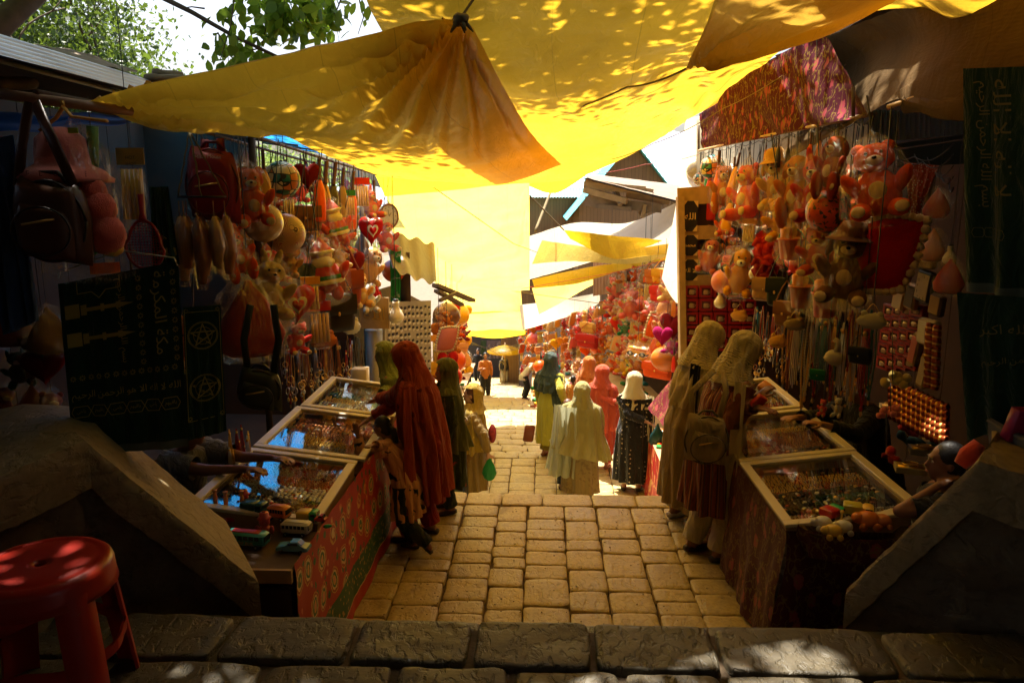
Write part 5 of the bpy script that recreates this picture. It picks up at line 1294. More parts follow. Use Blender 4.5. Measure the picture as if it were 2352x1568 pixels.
# second layer of toys behind the first, filling the depth of both rods
QC=[('orange',OR),('coral',PK),('tan',TN),('yellow',YL),('red',RD),('cream',CR),('pink',PN),('dark red',DR),('brown',BR)]
SHP=[('bear','soft toy','bear'),('rabbit','soft toy','rabbit'),('beartall','soft toy','long dog'),('pouch','pouch','pouch'),('heartbag','cushion','heart'),('farbear0','soft toy','small bear')]
def layer(n,us,vs_,X,side,places,seed):
    q=random.Random(seed); used=set(); k=0
    combos=[(c,s,pl) for c in QC for s in SHP for pl in places]; q.shuffle(combos)
    for (c,s,pl) in combos[:n]:
        t=(k+.5)/n; k+=1; u=us[0]+(us[1]-us[0])*((k*.618)%1); lo,hi=vs_(u); v=lo+(hi-lo)*t
        p=atx(u,v,X); h=.27*q.uniform(.8,1.15)*pxm(p)
        (HL if X<0 else HR)(s[0],u,v,v+h,c[1],'%s %s in the back layer, %s'%(c[0],s[2],pl),s[1],X=X,w=q.uniform(.85,1.1))
layer(46,(470,860),lambda u:(300+(u-440)*.27,560+(u-440)*.13),-2.25,'l',['near the wind chime hoop','behind the balls','behind the santa dolls','by the red drawstring pouch','under the mustard tarpaulin hem'],3)
layer(40,(1640,2010),lambda u:(390-(u-1640)*.12,590),2.3,'r',['behind the toy bats','behind the bright yellow bear','behind the maroon ball','over the satchels','by the red satin rosettes'],4)
# ---------------- people ----------------
def skin(n,c):
    if n in MATS: return MATS[n]
    t=NT(n); col=t.mix(t.noise(18,3),tuple(x*.85 for x in c),c); MATS[n]=t.fin(t.pbr(col,.5,0,t.bump(t.noise(90,2),.1,.002),Subsurface_Weight=.08)); return MATS[n]
SK1=skin('warm_skin',(.42,.21,.12)); SK2=skin('brown_skin',(.27,.12,.065)); SK3=skin('fair_skin',(.52,.30,.19))
hair_m=simple('black_hair',(.012,.009,.008),.45,var=.2,bs=.5,bscale=120); hair_b=simple('brown_hair',(.09,.03,.015),.5,bs=.5,bscale=120)
def ik(a,b,l1,l2,pole):
    a,b=Vector(a),Vector(b); d=b-a; L=min(d.length,(l1+l2)*.995); d.normalize(); b=a+d*L
    x=(l1*l1-l2*l2+L*L)/(2*L); h=math.sqrt(max(0,l1*l1-x*x)); p=Vector(pole)-d*Vector(pole).dot(d)
    if p.length<1e-5: p=Vector((0,0,1))
    return a+d*x+p.normalized()*h,b
def remesh(mb,name,mat,vox,parent=None,smooth_it=3):
    me=bpy.data.meshes.new('tmp'); me.from_pydata([tuple(p) for p in mb.v],[],mb.f); me.update()
    o=bpy.data.objects.new('tmp',me); COL.objects.link(o)
    m=o.modifiers.new('r','REMESH'); m.mode='VOXEL'; m.voxel_size=vox; m.use_smooth_shade=True
    s=o.modifiers.new('s','SMOOTH'); s.factor=.5; s.iterations=smooth_it
    dg=bpy.context.evaluated_depsgraph_get(); dg.update(); ev=o.evaluated_get(dg); nm=bpy.data.meshes.new_from_object(ev); nm.name=name
    bpy.data.objects.remove(o); nm.materials.clear(); nm.materials.append(mat)
    nm.polygons.foreach_set('use_smooth',[True]*len(nm.polygons))
    r=bpy.data.objects.new(name,nm); COL.objects.link(r)
    if parent is not None: r.parent=parent
    return r
def cap(mb,a,b,ra,rb,n=10): mb.tube([a,b],[ra,rb],n); mb.ell(a,ra,None,n,6); mb.ell(b,rb,None,n,6)
def hand(mb,wr,d,nrm,s,curl=.5,side=1,spread=.12):
    """wr wrist, d direction of the fingers, nrm back-of-hand normal"""
    d=Vector(d).normalized(); nrm=Vector(nrm); nrm=(nrm-d*nrm.dot(d)).normalized(); x=d.cross(nrm)*side
    R=Matrix((x,d,nrm)).transposed(); W=Vector(wr)
    cap(mb,W-d*.02*s,W+d*.02*s,.024*s,.024*s,8)
    mb.ell(W+d*.055*s,(.040*s,.050*s,.017*s),R,10,7)
    for k,(ox,L) in enumerate(((-.030,.066),(-.010,.077),(.011,.072),(.030,.056))):
        p=W+(x*ox+d*.092)*s; a=(k-1.5)*spread; cur=-.15; pts=[p-d*.02*s]; dd=(d+x*a*.5).normalized()
        pts.append(p.copy())
        for j,seg in enumerate((.45,.3,.25)):
            cur+=curl*(.5+.35*j); v=dd*math.cos(cur)-nrm*math.sin(cur); p=p+v*L*seg*s; pts.append(p.copy())
        mb.tube(pts,[.0095*s,.0095*s,.0085*s,.008*s,.0065*s],7)
        mb.ell(pts[-1],.0068*s,None,6,4)
    p=W+(x*-.034+d*.035)*s; pts=[p-x*-.01*s]
    for j,(sx,sd,sn) in enumerate(((-.022,.022,-.008),(-.012,.028,-.010),(-.003,.024,-.006))): p=p+(x*sx+d*sd+nrm*sn)*s; pts.append(p.copy())
    mb.tube(pts,[.013*s,.012*s,.010*s,.0075*s],7); mb.ell(pts[-1],.0078*s,None,6,4)
def loft(rings,n,fold,nf,seed=0,th0=0,th1=2*PI,jit=.01):
    """rings: [(cx,cy,z,rx,ry,foldscale)]"""
    mb=MB(); m=len(rings); closed=abs(th1-th0-2*PI)<1e-4; vs=[];uv=[];N=n+1
    for k,(cx,cy,z,rx,ry,fs_) in enumerate(rings):
        for i in range(N):
            t=th0+(th1-th0)*i/n
            q=1+fold*fs_*(math.sin(nf*t+seed+.8*math.sin(k*.25))+.5*math.sin((nf*1.63 if not closed else int(nf*1.63))*t+seed*2)+.4*math.sin(int(nf*.5)*t+seed*3))+jit*nz(math.cos(t)*3+seed,math.sin(t)*3,k*.35)
            vs.append((cx+rx*q*math.cos(t),cy+ry*q*math.sin(t),z+ .5*jit*nz(math.cos(t)*2,math.sin(t)*2,seed))); uv.append((i/n,k/(m-1)))
    fs=[(j*N+i,j*N+i+1,(j+1)*N+i+1,(j+1)*N+i) for j in range(m-1) for i in range(n)]
    mb.add(vs,fs,uv); return mb
def interp(keys,n):
    """keys [(t,...)] to n rings"""
    out=[]
    for i in range(n):
        t=keys[0][0]+(keys[-1][0]-keys[0][0])*i/(n-1)
        for a,b in zip(keys[:-1],keys[1:]):
            if t<=b[0]+1e-9: f=(t-a[0])/(b[0]-a[0]); f=f*f*(3-2*f)*.5+f*.5; out.append(tuple(a[j]+(b[j]-a[j])*f for j in range(1,len(a)))); break
    return out
def person(label,x,y,H,rz,skinm=SK1,kurta=None,hem=.45,ktop=1.38,width=1.0,trouser=None,shoe=None,hood=None,hoodcol=None,shawl=None,lean=0.0,side=0.0,nod=0,turn=0,
           hands=None,feet=None,hairm=None,z=None,vox=.011,sleeve=True,fold=.05,group=None,cat='person',detail=False,seed=0,curl=.5,seated=False,slen=1.0,tails=(),beltw=1.0,face=True,elbow=None,hairlen=0,hopen=56,hback=0):
    s=H/1.65; gzv=gz(y) if z is None else z
    rt=Matrix.Rotation(math.radians(rz),3,'Z')
    def loc(p): return rt.inverted()@(Vector(p)-Vector((x,y,gzv)))
    # skeleton (front is -Y)
    hip=Vector((0,0,.86*s)) if not seated else Vector((0,0,.14*s)); sh=hip+Vector((side,-lean,math.sqrt(max(.01,(.50*s)**2-lean**2-side**2))))
    nk=sh+(sh-hip).normalized()*.05*s; hc=nk+Vector((side*.3,-lean*.5-.012*s,.14*s)); 
    HR_=Euler((math.radians(nod),0,math.radians(turn))).to_matrix()
    if nod: hc=hc+Vector((0,-.04*s*math.sin(math.radians(nod)),-.03*s*abs(math.sin(math.radians(nod)))))
    axis=(sh-hip).normalized()
    mb=MB()
    cap(mb,hip,hip+axis*.16*s,.125*s*width,.105*s*width,12); cap(mb,hip+axis*.16*s,sh-axis*.09*s,.11*s*width,.13*s*width,12)
    mb.ell(sh-axis*.05*s,(.17*s*width,.085*s,.075*s),None,12,7)
    cap(mb,nk-axis*.03*s,hc-Vector((0,0,.05*s)),.05*s,.048*s,10)
    def hp(v): return hc+HR_@(Vector(v)*s)
    mb.ell(hc+HR_@Vector((0,.012*s,.03*s)),(.073*s,.09*s,.092*s),HR_,16,12); mb.ell(hp((0,-.022,-.035)),(.055*s,.065*s,.075*s),HR_,14,10); mb.ell(hp((0,-.055,-.085)),(.028*s,.025*s,.024*s),HR_,10,7)
    mb.tube([hp((0,-.080,.02)),hp((0,-.100,-.02)),hp((0,-.088,-.03))],[.008*s,.014*s,.010*s],8)
    mb.ell(hp((0,-.083,.035)),(.045*s,.01*s,.008*s),HR_,10,5)
    mb.ell(hp((0,-.086,-.052)),(.020*s,.008*s,.006*s),HR_,8,5); mb.ell(hp((0,-.085,-.062)),(.017*s,.008*s,.006*s),HR_,8,5)
    for q in (-1,1): mb.ell(hp((q*.074,.01,-.005)),(.010*s,.020*s,.030*s),HR_,8,6)
    # arms
    hands=hands or [None,None]; EL=[];WR=[]
    for i,q in enumerate((-1,1)):
        a=sh+Vector((q*.165*s*width,0,-.03*s)); tgt=loc(hands[i]) if hands[i] is not None else a+Vector((q*.05*s,-.03*s,-.52*s))
        pole=Vector((q*.5,.6,-.5)) if elbow is None else Vector(elbow)
        e,wv=ik(a,tgt,.28*s,.25*s,pole); EL.append(e);WR.append(wv)
        cap(mb,a,e,.048*s,.038*s,9); cap(mb,e,wv,.037*s,.024*s,9)
        d=(wv-e).normalized()
        if hands[i] is not None: d=(d+Vector((0,-.1,-.1))).normalized()
        nr=Vector((0,0,1)) if abs(d.z)<.75 else Vector((q,0,0))
        hand(mb,wv,d,nr,s,curl,q if abs(d.z)<.75 else q)
    # legs
    feet=feet or [(-.10,0,0),(.10,.02,0)]; AN=[];KN=[]
    for i,q in enumerate((-1,1)):
        a=hip+Vector((q*.09*s,0,0)); f=Vector(feet[i]); an=Vector((f.x*s,f.y*s,(f.z+.075)*s))
        k,an=ik(a,an,.42*s,.40*s,(0,-1,0)); KN.append(k);AN.append(an)
        cap(mb,a,k,.085*s,.055*s,10); cap(mb,k,an,.052*s,.036*s,9)
        tilt=feet[i][3] if len(feet[i])>3 else 0
        toe=an+Vector((q*.02*s,-.15*s*math.cos(tilt),-.045*s-.15*s*math.sin(tilt)))
        mb.tube([an+Vector((0,.04*s,-.04*s)),an+Vector((0,0,-.035*s)),toe],[.032*s,.038*s,.024*s],8,flat=1); mb.ell(toe,.024*s,None,8,5)
    body=remesh(mb,'person',skinm,vox*s if not detail else vox,None)
    if face:
        for q in (-1,1):
            e=MB(); e.ell(hp((q*.031,-.077,.012)),(.014*s,.007*s,.007*s),HR_,8,5); eo=e.build('eye',simple('eye_white',(.5,.47,.42),.3),body)
            e=MB(); e.ell(hp((q*.031,-.0835,.012)),(.006*s,.003*s,.006*s),HR_,7,4); e.build('iris',eye_m,eo)
            e=MB(); e.ell(hp((q*.032,-.082,.032)),(.020*s,.005*s,.004*s),HR_,8,4); e.build('eyebrow',hair_m,body)
        e=MB(); e.ell(hp((0,-.0915,-.057)),(.021*s,.006*s,.008*s),HR_,9,5); e.build('lips',simple('lips',(.35,.09,.06),.5),body)
    if hairm:
        mb=MB(); mb.ell(hc+HR_@Vector((0,.026*s,.042*s)),(.083*s,.093*s,.092*s),HR_,18,12,.05,seed,9); mb.ell(hp((0,.045,-.02)),(.076*s,.070*s,.078*s),HR_,14,9,.05,seed,9)
        
        if hairlen:
            mb.ell(hp((0,.06,-.03)),(.07*s,.05*s,.09*s),HR_,12,8,.1)
            mb.tube([hp((.02,.10,.0)),hp((.03,.15,-.05)),hp((.03,.15,-.05-hairlen*.6)),hp((.02,.13,-.05-hairlen))],[.03*s,.04*s,.035*s,.012*s],9)
            mb.ell(hp((.02,.11,.01)),(.03*s,.03*s,.03*s),None,8,6)
        mb.build('hair',hairm,body)
    # garments
    C=lambda t:hip.lerp(sh,t)       # torso centre, t from hip 0 to shoulder 1
    if kurta is not None:
        keys=[]; w_=width
        c=C(1.06); keys.append((0,c.x,c.y,c.z+.0*s,.075*s*w_,.07*s,.1))
        c=C(1.0); keys.append((.05,c.x,c.y,c.z-.005*s,.19*s*w_,.10*s,.1))
        c=C(.93); keys.append((.1,c.x,c.y,c.z-.01*s,.215*s*w_,.125*s,.25))
        c=C(.7); keys.append((.25,c.x,c.y,c.z,.185*s*w_,.15*s,.5))
        c=C(.4); keys.append((.42,c.x,c.y,c.z,.165*s*w_*beltw,.145*s*beltw,.7))
        c=C(0); keys.append((.6,c.x,c.y+.01,c.z,.195*s*w_,.165*s,1))
        if seated: keys.append((1,c.x,c.y-.05,c.z-.12*s,.26*s*w_,.28*s,1.5))
        else: keys.append((1,c.x*.5,c.y*.5+.01,hem*s,.215*s*w_,.175*s,2.6))
        rg_=interp(keys,46); mb=loft(rg_,72,fold,9,seed)
        # inner hem lip
        if sleeve:
            for i,q in enumerate((-1,1)):
                a=sh+Vector((q*.15*s*w_,0,-.03*s)); e=EL[i]; wv=WR[i]; end=e.lerp(wv,.92*slen) if slen>.3 else a.lerp(e,.75)
                pts=[];rr=[]
                path=[a,a.lerp(e,.33),a.lerp(e,.66),e,e.lerp(end,.33),e.lerp(end,.66),end] if slen>.3 else [a,a.lerp(end,.5),end]
                base=[.085,.078,.070,.066,.060,.056,.052] if slen>.3 else [.085,.08,.075]
                for j in range(len(path)-1):
                    for t in range(4):
                        f=t/4; pts.append(path[j].lerp(path[j+1],f)); rr.append((base[j]+(base[j+1]-base[j])*f)*s*(1+.07*math.sin((j*4+t)*1.9+seed)))
                pts.append(path[-1]); rr.append(base[-1]*s); mb.tube(pts,rr,14,False)
        o=mb.build('kurta',kurta,body)
    if trouser is not None:
        mb=MB()
        for i in range(2):
            a=hip+Vector(((-1,1)[i]*.085*s,0,0)); pts=[];rr=[]
            path=[a,a.lerp(KN[i],.5),KN[i],KN[i].lerp(AN[i],.5),AN[i]+Vector((0,0,.02*s))]; base=[.125,.115,.10,.092,.075]
            for j in range(4):
                for t in range(5): f=t/5; pts.append(path[j].lerp(path[j+1],f)); rr.append((base[j]+(base[j+1]-base[j])*f)*s*(1+.05*math.sin((j*5+t)*1.7+seed+i)))
            pts.append(path[-1]); rr.append(base[-1]*s); mb.tube(pts,rr,14,False)
        mb.build('trousers',trouser,body)
    if shoe is not None:
        for i in range(2):
            tilt=feet[i][3] if len(feet[i])>3 else 0; q=(-1,1)[i]; an=AN[i]; mb=MB()
            R_=Euler((tilt,0,0)).to_matrix()
            pts=[R_@Vector(v)*s+an+Vector((0,0,-.045*s)) for v in ((0,.055,.0),(0,.02,.003),(q*.01,-.06,-.003),(q*.016,-.13,-.008),(q*.016,-.175,-.012))]
            mb.tube(pts,[.030*s,.040*s,.044*s,.040*s,.02*s],12,flat=.75,up=(0,0,1)); mb.build('shoe',shoe,body)
    if hood is not None:
        mb=MB(); K=26; n=48; prof=[]
        fr=.013
        for k in range(K):
            v=k/(K-1)
            if v<.5:   # over the skull
                a=v/.5*PI*.56; prof.append((math.sin(a)*(.094+fr),math.sin(a)*(.116+fr),.040+.115*math.cos(a),0))
            else:
                f=(v-.5)/.5; prof.append((.104+.004*f+.10*f**2.6,.122-.012*f+.03*f**2,.018-.16*f,f))
        vs=[];uv=[]
        for k,(rx,ry,zz,f) in enumerate(prof):
            for i in range(n+1):
                t=-PI/2+2*PI*i/n; q=1+(.02+.03*f)*math.sin(7*t+seed+k*.35)+.02*math.sin(13*t+seed*2-k*.2)+.10*nz(math.cos(t)*2.2+seed,math.sin(t)*2.2,k*.22)
                lp=Vector((rx*q*math.cos(t),ry*q*math.sin(t)+.014+hback,zz))*s
                ctr=hc; P_=ctr+HR_@lp if f==0 else (ctr+HR_@lp).lerp(Vector((sh.x+lp.x*1.0,sh.y+lp.y,sh.z+.115*s-.13*f*s)),min(1,f**1.5*1.1))
                vs.append(P_); uv.append((i/n,k/(K-1)))
        fs=[];N=n+1
        for k in range(K-1):
            for i in range(n):
                zz=prof[k+1][2]; ang=min(i+.5,n-i-.5)/n*360
                if -.10<zz<.090 and ang<hopen*(1 if zz>-.06 else .8): continue
                fs.append((k*N+i,(k+1)*N+i,(k+1)*N+i+1,k*N+i+1))
        mb.add(vs,fs,uv); mb.build('headscarf',hood,body)
    if shawl:
        # shawl: dict(len,th0,th1,flare,fold,drop)
        for sw in (shawl if isinstance(shawl,list) else [shawl]):
            L=sw.get('len',.6); m=sw.get('mat',hood); keys=[]
            g=sw.get('grow',1.0)
            c=C(1.12); keys.append((0,c.x,c.y,c.z+.035*s,.075*s,.075*s,.3)); c=C(1.0); keys.append((.1,c.x,c.y+.005,c.z+.01*s,.21*s*width*g,.125*s*g,.5)); c=C(.85); keys.append((.2,c.x,c.y+.01,c.z-.02,.235*s*width*g,.15*s*g,.9))
            zb=sh.z-L*s; c=hip.lerp(sh,max(-.9,(zb-hip.z)/(sh.z-hip.z))); keys.append((.55,sh.x*.5+c.x*.5,(sh.y+c.y)/2+.01,(sh.z+zb)/2,.235*s*width*g,.165*s*g,1.2)); keys.append((1,c.x,c.y+.01,zb,(.215+sw.get('flare',.02))*s*width*g,(.165+sw.get('flare',.02))*s*g,1.9))
            th0,th1=math.radians(sw.get('th0',-40)),math.radians(sw.get('th1',220))
            mb=loft(interp(keys,34),64,sw.get('fold',.05)*1.5,sw.get('nf',11),seed+2,th0,th1)
            # uneven hem
            sl=sw.get('slant',0)
            if sl:
                N=65; nv=[]
                for idx,p in enumerate(mb.v):
                    k=idx//N; i=idx%N; f=k/33; nv.append((p[0],p[1],p[2]+sl*s*f*f*(i/64-.5)))
                mb.v=nv
            mb.build('shawl',m,body)
    for tl in tails:
        # hanging end of a scarf: (x,y offset at shoulder, width, length, material)
        tx,ty,wd,L,m=tl[:5]; top=sh+Vector((tx*s,ty*s,.02*s)); sway=tl[5] if len(tl)>5 else 0
        mb=MB(); mb.grid(lambda u,v:top+Vector(((u-.5)*wd*s*(1+.35*v)+sway*v*v*s,(.028*math.sin(u*17+v*2)+.01*math.sin(u*31))*s*(.5+v)+ty*.25*v*s,-L*s*v)),22,26)
        if len(tl)>6:
            for i in range(14): u=i/13; p=top+Vector(((u-.5)*wd*s*1.35+sway*s,.028*math.sin(u*17+2)*s*1.5+ty*.25*s,-L*s)); mb.tube([p,p+Vector((.004*(-1)**i,0,-.05*s))],.0025*s,4,False)
        mb.build('scarf_end',m,body)
    body.location=(x,y,gzv); body.rotation_euler=(0,0,math.radians(rz)); tag(body,label,cat,group)
    return body
# ---- fabrics ----
def fleck(c2,scale=12,r=.18,rnd=.0):
    return lambda t,c:t.mix(t.ramp(t.vor(scale,rnd=rnd),[(r,1),(r+.04,0)]),c,c2)
def blot(c2,scale=5,th=.56): return lambda t,c:t.mix(t.ramp(t.noise(scale,3,dist=.5),[(th,0),(th+.03,1)]),c,c2)
def stripes(cols,n=26):
    def f(t,c):
        u=t.sep(t.oc(which='UV'))[0]; x=t.math('FRACT',t.math('MULTIPLY',u,float(n))); k=len(cols)
        return t.ramp(x,[(i/k,cols[i]) for i in range(k)],'CONSTANT')
    return f
def ribs(c2,n=16,ax=1):
    def f(t,c):
        u=t.sep(t.oc(which='UV'))[ax]; w_=t.math('MULTIPLY',t.math('SUBTRACT',t.noise(9,3),.5),.16); x=t.math('FRACT',t.math('MULTIPLY',t.math('ADD',u,w_),float(n))); mk=t.ramp(t.noise(7,2),[(.42,0),(.5,1)]); return t.mix(t.math('MULTIPLY',t.math('LESS_THAN',x,.22),mk),c,c2)
    return f
redk=cloth('red_kameez',(.42,.035,.02),pat=blot((.25,.02,.02),7,.6)); redd=cloth('red_sheer_veil',(.55,.085,.03),trans=.3,pat=fleck((.16,.02,.02),5,.10,.7))
redt=cloth('crimson_trousers',(.40,.018,.014))
pinkf=cloth('peach_floral_frock',(.90,.46,.20),pat=blot((.02,.025,.015),9,.60)); jean=cloth('dark_denim',(.02,.03,.035),trans=0)
greenk=cloth('dark_green_floral_kameez',(.06,.085,.03),pat=blot((.45,.06,.03),6,.64)); greenv=cloth('olive_green_veil',(.22,.24,.10),trans=.3)
greyv=cloth('slate_grey_scarf',(.10,.10,.115),trans=.2); greyk=cloth('sage_grey_kameez',(.22,.24,.18))
yelv=cloth('mustard_gold_veil',(.60,.42,.07),trans=.35,pat=blot((.75,.6,.15),8,.62)); yelk=cloth('olive_gold_kameez',(.34,.23,.07)); yeltr=cloth('ochre_trousers',(.30,.17,.05))
limek=cloth('lime_kameez',(.60,.58,.07),trans=.2); tealv=cloth('teal_grey_veil',(.08,.12,.11),trans=.25,pat=blot((.30,.24,.06),5,.62))
olivev=cloth('pale_olive_veil',(.46,.42,.17),trans=.3); olivek=cloth('tan_paisley_kameez',(.36,.27,.11),pat=blot((.24,.17,.07),14,.55)); mintv=cloth('mint_white_veil',(.62,.66,.48),trans=.35)
coralv=cloth('coral_red_veil',(.75,.13,.06),trans=.3); coralk=cloth('coral_kameez',(.70,.10,.05),trans=.2); orangev=cloth('orange_veil',(.75,.26,.06),trans=.3)
blackk=cloth('black_dotted_dress',(.010,.009,.010),trans=0,pat=fleck((.35,.30,.22),16,.16,.3)); creamv=cloth('cream_veil',(.74,.66,.40),trans=.3)
stripek=cloth('striped_kameez',(.3,.1,.05),pat=stripes([(.24,.05,.025),(.20,.04,.02),(.22,.045,.02),(.05,.025,.02),(.22,.045,.02),(.42,.20,.08),(.20,.04,.02),(.10,.08,.08),(.26,.05,.025)],22))
ribv=cloth('cream_ribbed_scarf',(.62,.52,.30),trans=.15,pat=ribs((.10,.08,.05),34)); gauzev=cloth('cream_gauze_stole',(.66,.56,.36),trans=.25,bs=.4)
whitep_=cloth('off_white_trousers',(.62,.55,.38)); beige=cloth('beige_robe',(.40,.30,.14)); ink=cloth('black_cloth',(.012,.011,.012),trans=0)
orangesh=cloth('rust_orange_shirt',(.50,.17,.035)); whitesh=cloth('white_tee',(.72,.70,.62),trans=.1); greysh=cloth('grey_tee',(.18,.18,.19),trans=0)
sandal=simple('dark_leather_sandal',(.03,.02,.015),.5); tansh=simple('tan_shoe',(.25,.10,.05),.5)
G1=atz(830,955,-.14)
person('woman in a rust red veil bending over the glass cases with a child beside her',-.92,5.48,1.54,-108,SK1,redk,hem=.36,trouser=redt,shoe=sandal,hood=redd,shawl=[dict(len=.95,th0=-75,th1=200,flare=-.01,fold=.06,mat=redd,slant=.12)],lean=.06,nod=26,hands=[tuple(atz(850,962,-.10)),tuple(atz(842,925,-.08))],feet=[(-.10,.02,0),(.12,-.08,0)],vox=.008,detail=True,tails=[(.20,.10,.26,1.0,redd,.02)],seed=1,elbow=(0,.3,-1))
person('little girl in a peach floral frock kicking one foot back at the red paisley table',-1.02,5.25,1.06,-100,SK2,pinkf,hem=.46,width=1.0,trouser=jean,shoe=simple('olive_boot',(.05,.045,.03),.6),hairm=hair_m,hairlen=.22,lean=.10,nod=12,hands=[tuple(atz(830,1028,-.10)),tuple(atz(822,1000,-.09))],feet=[(-.10,.06,0),(.14,.32,.10,-.9)],vox=.007,detail=True,seed=2,fold=.06,slen=1.0,elbow=(0,.2,-1))
person('woman in dark green floral kameez half hidden behind the red veiled woman',-.80,6.02,1.30,-75,SK1,greenk,hem=.30,trouser=cloth('bottle_green_trousers',(.03,.05,.02)),shoe=sandal,hood=greenv,shawl=dict(len=.62,th0=-60,th1=240,mat=greenv,flare=.06),hands=[tuple(at(985,970,6.1)),None],vox=.010,detail=True,seed=3)
person('woman with green sleeve leaning in beyond the red veiled woman, face hidden',-1.22,6.35,1.38,-95,SK1,cloth('pale_green_kameez',(.25,.32,.12)),hem=.4,trouser=whitep_,hood=cloth('pale_green_kameez',(.25,.32,.12)),hands=[tuple(atz(860,930,-.08)),None],lean=.1,vox=.011,detail=True,seed=31)
person('woman in slate grey headscarf and sage kameez at the heart cushion stall',-1.12,8.95,1.62,-80,SK1,greyk,hem=.30,trouser=greyk,shoe=sandal,hood=greyv,shawl=dict(len=.7,th0=-20,th1=230,mat=greyv),nod=8,vox=.012,detail=True,seed=4,tails=[(.17,.12,.2,1.1,greyv)])
person('woman in mustard gold veil shown in profile, holding a green plastic bag',-.88,9.0,1.62,-88,SK3,yelk,hem=.32,width=1.03,trouser=yeltr,shoe=sandal,hood=yelv,shawl=[dict(len=.46,th0=-60,th1=240,mat=yelv,flare=.05,fold=.06,slant=.15)],nod=2,turn=-4,hands=[tuple(at(1062,965,8.75)),tuple(at(1121,1040,8.75))],vox=.009,detail=True,hopen=100,hback=.02,seed=5,hairm=hair_b,beltw=.95)
person('woman in lime kameez and teal grey headscarf holding her chin',.12,11.05,1.60,142,SK1,limek,hem=.24,width=1.12,trouser=cloth('olive_lime_trousers',(.42,.36,.06)),shoe=tansh,hood=tealv,tails=[(-.19,.10,.24,1.0,tealv,-.18)],hands=[tuple(at(1297,925,10.8)),None],vox=.012,detail=True,seed=6,fold=.035,shawl=dict(len=.28,th0=-10,th1=190,mat=tealv,flare=0))
person('woman in pale olive veil and tan paisley kameez, back turned, mid lane',.50,9.25,1.60,168,SK1,olivek,hem=.20,width=1.15,trouser=greyk,shoe=sandal,hood=olivev,shawl=[dict(len=.62,th0=-20,th1=200,mat=olivev,flare=.10,fold=.04,slant=-.22,grow=1.05)],tails=[(.17,.15,.26,.95,mintv,.06),(.26,.06,.2,.9,mintv,.08)],vox=.012,detail=True,seed=7,fold=.03,nod=6)
person('woman wrapped in a coral red veil and kameez beside the black dotted dress',.86,10.6,1.52,160,SK1,coralk,hem=.28,width=1.05,trouser=cloth('coral_trousers',(.55,.07,.04)),shoe=tansh,hood=coralv,shawl=dict(len=.72,th0=-30,th1=210,mat=coralv,flare=.05,slant=.2),hands=[None,tuple(at(1418,925,10.4))],vox=.012,detail=True,seed=8,nod=10,turn=-25)
person('woman in orange veil behind the coral one, child on her hip',.74,11.9,1.54,140,SK1,orangev,hem=.3,trouser=whitep_,shoe=tansh,hood=orangev,shawl=dict(len=.6,th0=-30,th1=210,mat=orangev),vox=.014,detail=True,seed=9,nod=10)
person('small black haired child carried at the orange veiled woman\'s shoulder',.48,11.5,.82,150,SK2,cloth('orange_child_shirt',(.6,.25,.05)),hem=.5,hairm=hair_m,z=gz(11.5)+.52,vox=.012,detail=True,seed=10)
person('woman in burgundy stooping at the counter beyond the lime kameez',.42,12.4,1.45,120,SK1,cloth('burgundy_kameez',(.16,.01,.015)),hem=.3,trouser=ink,hood=cloth('burgundy_kameez',(.16,.01,.015)),lean=.2,nod=20,vox=.014,detail=True,seed=11)
person('child with reddish brown hair just ahead of the pale olive veiled woman',.34,9.75,1.26,170,SK1,cloth('tan_child_top',(.4,.3,.14)),hem=.4,hairm=hair_b,trouser=jean,shoe=sandal,vox=.012,detail=True,seed=12)
person('woman in black dotted dress and cream veil at the red draped counter',1.22,9.75,1.62,168,SK1,blackk,hem=.16,width=1.08,trouser=whitep_,shoe=sandal,hood=creamv,tails=[(-.20,.04,.14,.62,creamv,.02)] ,shawl=dict(len=.16,th0=10,th1=170,mat=creamv,flare=0,grow=.8),hands=[None,tuple(at(1484,968,9.55))],vox=.011,detail=True,seed=13,fold=.05,nod=14,turn=-20)
person('woman in red striped kameez and ribbed cream headscarf, canvas backpack on her hip',1.24,5.26,1.68,112,SK2,stripek,hem=.40,width=1.0,trouser=whitep_,shoe=sandal,hood=ribv,shawl=[dict(len=.13,th0=0,th1=200,mat=gauzev,flare=-.04,fold=.05,grow=.72)],lean=.12,nod=30,hands=[tuple(at(1735,915,5.15)),tuple(at(1738,935,5.0))],feet=[(-.09,-.02,0),(.12,.06,0)],vox=.008,detail=True,tails=[(-.17,.08,.22,1.0,gauzev,.0,1),(.12,-.16,.16,.85,gauzev,.03,1)],seed=14,elbow=(0,.4,-1))
person('taller woman in cream stole and dark coat behind the striped kameez',1.17,5.88,1.64,118,SK2,beige,hem=.20,width=.98,trouser=whitep_,shoe=simple('pale_trainer',(.5,.48,.42),.5),hood=ribv,shawl=[dict(len=.34,th0=-20,th1=220,mat=gauzev,flare=.0,grow=.9)],lean=.10,nod=24,hands=[tuple(at(1700,930,5.9)),tuple(at(1690,950,5.8))],vox=.010,detail=True,tails=[(-.20,.02,.24,1.1,gauzev,-.04,1),(-.12,.14,.12,.9,ink,-.02),(-.27,.04,.14,1.0,cloth('orange_scarf',(.6,.17,.03)),-.03)],seed=15,elbow=(0,.4,-1))
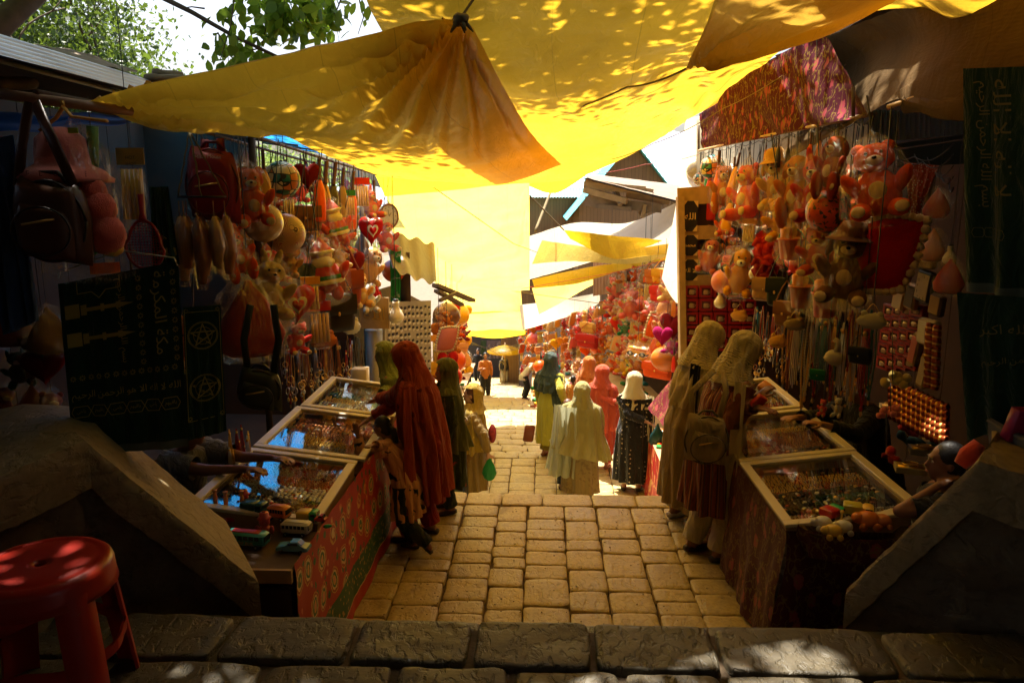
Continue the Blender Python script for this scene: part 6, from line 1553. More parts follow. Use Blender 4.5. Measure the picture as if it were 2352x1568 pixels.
# far people
YM=26.0
person('man in rust orange shirt and dark trousers walking up with a hand at his chin',at(1115,900,YM).x,YM,1.62,8,SK1,orangesh,hem=.74,trouser=ink,shoe=sandal,hairm=hair_m,hands=[tuple(at(1110,846,YM-.3)),None],vox=.016,detail=True,seed=16,fold=.015)
person('man in black kurta farther up the lane behind the orange shirt',at(1098,860,38).x,38,1.76,-20,SK1,ink,hem=.5,trouser=ink,shoe=sandal,hairm=hair_m,vox=.02,detail=True,seed=17)
person('old man in white cap and dark shawl over a pale robe, arms folded',at(1158,860,36).x,36,1.55,20,SK1,beige,hem=.1,trouser=whitep_,shoe=sandal,hood=whitesh,shawl=dict(len=.55,mat=cloth('dark_check_shawl',(.05,.05,.06)),th0=-90,th1=270),vox=.02,detail=True,seed=18)
person('man in white tee and jeans stooping over a counter',at(1204,900,24.5).x,24.5,1.62,95,SK1,whitesh,hem=.72,trouser=jean,shoe=tansh,hairm=hair_m,lean=.30,nod=35,hands=[tuple(at(1235,888,24.4)),tuple(at(1232,892,24.2))],slen=.2,vox=.016,detail=True,seed=19,fold=.015)
person('woman in black with a tan shoulder bag by the far heart cushions',at(1072,850,34).x,34,1.6,-60,SK1,ink,hem=.15,trouser=ink,hood=ink,shoe=sandal,vox=.02,detail=True,seed=20)
# sellers
person('seller in grey tee sitting in the gloom behind the mirroring glass case',-2.42,4.55,1.66,60,SK2,greysh,hem=.7,slen=.2,z=-.62,seated=True,trouser=None,hairm=hair_m,lean=.16,hands=[tuple(atz(590,1078,-.05)),tuple(atz(632,1052,-.02))],feet=[(-.15,.0,-.25),(.15,.0,-.25)],vox=.008,detail=True,seed=21,elbow=(.3,.1,-1),fold=.02)
person('seller in black sleeves reaching over the middle jewellery case',2.60,5.72,1.68,-75,SK1,ink,hem=.7,z=-.62,seated=True,hairm=hair_m,lean=.14,hands=[tuple(atz(1832,958,-.07)),tuple(atz(1893,975,-.04))],feet=[(-.15,.0,-.25),(.15,.0,-.25)],vox=.007,detail=True,seed=22,slen=.9)
hd=at(2166,1090,3.75)
person('black haired boy seated behind the parapet with an elbow raised behind his head',hd.x+.03,3.78,1.45,-100,SK2,ink,hem=.7,z=hd.z-.70*1.45/1.65-.06,seated=True,hairm=hair_m,hands=[None,tuple(at(2150,1118,3.70))],elbow=(-.2,-1,.25),feet=[(-.15,.15,-.3),(.15,.15,-.3)],vox=.008,detail=True,seed=23,slen=.2)
# ---------------- lettering ----------------
FORMS={}
for cp in list(range(0xFB50,0xFDFC))+list(range(0xFE70,0xFEFD)):
    d=unicodedata.decomposition(chr(cp))
    if d.startswith('<') and d.count(' ')==1:
        k,b=d[1:].split('> '); FORMS.setdefault(int(b,16),{})[k]=chr(cp)
def arab(s):
    """joined presentation forms in visual order"""
    s=s.replace('لا','\uFEFB'); out=[]
    def f(c): return FORMS.get(ord(c),{})
    for i,c in enumerate(s):
        if c=='\uFEFB': 
            pv=s[i-1] if i else ' '; out.append('\uFEFC' if 'initial' in f(pv) else c); continue
        F_=f(c)
        if not F_: out.append(c); continue
        pv='initial' in f(s[i-1]) if i>0 and s[i-1]!='\uFEFB' else False
        nx=i+1<len(s) and ('final' in f(s[i+1]) or s[i+1]=='\uFEFB') and 'initial' in F_
        k='medial' if pv and nx and 'medial' in F_ else 'final' if pv and 'final' in F_ else 'initial' if nx else 'isolated'
        out.append(F_.get(k,c))
    return ''.join(reversed(out))
TXT={}
def text2d(s):
    if s in TXT: return TXT[s]
    c=bpy.data.curves.new('t','FONT'); c.body=arab(s) if any(ord(q)>0x600 for q in s) else s; c.resolution_u=3
    o=bpy.data.objects.new('t',c); COL.objects.link(o); bpy.context.view_layer.update()
    dg=bpy.context.evaluated_depsgraph_get(); m=bpy.data.meshes.new_from_object(o.evaluated_get(dg))
    vs=[(v.co.x,v.co.y) for v in m.vertices]; fs=[tuple(p.vertices) for p in m.polygons]; bpy.data.objects.remove(o); bpy.data.meshes.remove(m)
    x0=min(v[0] for v in vs);x1=max(v[0] for v in vs);y0=min(v[1] for v in vs);y1=max(v[1] for v in vs)
    vs=[((x-(x0+x1)/2),(y-(y0+y1)/2)) for x,y in vs]; TXT[s]=(vs,fs,x1-x0,y1-y0); return TXT[s]
def put(mb,s,fn,w=None,h=None,rot=0):
    """fn(x,y)->point; text scaled to width w (or height h)"""
    vs,fs,W,H=text2d(s); k=(w/W) if w else h/H; c_,s_=math.cos(rot),math.sin(rot)
    mb.add([fn((x*c_-y*s_)*k,(x*s_+y*c_)*k) for x,y in vs],fs)
goldp=simple('gold_print',(.42,.34,.07),.7,var=.1); redink=simple('red_ink',(.6,.03,.02),.6,var=0); blackink=simple('black_ink',(.02,.02,.02),.6,var=0); whiteink=simple('white_ink',(.75,.72,.65),.6,var=0)
greent=cloth('dark_green_towelling',(.010,.050,.022),(.006,.03,.014),trans=.02,bs=.3)
def hangcloth(name,label,q,m,cat='cloth',rip=.012,nr=4,seed=0,hem=None,bottom=0.0):
    """q: four screen-measured corners with depth (top near-left, top right, bottom right, bottom left)"""
    r=empty(name); tl,tr,br,bl=[at(*p) for p in q]; base=(bl+br)/2; r.location=base; tag(r,label,cat)
    F0=quadF(tl,tr,br,bl); n=(tr-tl).cross(bl-tl).normalized()
    if n.y>0: n=-n
    def F(u,v,off=0): 
        return F0(u,v)+n*(off+rip*v*math.sin(u*nr*2*PI+seed)+rip*.7*v*math.sin(u*nr*3.7+1+v*2))+Vector((0,0,bottom*math.sin(u*PI)*v))
    mb=MB(); mb.grid(lambda u,v:F(u,v),40,30); mb.grid(lambda u,v:F(u,v,-.006),40,30); mb.build('fabric',m,r)
    W=(tr-tl).length; H_=(bl-tl).length
    def at2(cx,cy): return lambda x,y: F(cx+x/W,cy-y/H_,.0035)
    if hem:
        mb=MB(); mb.grid(lambda u,v:F(u,.955+.045*v,.003),40,3); mb.build('hem',hem,r)
    return r,F,at2,W,H_
def poly2(mb,pts,fn): mb.add([fn(x,y) for x,y in pts],[tuple(range(len(pts)))])
def lines2(mb,pts,fn,w,closed=False):
    n=len(pts); 
    for i in range(n if closed else n-1):
        a,b=pts[i],pts[(i+1)%n]; dx,dy=b[0]-a[0],b[1]-a[1]; L=math.hypot(dx,dy) or 1; ox,oy=-dy/L*w/2,dx/L*w/2
        mb.add([fn(a[0]+ox,a[1]+oy),fn(b[0]+ox,b[1]+oy),fn(b[0]-ox,b[1]-oy),fn(a[0]-ox,a[1]-oy)],[(0,1,2,3)])
def flower(mb,fn,r):
    for k in range(8):
        a=k*PI/4; poly2(mb,[(r*.25*math.cos(a),r*.25*math.sin(a)),(r*.7*math.cos(a-.25),r*.7*math.sin(a-.25)),(r*math.cos(a),r*math.sin(a)),(r*.7*math.cos(a+.25),r*.7*math.sin(a+.25))],fn)
hemm=simple('grey_green_hem',(.10,.13,.10),.8)
r,F,A2,W,H_=hangcloth('prayer_towel','large dark green towel with gold lettering and minarets on a wire hanger',[(133,652,3.12),(408,600,3.2),(432,1026,3.2),(170,1046,3.1)],greent,'towel',hem=hemm,rip=.008)
mb=MB()
c=A2(.5,.655); put(mb,'الله لا اله الا هو الرحمن الرحيم',c,w=W*.93)
for k in range(6):
    cx=.10+.155*k; fn=A2(cx,.745); w_=W*.155; lines2(mb,[(-w_*.5,0),(-w_*.33,.024),(w_*.33,.024),(w_*.5,0),(w_*.33,-.024),(-w_*.33,-.024)],fn,.003,True); put(mb,'ياحي' if k%2==0 else 'ياقيوم',fn,h=.022)
for k in range(13): flower(mb,A2(.06+.072*k,.55),.014)
for k in range(10): flower(mb,A2(.66,.05+.05*k),.014)
for k in range(10): flower(mb,A2(.95,.05+.05*k),.014)
put(mb,'مكة المكرمة',A2(.82,.25),w=H_*.44,rot=-PI/2); put(mb,'بسم الله الرحمن الرحيم',A2(.50,.26),w=H_*.46,rot=-PI/2)
for cy in (.17,.33):
    fn=A2(.04,cy); poly2(mb,[(0,.03),(.06,.03),(.06,-.03),(0,-.03)],fn); 
    for (a,b,h) in ((.065,.09,.022),(.09,.15,.008),(.15,.165,.016),(.165,.215,.008),(.215,.235,.014)): poly2(mb,[(a,h),(b,h),(b,-h),(a,-h)],fn)
    poly2(mb,[(.235,.010),(.29,0),(.235,-.010)],fn)
lines2(mb,[(-.09,.03),(-.09,-.02),(-.03,-.02),(0,-.05),(.03,-.02),(.09,-.02),(.09,.03)],A2(.33,.05),.004)
mb.build('lettering',goldp,r); mb=MB()
mb.tube([at(133,640,3.11),at(140,625,3.12),at(275,575,3.15),at(400,592,3.2),at(408,610,3.2)],.003,6); mb.tube([at(275,575,3.15),at(275,520,3.15)],.003,6); mb.build('hanger',steel,r)
r,F,A2,W,H_=hangcloth('prayer_towel','narrower dark green towel printed with star medallions in rings',[(420,706,3.45),(506,700,3.5),(520,990,3.5),(432,1012,3.4)],greent,'towel',rip=.006)
mb=MB()
for cy in (.22,.62):
    fn=A2(.5,cy); R0=W*.40
    for rr in (R0,R0*.93,R0*.62): lines2(mb,[(rr*math.cos(a*PI/16),rr*math.sin(a*PI/16)) for a in range(32)],fn,.0025,True)
    lines2(mb,[(R0*.85*math.sin(a*4*PI/5),R0*.85*math.cos(a*4*PI/5)) for a in range(5)],fn,.005,True)
    for a in range(10): flower(mb,A2(.5+.33*math.cos(a*PI/5)*R0/W,cy+.33*math.sin(a*PI/5)*R0/H_),.007)
for (x,y) in ((.08,.03),(.92,.03),(.08,.84),(.92,.84)): flower(mb,A2(x,y),.012)
lines2(mb,[(-W*.46,H_*.46),(W*.46,H_*.46),(W*.46,-H_*.36),(-W*.46,-H_*.36)],A2(.5,.5),.003,True)
mb.build('lettering',goldp,r)
r,F,A2,W,H_=hangcloth('prayer_towel','dark green folded cloth on a wire hanger above the lettered towels',[(345,430,3.6),(385,428,3.6),(410,610,3.6),(352,610,3.6)],greent,'towel'); mb=MB(); put(mb,'الله',A2(.6,.82),w=.06); put(mb,'هو',A2(.4,.65),w=.04); mb.build('lettering',goldp,r)
r,F,A2,W,H_=hangcloth('prayer_towel','tall dark green banner towel under the slanting pole, faint gold script',[(2212,158,3.35),(2440,150,3.0),(2440,700,3.0),(2222,668,3.35)],greent,'towel',hem=hemm,rip=.02,nr=3)
mb=MB(); put(mb,'بسم الله الرحمن الرحيم',A2(.20,.33),w=H_*.55,rot=-PI/2); put(mb,'لا اله الا الله',A2(.42,.30),w=H_*.5,rot=-PI/2)
for k in range(4): fn=A2(.14+.09*k,.72); lines2(mb,[(-.02,0),(-.013,.02),(.013,.02),(.02,0),(.013,-.02),(-.013,-.02)],fn,.002,True)
mb.build('lettering',simple('faded_gold_print',(.16,.14,.04),.8),r)
r,F,A2,W,H_=hangcloth('prayer_towel','lower dark green towel hanging below the tall banner towel',[(2198,672,3.2),(2440,690,2.95),(2440,965,2.95),(2222,1010,3.2)],greent,'towel',rip=.015)
mb=MB(); put(mb,'الله اكبر',A2(.45,.25),w=W*.5); put(mb,'الرحمن الرحيم',A2(.5,.48),w=W*.6); mb.build('lettering',simple('faded_gold_print',(.16,.14,.04),.8),r)
greenb=cloth('bright_green_banner',(.02,.30,.06),trans=.3)
r,F,A2,W,H_=hangcloth('banner','bright green banner with cream script beside the dog plush',[(896,573,9.3),(921,572,9.4),(921,690,9.4),(898,692,9.3)],greenb,'banner',rip=.01)
mb=MB(); put(mb,'قال الله',A2(.5,.12),w=W*.85); put(mb,'الحمد',A2(.5,.3),w=W*.7); put(mb,'سبحان',A2(.5,.55),w=W*.7); put(mb,'والى',A2(.45,.88),w=W*.8); mb.build('lettering',whiteink,r)
hangcloth('garment','faded blue garment hanging at the edge of the shed stall',[(-70,330,2.9),(28,310,2.9),(88,735,2.9),(10,770,2.9)],cloth('faded_blue_cotton',(.04,.10,.26),trans=.1),'garment',rip=.03,nr=3)
# hanging leather bag
def satchel(label,u,v,w,h,Y,m,mdark,straps):
    c=at(u,v,Y); k=1/pxm(c); r=empty('leather_bag',c-Vector((0,0,h*k/2))); tag(r,label,'bag'); W,H_=w*k,h*k
    def body(W,H_,D,off,mb):
        def fn(a_,b_,s):
            a,b=a_*2-1,b_*2-1; top=.22*max(0,-b) ; k_=(1-abs(a)**5)**.5*(1-abs(b)**5)**.5 if max(abs(a),abs(b))<1 else 0
            return c+Vector((a*W/2*(1-.16*max(0,-b)**2-.05*b*b),-s*D/2*k_+off,-b*H_/2-a*.02))
        for s in (-1,1): mb.grid(lambda u_,v_:fn(u_,v_,s),16,16,False)
    mb=MB(); body(W,H_,.13,0,mb); mb.build('body',m,r); mb=MB(); body(W*.76,H_*.62,.07,-.055,mb); mb.v=[(x,y,z-H_*.12) for x,y,z in mb.v]; mb.build('front_pocket',m,r)
    mb=MB(); N_=28
    P_=[c+Vector((W*.51*math.cos(t)*(1-.1*max(0,math.sin(t))),-.03,H_*.5*math.sin(t))) for t in [2*PI*i/N_ for i in range(N_+1)]]; mb.tube(P_,.006,6); P2=[c+Vector((W*.40*math.cos(t),-.085,H_*.30*math.sin(t)-H_*.12)) for t in [2*PI*i/N_ for i in range(N_+1)]]; mb.tube(P2,.004,5); mb.build('piping',mdark,r)
    mb=MB(); mb.bar(c+Vector((-W*.22,-.095,-.01)),c+Vector((W*.22,-.095,.01)),.008,.008); mb.build('zip',brass,r)
    for p in straps: mb=MB(); mb.tube([at(*q) for q in p],.022,6,flat=.15,up=(0,1,0)); mb.build('strap',m,r)
    mb=MB(); mb.tube([c+Vector((-W*.25,0,H_*.48)),c+Vector((-W*.1,0,H_*.60)),c+Vector((W*.12,0,H_*.60)),c+Vector((W*.25,0,H_*.48))],.009,7); mb.build('handle',mdark,r)
    return r
satchel('brown leather backpack hung by long straps near the blue garment',124,508,170,182,2.85,leather('dark_brown_leather',(.10,.035,.015)),leather('black_leather',(.02,.012,.01)),[[(68,235,2.9),(50,330,2.88),(42,430,2.86)],[(80,235,2.9),(120,320,2.86),(168,425,2.84)]])
satchel('dark green studded handbag hanging low over the seller\'s ring hoops',599,893,98,92,4.3,leather('dark_olive_leather',(.03,.04,.02)),leather('black_leather',(.02,.012,.01)),[[(570,860,4.3),(560,780,4.3),(575,700,4.3)],[(628,860,4.3),(640,780,4.3),(628,700,4.3)]])
bg_=satchel('crimson child\'s backpack with curved white lettering',492,425,120,160,4.05,leather('crimson_nylon',(.30,.012,.015)),leather('dark_red_nylon',(.12,.006,.008)),[[(470,350,4.05),(470,320,4.05)],[(508,350,4.05),(505,318,4.05)]])
mb=MB(); cc=at(478,368,3.95); put(mb,'Mikki Mouse',lambda x,y:cc+Vector((x,-.0,y+.02-.9*x*x)),w=.14); mb.build('lettering',whiteink,bg_)
# pink doll toy in a big clear bag with a yellow hanger
c=at(155,330,3.0); k=1/pxm(c); r=empty('plush_doll',at(200,600,3.0)); tag(r,'coral plush doll in a floppy letter-print hat inside a big clear bag','soft toy')
salm=simple('salmon_plush',(.62,.17,.14),.95,sheen=.3,bs=.5,bscale=150); corp=simple('coral_fur',(.62,.09,.06),.95,sheen=.4,bs=1,bscale=200)
hatc=at(145,360,3.0); mb=MB(); mb.lathe([(.005,.115),(.05,.11),(.085,.07),(.095,.0),(.10,-.03),(.15,-.055),(.175,-.085),(.17,-.10),(.10,-.07)],c=hatc,n=26,wob=.15); mb.build('hat',salm,r)
mb=MB(); put(mb,'LO',lambda x,y:hatc+Vector((.02+x,-.10,.06+y)),w=.035)
for i,ch in enumerate('LOVELOVE'): a=-1.1+.3*i; put(mb,ch,lambda x,y,a=a:hatc+Vector((.172*math.sin(a)+x*math.cos(a),-.172*math.cos(a)-.004,-.07+y)),h=.02)
mb.build('lettering',simple('maroon_ink',(.2,.02,.03),.7),r)
mb=MB(); fz(mb,at(180,430,3.0),(.07,.07,.13),b=.1); fz(mb,at(185,510,3.0),(.07,.07,.10),b=.1); mb.build('body',simple('red_orange_felt',(.65,.10,.03),.9),r)
for (u,v,q) in ((212,440,.055),(222,480,.075),(240,538,.08)): mb=MB(); fz(mb,at(u,v,2.96),(q,q,q),b=.15,fr=9,nu=16,nv=12); mb.build('pompom',corp,r)
for (u,v,m_) in ((200,572,'green_plastic'),(258,570,'yellow_plastic')): mb=MB(); fz(mb,at(u,v,2.98),(.045,.04,.035),b=.05); mb.build('foot',MATS[m_],r)
mb=MB(); T=at(143,255,3.0); vs=[];ring=[]
pr=[(.01,0),(.06,-.06),(.13,-.14),(.17,-.30),(.19,-.48),(.19,-.62),(.10,-.66),(.01,-.66)]
mb.lathe(pr,c=T+Vector((.04,0,-.02)),n=30,wob=.25,squash=.55,seed=3); mb.build('plastic_bag',WRAP,r)
mb=MB(); mb.tube([at(92,300,3.0),at(130,270,3.0),at(145,245,3.0),at(165,268,3.0),at(245,278,3.0)],[.012,.012,.014,.012,.014],8,flat=.5); mb.tube([at(145,245,3.0),at(142,232,3.0)],.008,6); mb.build('hanger',simple('yellow_cord',(.6,.30,.03),.6),r)
mb=MB(); mb.box(at(168,300,2.9),(.035,.004,.02),.2); mb.build('price_tag',simple('lime_sticker',(.45,.55,.03),.6),r,smooth=False)
mb=MB(); mb.tube([at(212,290,3.05),at(214,410,3.05)],.022,10); mb.build('green_tube',simple('dull_green_tube',(.10,.25,.03),.5),r)
hang('packet',297,350,520,-1.95,(.5,.32,.05),'clear toy pack with gold header card reading HOT SHOT','toy packet',Y=3.5,rz=5,w=.7)
o=bpy.context.scene.objects[-1]
hs=[x for x in bpy.data.objects if x.get('label','').startswith('clear toy pack with gold header')][0]
mb=MB(); p0=at(299,362,3.44); put(mb,'HOT',lambda x,y:p0+Vector((x,0,y)),w=.045); put(mb,'SHOT',lambda x,y:p0+Vector((x,0,y-.028)),w=.05)
me=mb.build('lettering',blackink,None); me.parent=hs; me.matrix_parent_inverse=Matrix.LocRotScale(hs.location,hs.rotation_euler,hs.scale).inverted()
hang('racket',322,455,612,-1.95,(.42,.012,.01),'red plastic mesh racket beside the coral plush doll','toy racket',Y=3.3,rz=10,w=1.05)
# wind chime style hoop of filmed toys
r=empty('hanging_hoop',at(464,640,3.9)); tag(r,'black hoop on knotted strings carrying long filmed toys','hoop'); T=at(435,300,3.9); cen=at(464,452,3.9); Rr=.115
mb=MB(); mb.tube([cen+Vector((Rr*math.cos(t),Rr*math.sin(t),0)) for t in [2*PI*i/20 for i in range(21)]],.006,6,False); mb.build('ring',black,r)
for k in range(4):
    a=k*PI/2+.4; mb=MB(); mb.tube([T.lerp(cen+Vector((Rr*math.cos(a),Rr*math.sin(a),0)),i/8)+Vector((.003*(-1)**i,0,0)) for i in range(9)],.004,5); mb.build('string',rope_m,r)
for k in range(9):
    a=k*2*PI/9; p=cen+Vector((Rr*math.cos(a),Rr*math.sin(a),-.02)); mb=MB(); L=.38+.05*math.sin(k*3); mb.tube([p,p+Vector((0,0,-.08))],.003,4); mb.tube([p+Vector((0,0,-.08)),p+Vector((0,0,-.14)),p+Vector((.01,0,-L*.7)),p+Vector((0,0,-L))],[.01,.035,.04,.02],8); mb.build('toy',[simple('amber_toy',(.45,.16,.03),.5),simple('dark_amber_toy',(.25,.07,.02),.5),simple('tan_toy',(.4,.22,.1),.5)][k%3],r)
    mb=MB(); mb.tube([p+Vector((0,0,-.06)),p+Vector((0,0,-.14)),p+Vector((.01,0,-L*.7)),p+Vector((0,0,-L-.03))],[.012,.045,.055,.03],9); mb.build('plastic_bag',WRAP,r)
# ---------------- red plastic stool ----------------
sp0=atz(92,1292,.48); sx,sy=sp0.x,sp0.y; r=empty('plastic_stool',(sx,sy,0)); tag(r,'red plastic stool with a round slotted seat on the chiselled blocks','stool')
stoolm=NT('worn_red_plastic'); cc_=stoolm.mix(stoolm.ramp(stoolm.noise(3,5),[(.4,0),(.7,1)]),(.36,.014,.005),(.46,.024,.008)); cc_=stoolm.mix(stoolm.ramp(stoolm.noise(30,4,dist=1.5),[(.70,0),(.74,.6)]),cc_,(.25,.2,.1)); stm_=stoolm.fin(stoolm.pbr(cc_,.36,0,stoolm.bump(stoolm.noise(150,2),.05,.001)))
R0=.205; mb=MB(); mb.lathe([(.018,.470),(.02,.478),(.04,.480),(.10,.481),(.155,.482),(.165,.478),(.172,.481),(.19,.479),(.200,.470),(.205,.455),(.207,.42),(.212,.395),(.206,.392),(.200,.42),(.195,.455),(.02,.462),(.018,.470)],c=(sx,sy,0),n=56); mb.build('seat',stm_,r)
for k in range(4):
    a=PI/4+k*PI/2+.25; mb=MB(); vs=[]; n=12
    def leg(u,v,o):
        t=(u-.5)*.62*(1-.25*v); rr=(R0-.012)+(.055*v)+o; z=.43*(1-v); b_=.018*math.cos((u-.5)*PI)
        return Vector((sx+(rr+b_)*math.cos(a+t),sy+(rr+b_)*math.sin(a+t),z))
    mb.grid(lambda u,v:leg(u,v,.0),8,n,False); mb.grid(lambda u,v:leg(u,v,-.010),8,n,False)
    for uu in (0,1): mb.grid(lambda u,v:leg(uu,v,-.010*u),1,n,False)
    mb.build('leg',stm_,r)
mb=MB()
def brace(u,v): a=2*PI*u; rr=R0+.012+.004*math.cos(8*a); return Vector((sx+rr*math.cos(a),sy+rr*math.sin(a),.20+.035*v-.02*abs(math.sin(2*(a-.25)))))
mb.grid(brace,64,2,False); mb.grid(lambda u,v:brace(u,v)-Vector((.008*math.cos(2*PI*u),.008*math.sin(2*PI*u),0)),64,2,False); mb.build('brace',stm_,r)
# ---------------- toys on the tray of the shed stall ----------------
tz=-.215
r=empty('toy_tray',(-1.6,3.6,-.5)); tag(r,'rough wooden tray crowded with toy vehicles at the end of the glass cases','tray')
mb=MB(); mb.box((-1.66,3.60,tz-.015),(.84,.44,.02)); mb.build('board',darkwood,r,smooth=False)
mb=MB(); mb.box((-1.66,3.37,tz-.03),(.86,.02,.07)); mb.build('lip',wood,r,smooth=False)
def wheels(mb,r,xs,w,z,rad,dz=.012):
    for x in xs:
        for s in (-1,1):
            m=MB(); m.lathe([(.001,-dz),(rad,-dz),(rad,dz),(.001,dz)],c=(x,s*w,z),n=14,rot=Euler((PI/2,0,0))); wv=m.build('wheel',black,r); m=MB(); m.lathe([(.001,-dz-.002),(rad*.5,-dz-.002),(rad*.5,dz+.002),(.001,dz+.002)],c=(x,s*w,z),n=10,rot=Euler((PI/2,0,0))); m.build('rim',steel,wv)
def vehicle(name,label,u,v,zb,L,Wd,Hh,rz,m,kind='bus',text=None,m2=None,cat='toy car'):
    p=atz(u,v,zb); r=empty(name); tag(r,label,cat); gl=simple('toy_window',(.03,.04,.05),.1)
    mb=MB()
    if kind=='bus':
        mb.box((0,0,Hh*.55),(L,Wd,Hh*.8),bev=Hh*.12); mb.build('body',m,r,auto=.7)
        for i in range(6):
            for s in (-1,1): q=MB(); q.box((-L*.38+i*L*.14,s*(Wd/2+.0005),Hh*.68),(L*.105,.003,Hh*.24)); q.build('window',gl,r,smooth=False)
        q=MB(); q.box((L/2,0,Hh*.64),(.004,Wd*.8,Hh*.34)); q.build('windscreen',gl,r,smooth=False)
        q=MB(); q.box((-.02*L,0,Hh*.96),(L*.7,Wd*.6,.006),bev=.002); q.build('roof_rack',m2 or m,r)
    elif kind=='car':
        P=[(-.5,.2),(-.49,.45),(-.35,.55),(-.2,.62),(-.05,.95),(.18,.97),(.30,.62),(.47,.48),(.5,.3),(.5,.15),(-.5,.15)]
        n=len(P); vs=[]
        for (yy,k) in ((-.5,.92),(-.44,1),(.44,1),(.5,.92)): vs+=[(a*L*(k if abs(a)>.4 else 1),yy*Wd*(1 if b<.6 else .8),.15*Hh+(b-.15)*Hh*k) for a,b in P]
        fs=[tuple(range(n)),tuple(range(4*n-1,3*n-1,-1))]+[(j*n+i,(j+1)*n+i,(j+1)*n+(i+1)%n,j*n+(i+1)%n) for j in range(3) for i in range(n)]
        mb.add(vs,fs); mb.build('body',m,r,auto=.5)
        q=MB()
        for s in (-1,1): q.box((.04*L,s*Wd*.402,Hh*.78),(L*.30,.004,Hh*.2))
        q.build('window',gl,r,smooth=False); q=MB(); q.bar((.19*L,0,Hh*.95),(.30*L,0,Hh*.64),Wd*.6,.004); q.build('windscreen',gl,r,smooth=False)
    else:
        mb.box((L*.30,0,Hh*.48),(L*.36,Wd,Hh*.7),bev=Hh*.1); mb.build('cab',m,r,auto=.7); q=MB(); q.box((-L*.18,0,Hh*.52),(L*.6,Wd*1.02,Hh*.6),bev=Hh*.06); q.build('load_bed',m2 or m,r,auto=.7)
        q=MB(); q.box((L*.48,0,Hh*.62),(.004,Wd*.75,Hh*.25)); q.build('windscreen',gl,r,smooth=False)
        for s in (-1,1): q=MB(); q.box((L*.32,s*Wd*.503,Hh*.62),(L*.2,.003,Hh*.22)); q.build('window',gl,r,smooth=False)
    wheels(mb,r,(-L*.3,L*.3),Wd*.46,Hh*.14,Hh*.15)
    if text:
        q=MB(); put(q,text,lambda x,y:Vector((x-.03*0,-Wd/2-.003,Hh*.36+y)),w=L*.45); q.build('lettering',simple('orange_ink',(.7,.3,.05),.5,var=0),r)
    r.location=(p.x,p.y,zb); r.rotation_euler=(0,0,math.radians(rz)); return r
tealp=simple('teal_plastic',(.04,.28,.24),.3); bluep=simple('steel_blue_plastic',(.10,.28,.40),.25); whp=simple('white_plastic',(.65,.62,.5),.3); yelp=MATS['yellow_plastic']; orgp=MATS['orange_plastic']; grnp=MATS['green_plastic']; redpl=simple('red_plastic',(.5,.02,.02),.3); pinkpl=simple('pink_red_plastic',(.6,.08,.06),.3)
vehicle('toy_bus','teal toy bus lettered TOP BUS at the front edge of the tray',570,1252,tz,.225,.075,.085,-8,tealp,'bus','TOP BUS',redpl,cat='toy bus')
vehicle('toy_car','light blue toy sports car on the tray corner',675,1262,tz,.17,.075,.055,-3,bluep,'car')
vehicle('toy_van','white toy van with side windows behind the blue car',682,1225,tz+.0,.16,.07,.075,-6,whp,'bus',cat='toy van')
vehicle('toy_truck','yellow toy truck with green cab beside the white van',708,1195,tz+.03,.12,.07,.075,-4,grnp,'truck',m2=yelp,cat='toy truck')
vehicle('toy_truck','orange toy delivery van in front of the mirroring case',642,1190,tz+.05,.12,.07,.08,-14,orgp,'bus',cat='toy truck')
vehicle('toy_car','small shiny red toy car near the frame corner of the case',738,1196,tz+.06,.07,.045,.04,-10,redpl,'car')
vehicle('toy_truck','dark green toy locomotive behind the orange van',585,1178,tz+.05,.15,.075,.085,-12,simple('dark_teal_plastic',(.01,.07,.07),.3),'truck',cat='toy train')
def figurine(label,u,v,zb,h,m,name='toy_figure'):
    p=atz(u,v,zb); mb=MB(); c=Vector((p.x,p.y,zb)); mb.ell(c+Vector((0,0,h*.25)),(h*.26,h*.22,h*.27),None,12,9); mb.ell(c+Vector((0,0,h*.62)),(h*.2,h*.18,h*.18),None,12,9); mb.lathe([(.01,h*1.0),(h*.16,h*.98),(h*.17,h*.82),(h*.26,h*.78),(h*.2,h*.74)],c=c,n=14)
    for s in (-1,1): mb.ell(c+Vector((s*h*.27,-h*.05,h*.35)),(h*.09,h*.09,h*.16),None,8,6); mb.ell(c+Vector((s*h*.13,-h*.14,h*.06)),(h*.11,h*.16,h*.08),None,8,6)
    for s in (-1,1): mb.ell(c+Vector((s*h*.07,-h*.17,h*.66)),h*.03,None,6,4)
    return tag(mb.build(name,m,None,loc=c),label,'toy figure')
figurine('pink red plastic figure in a flat cap standing on the tray',610,1235,tz,.15,pinkpl)
figurine('red plastic seated figure toy by the clear tubes',563,1172,tz+.02,.13,redpl)
for i,(u,v) in enumerate(((497,1178),(521,1182),(558,1180))):
    p=atz(u,v,tz+.03); mb=MB(); mb.lathe([(.001,0),(.012,0),(.012,.10),(.009,.11),(.009,.13),(.016,.14),(.001,.14)],c=(p.x,p.y,tz+.03),n=12); tag(centroid_build(mb,'bubble_tube',simple('clear_orange_tube',(.7,.25,.08),.2)),['orange bubble tube with a pale cap, first in the row','orange bubble tube with a pale cap, middle of the row','orange bubble tube with a pale cap, last before the red figure'][i],'toy tube','bubble tubes on the tray')
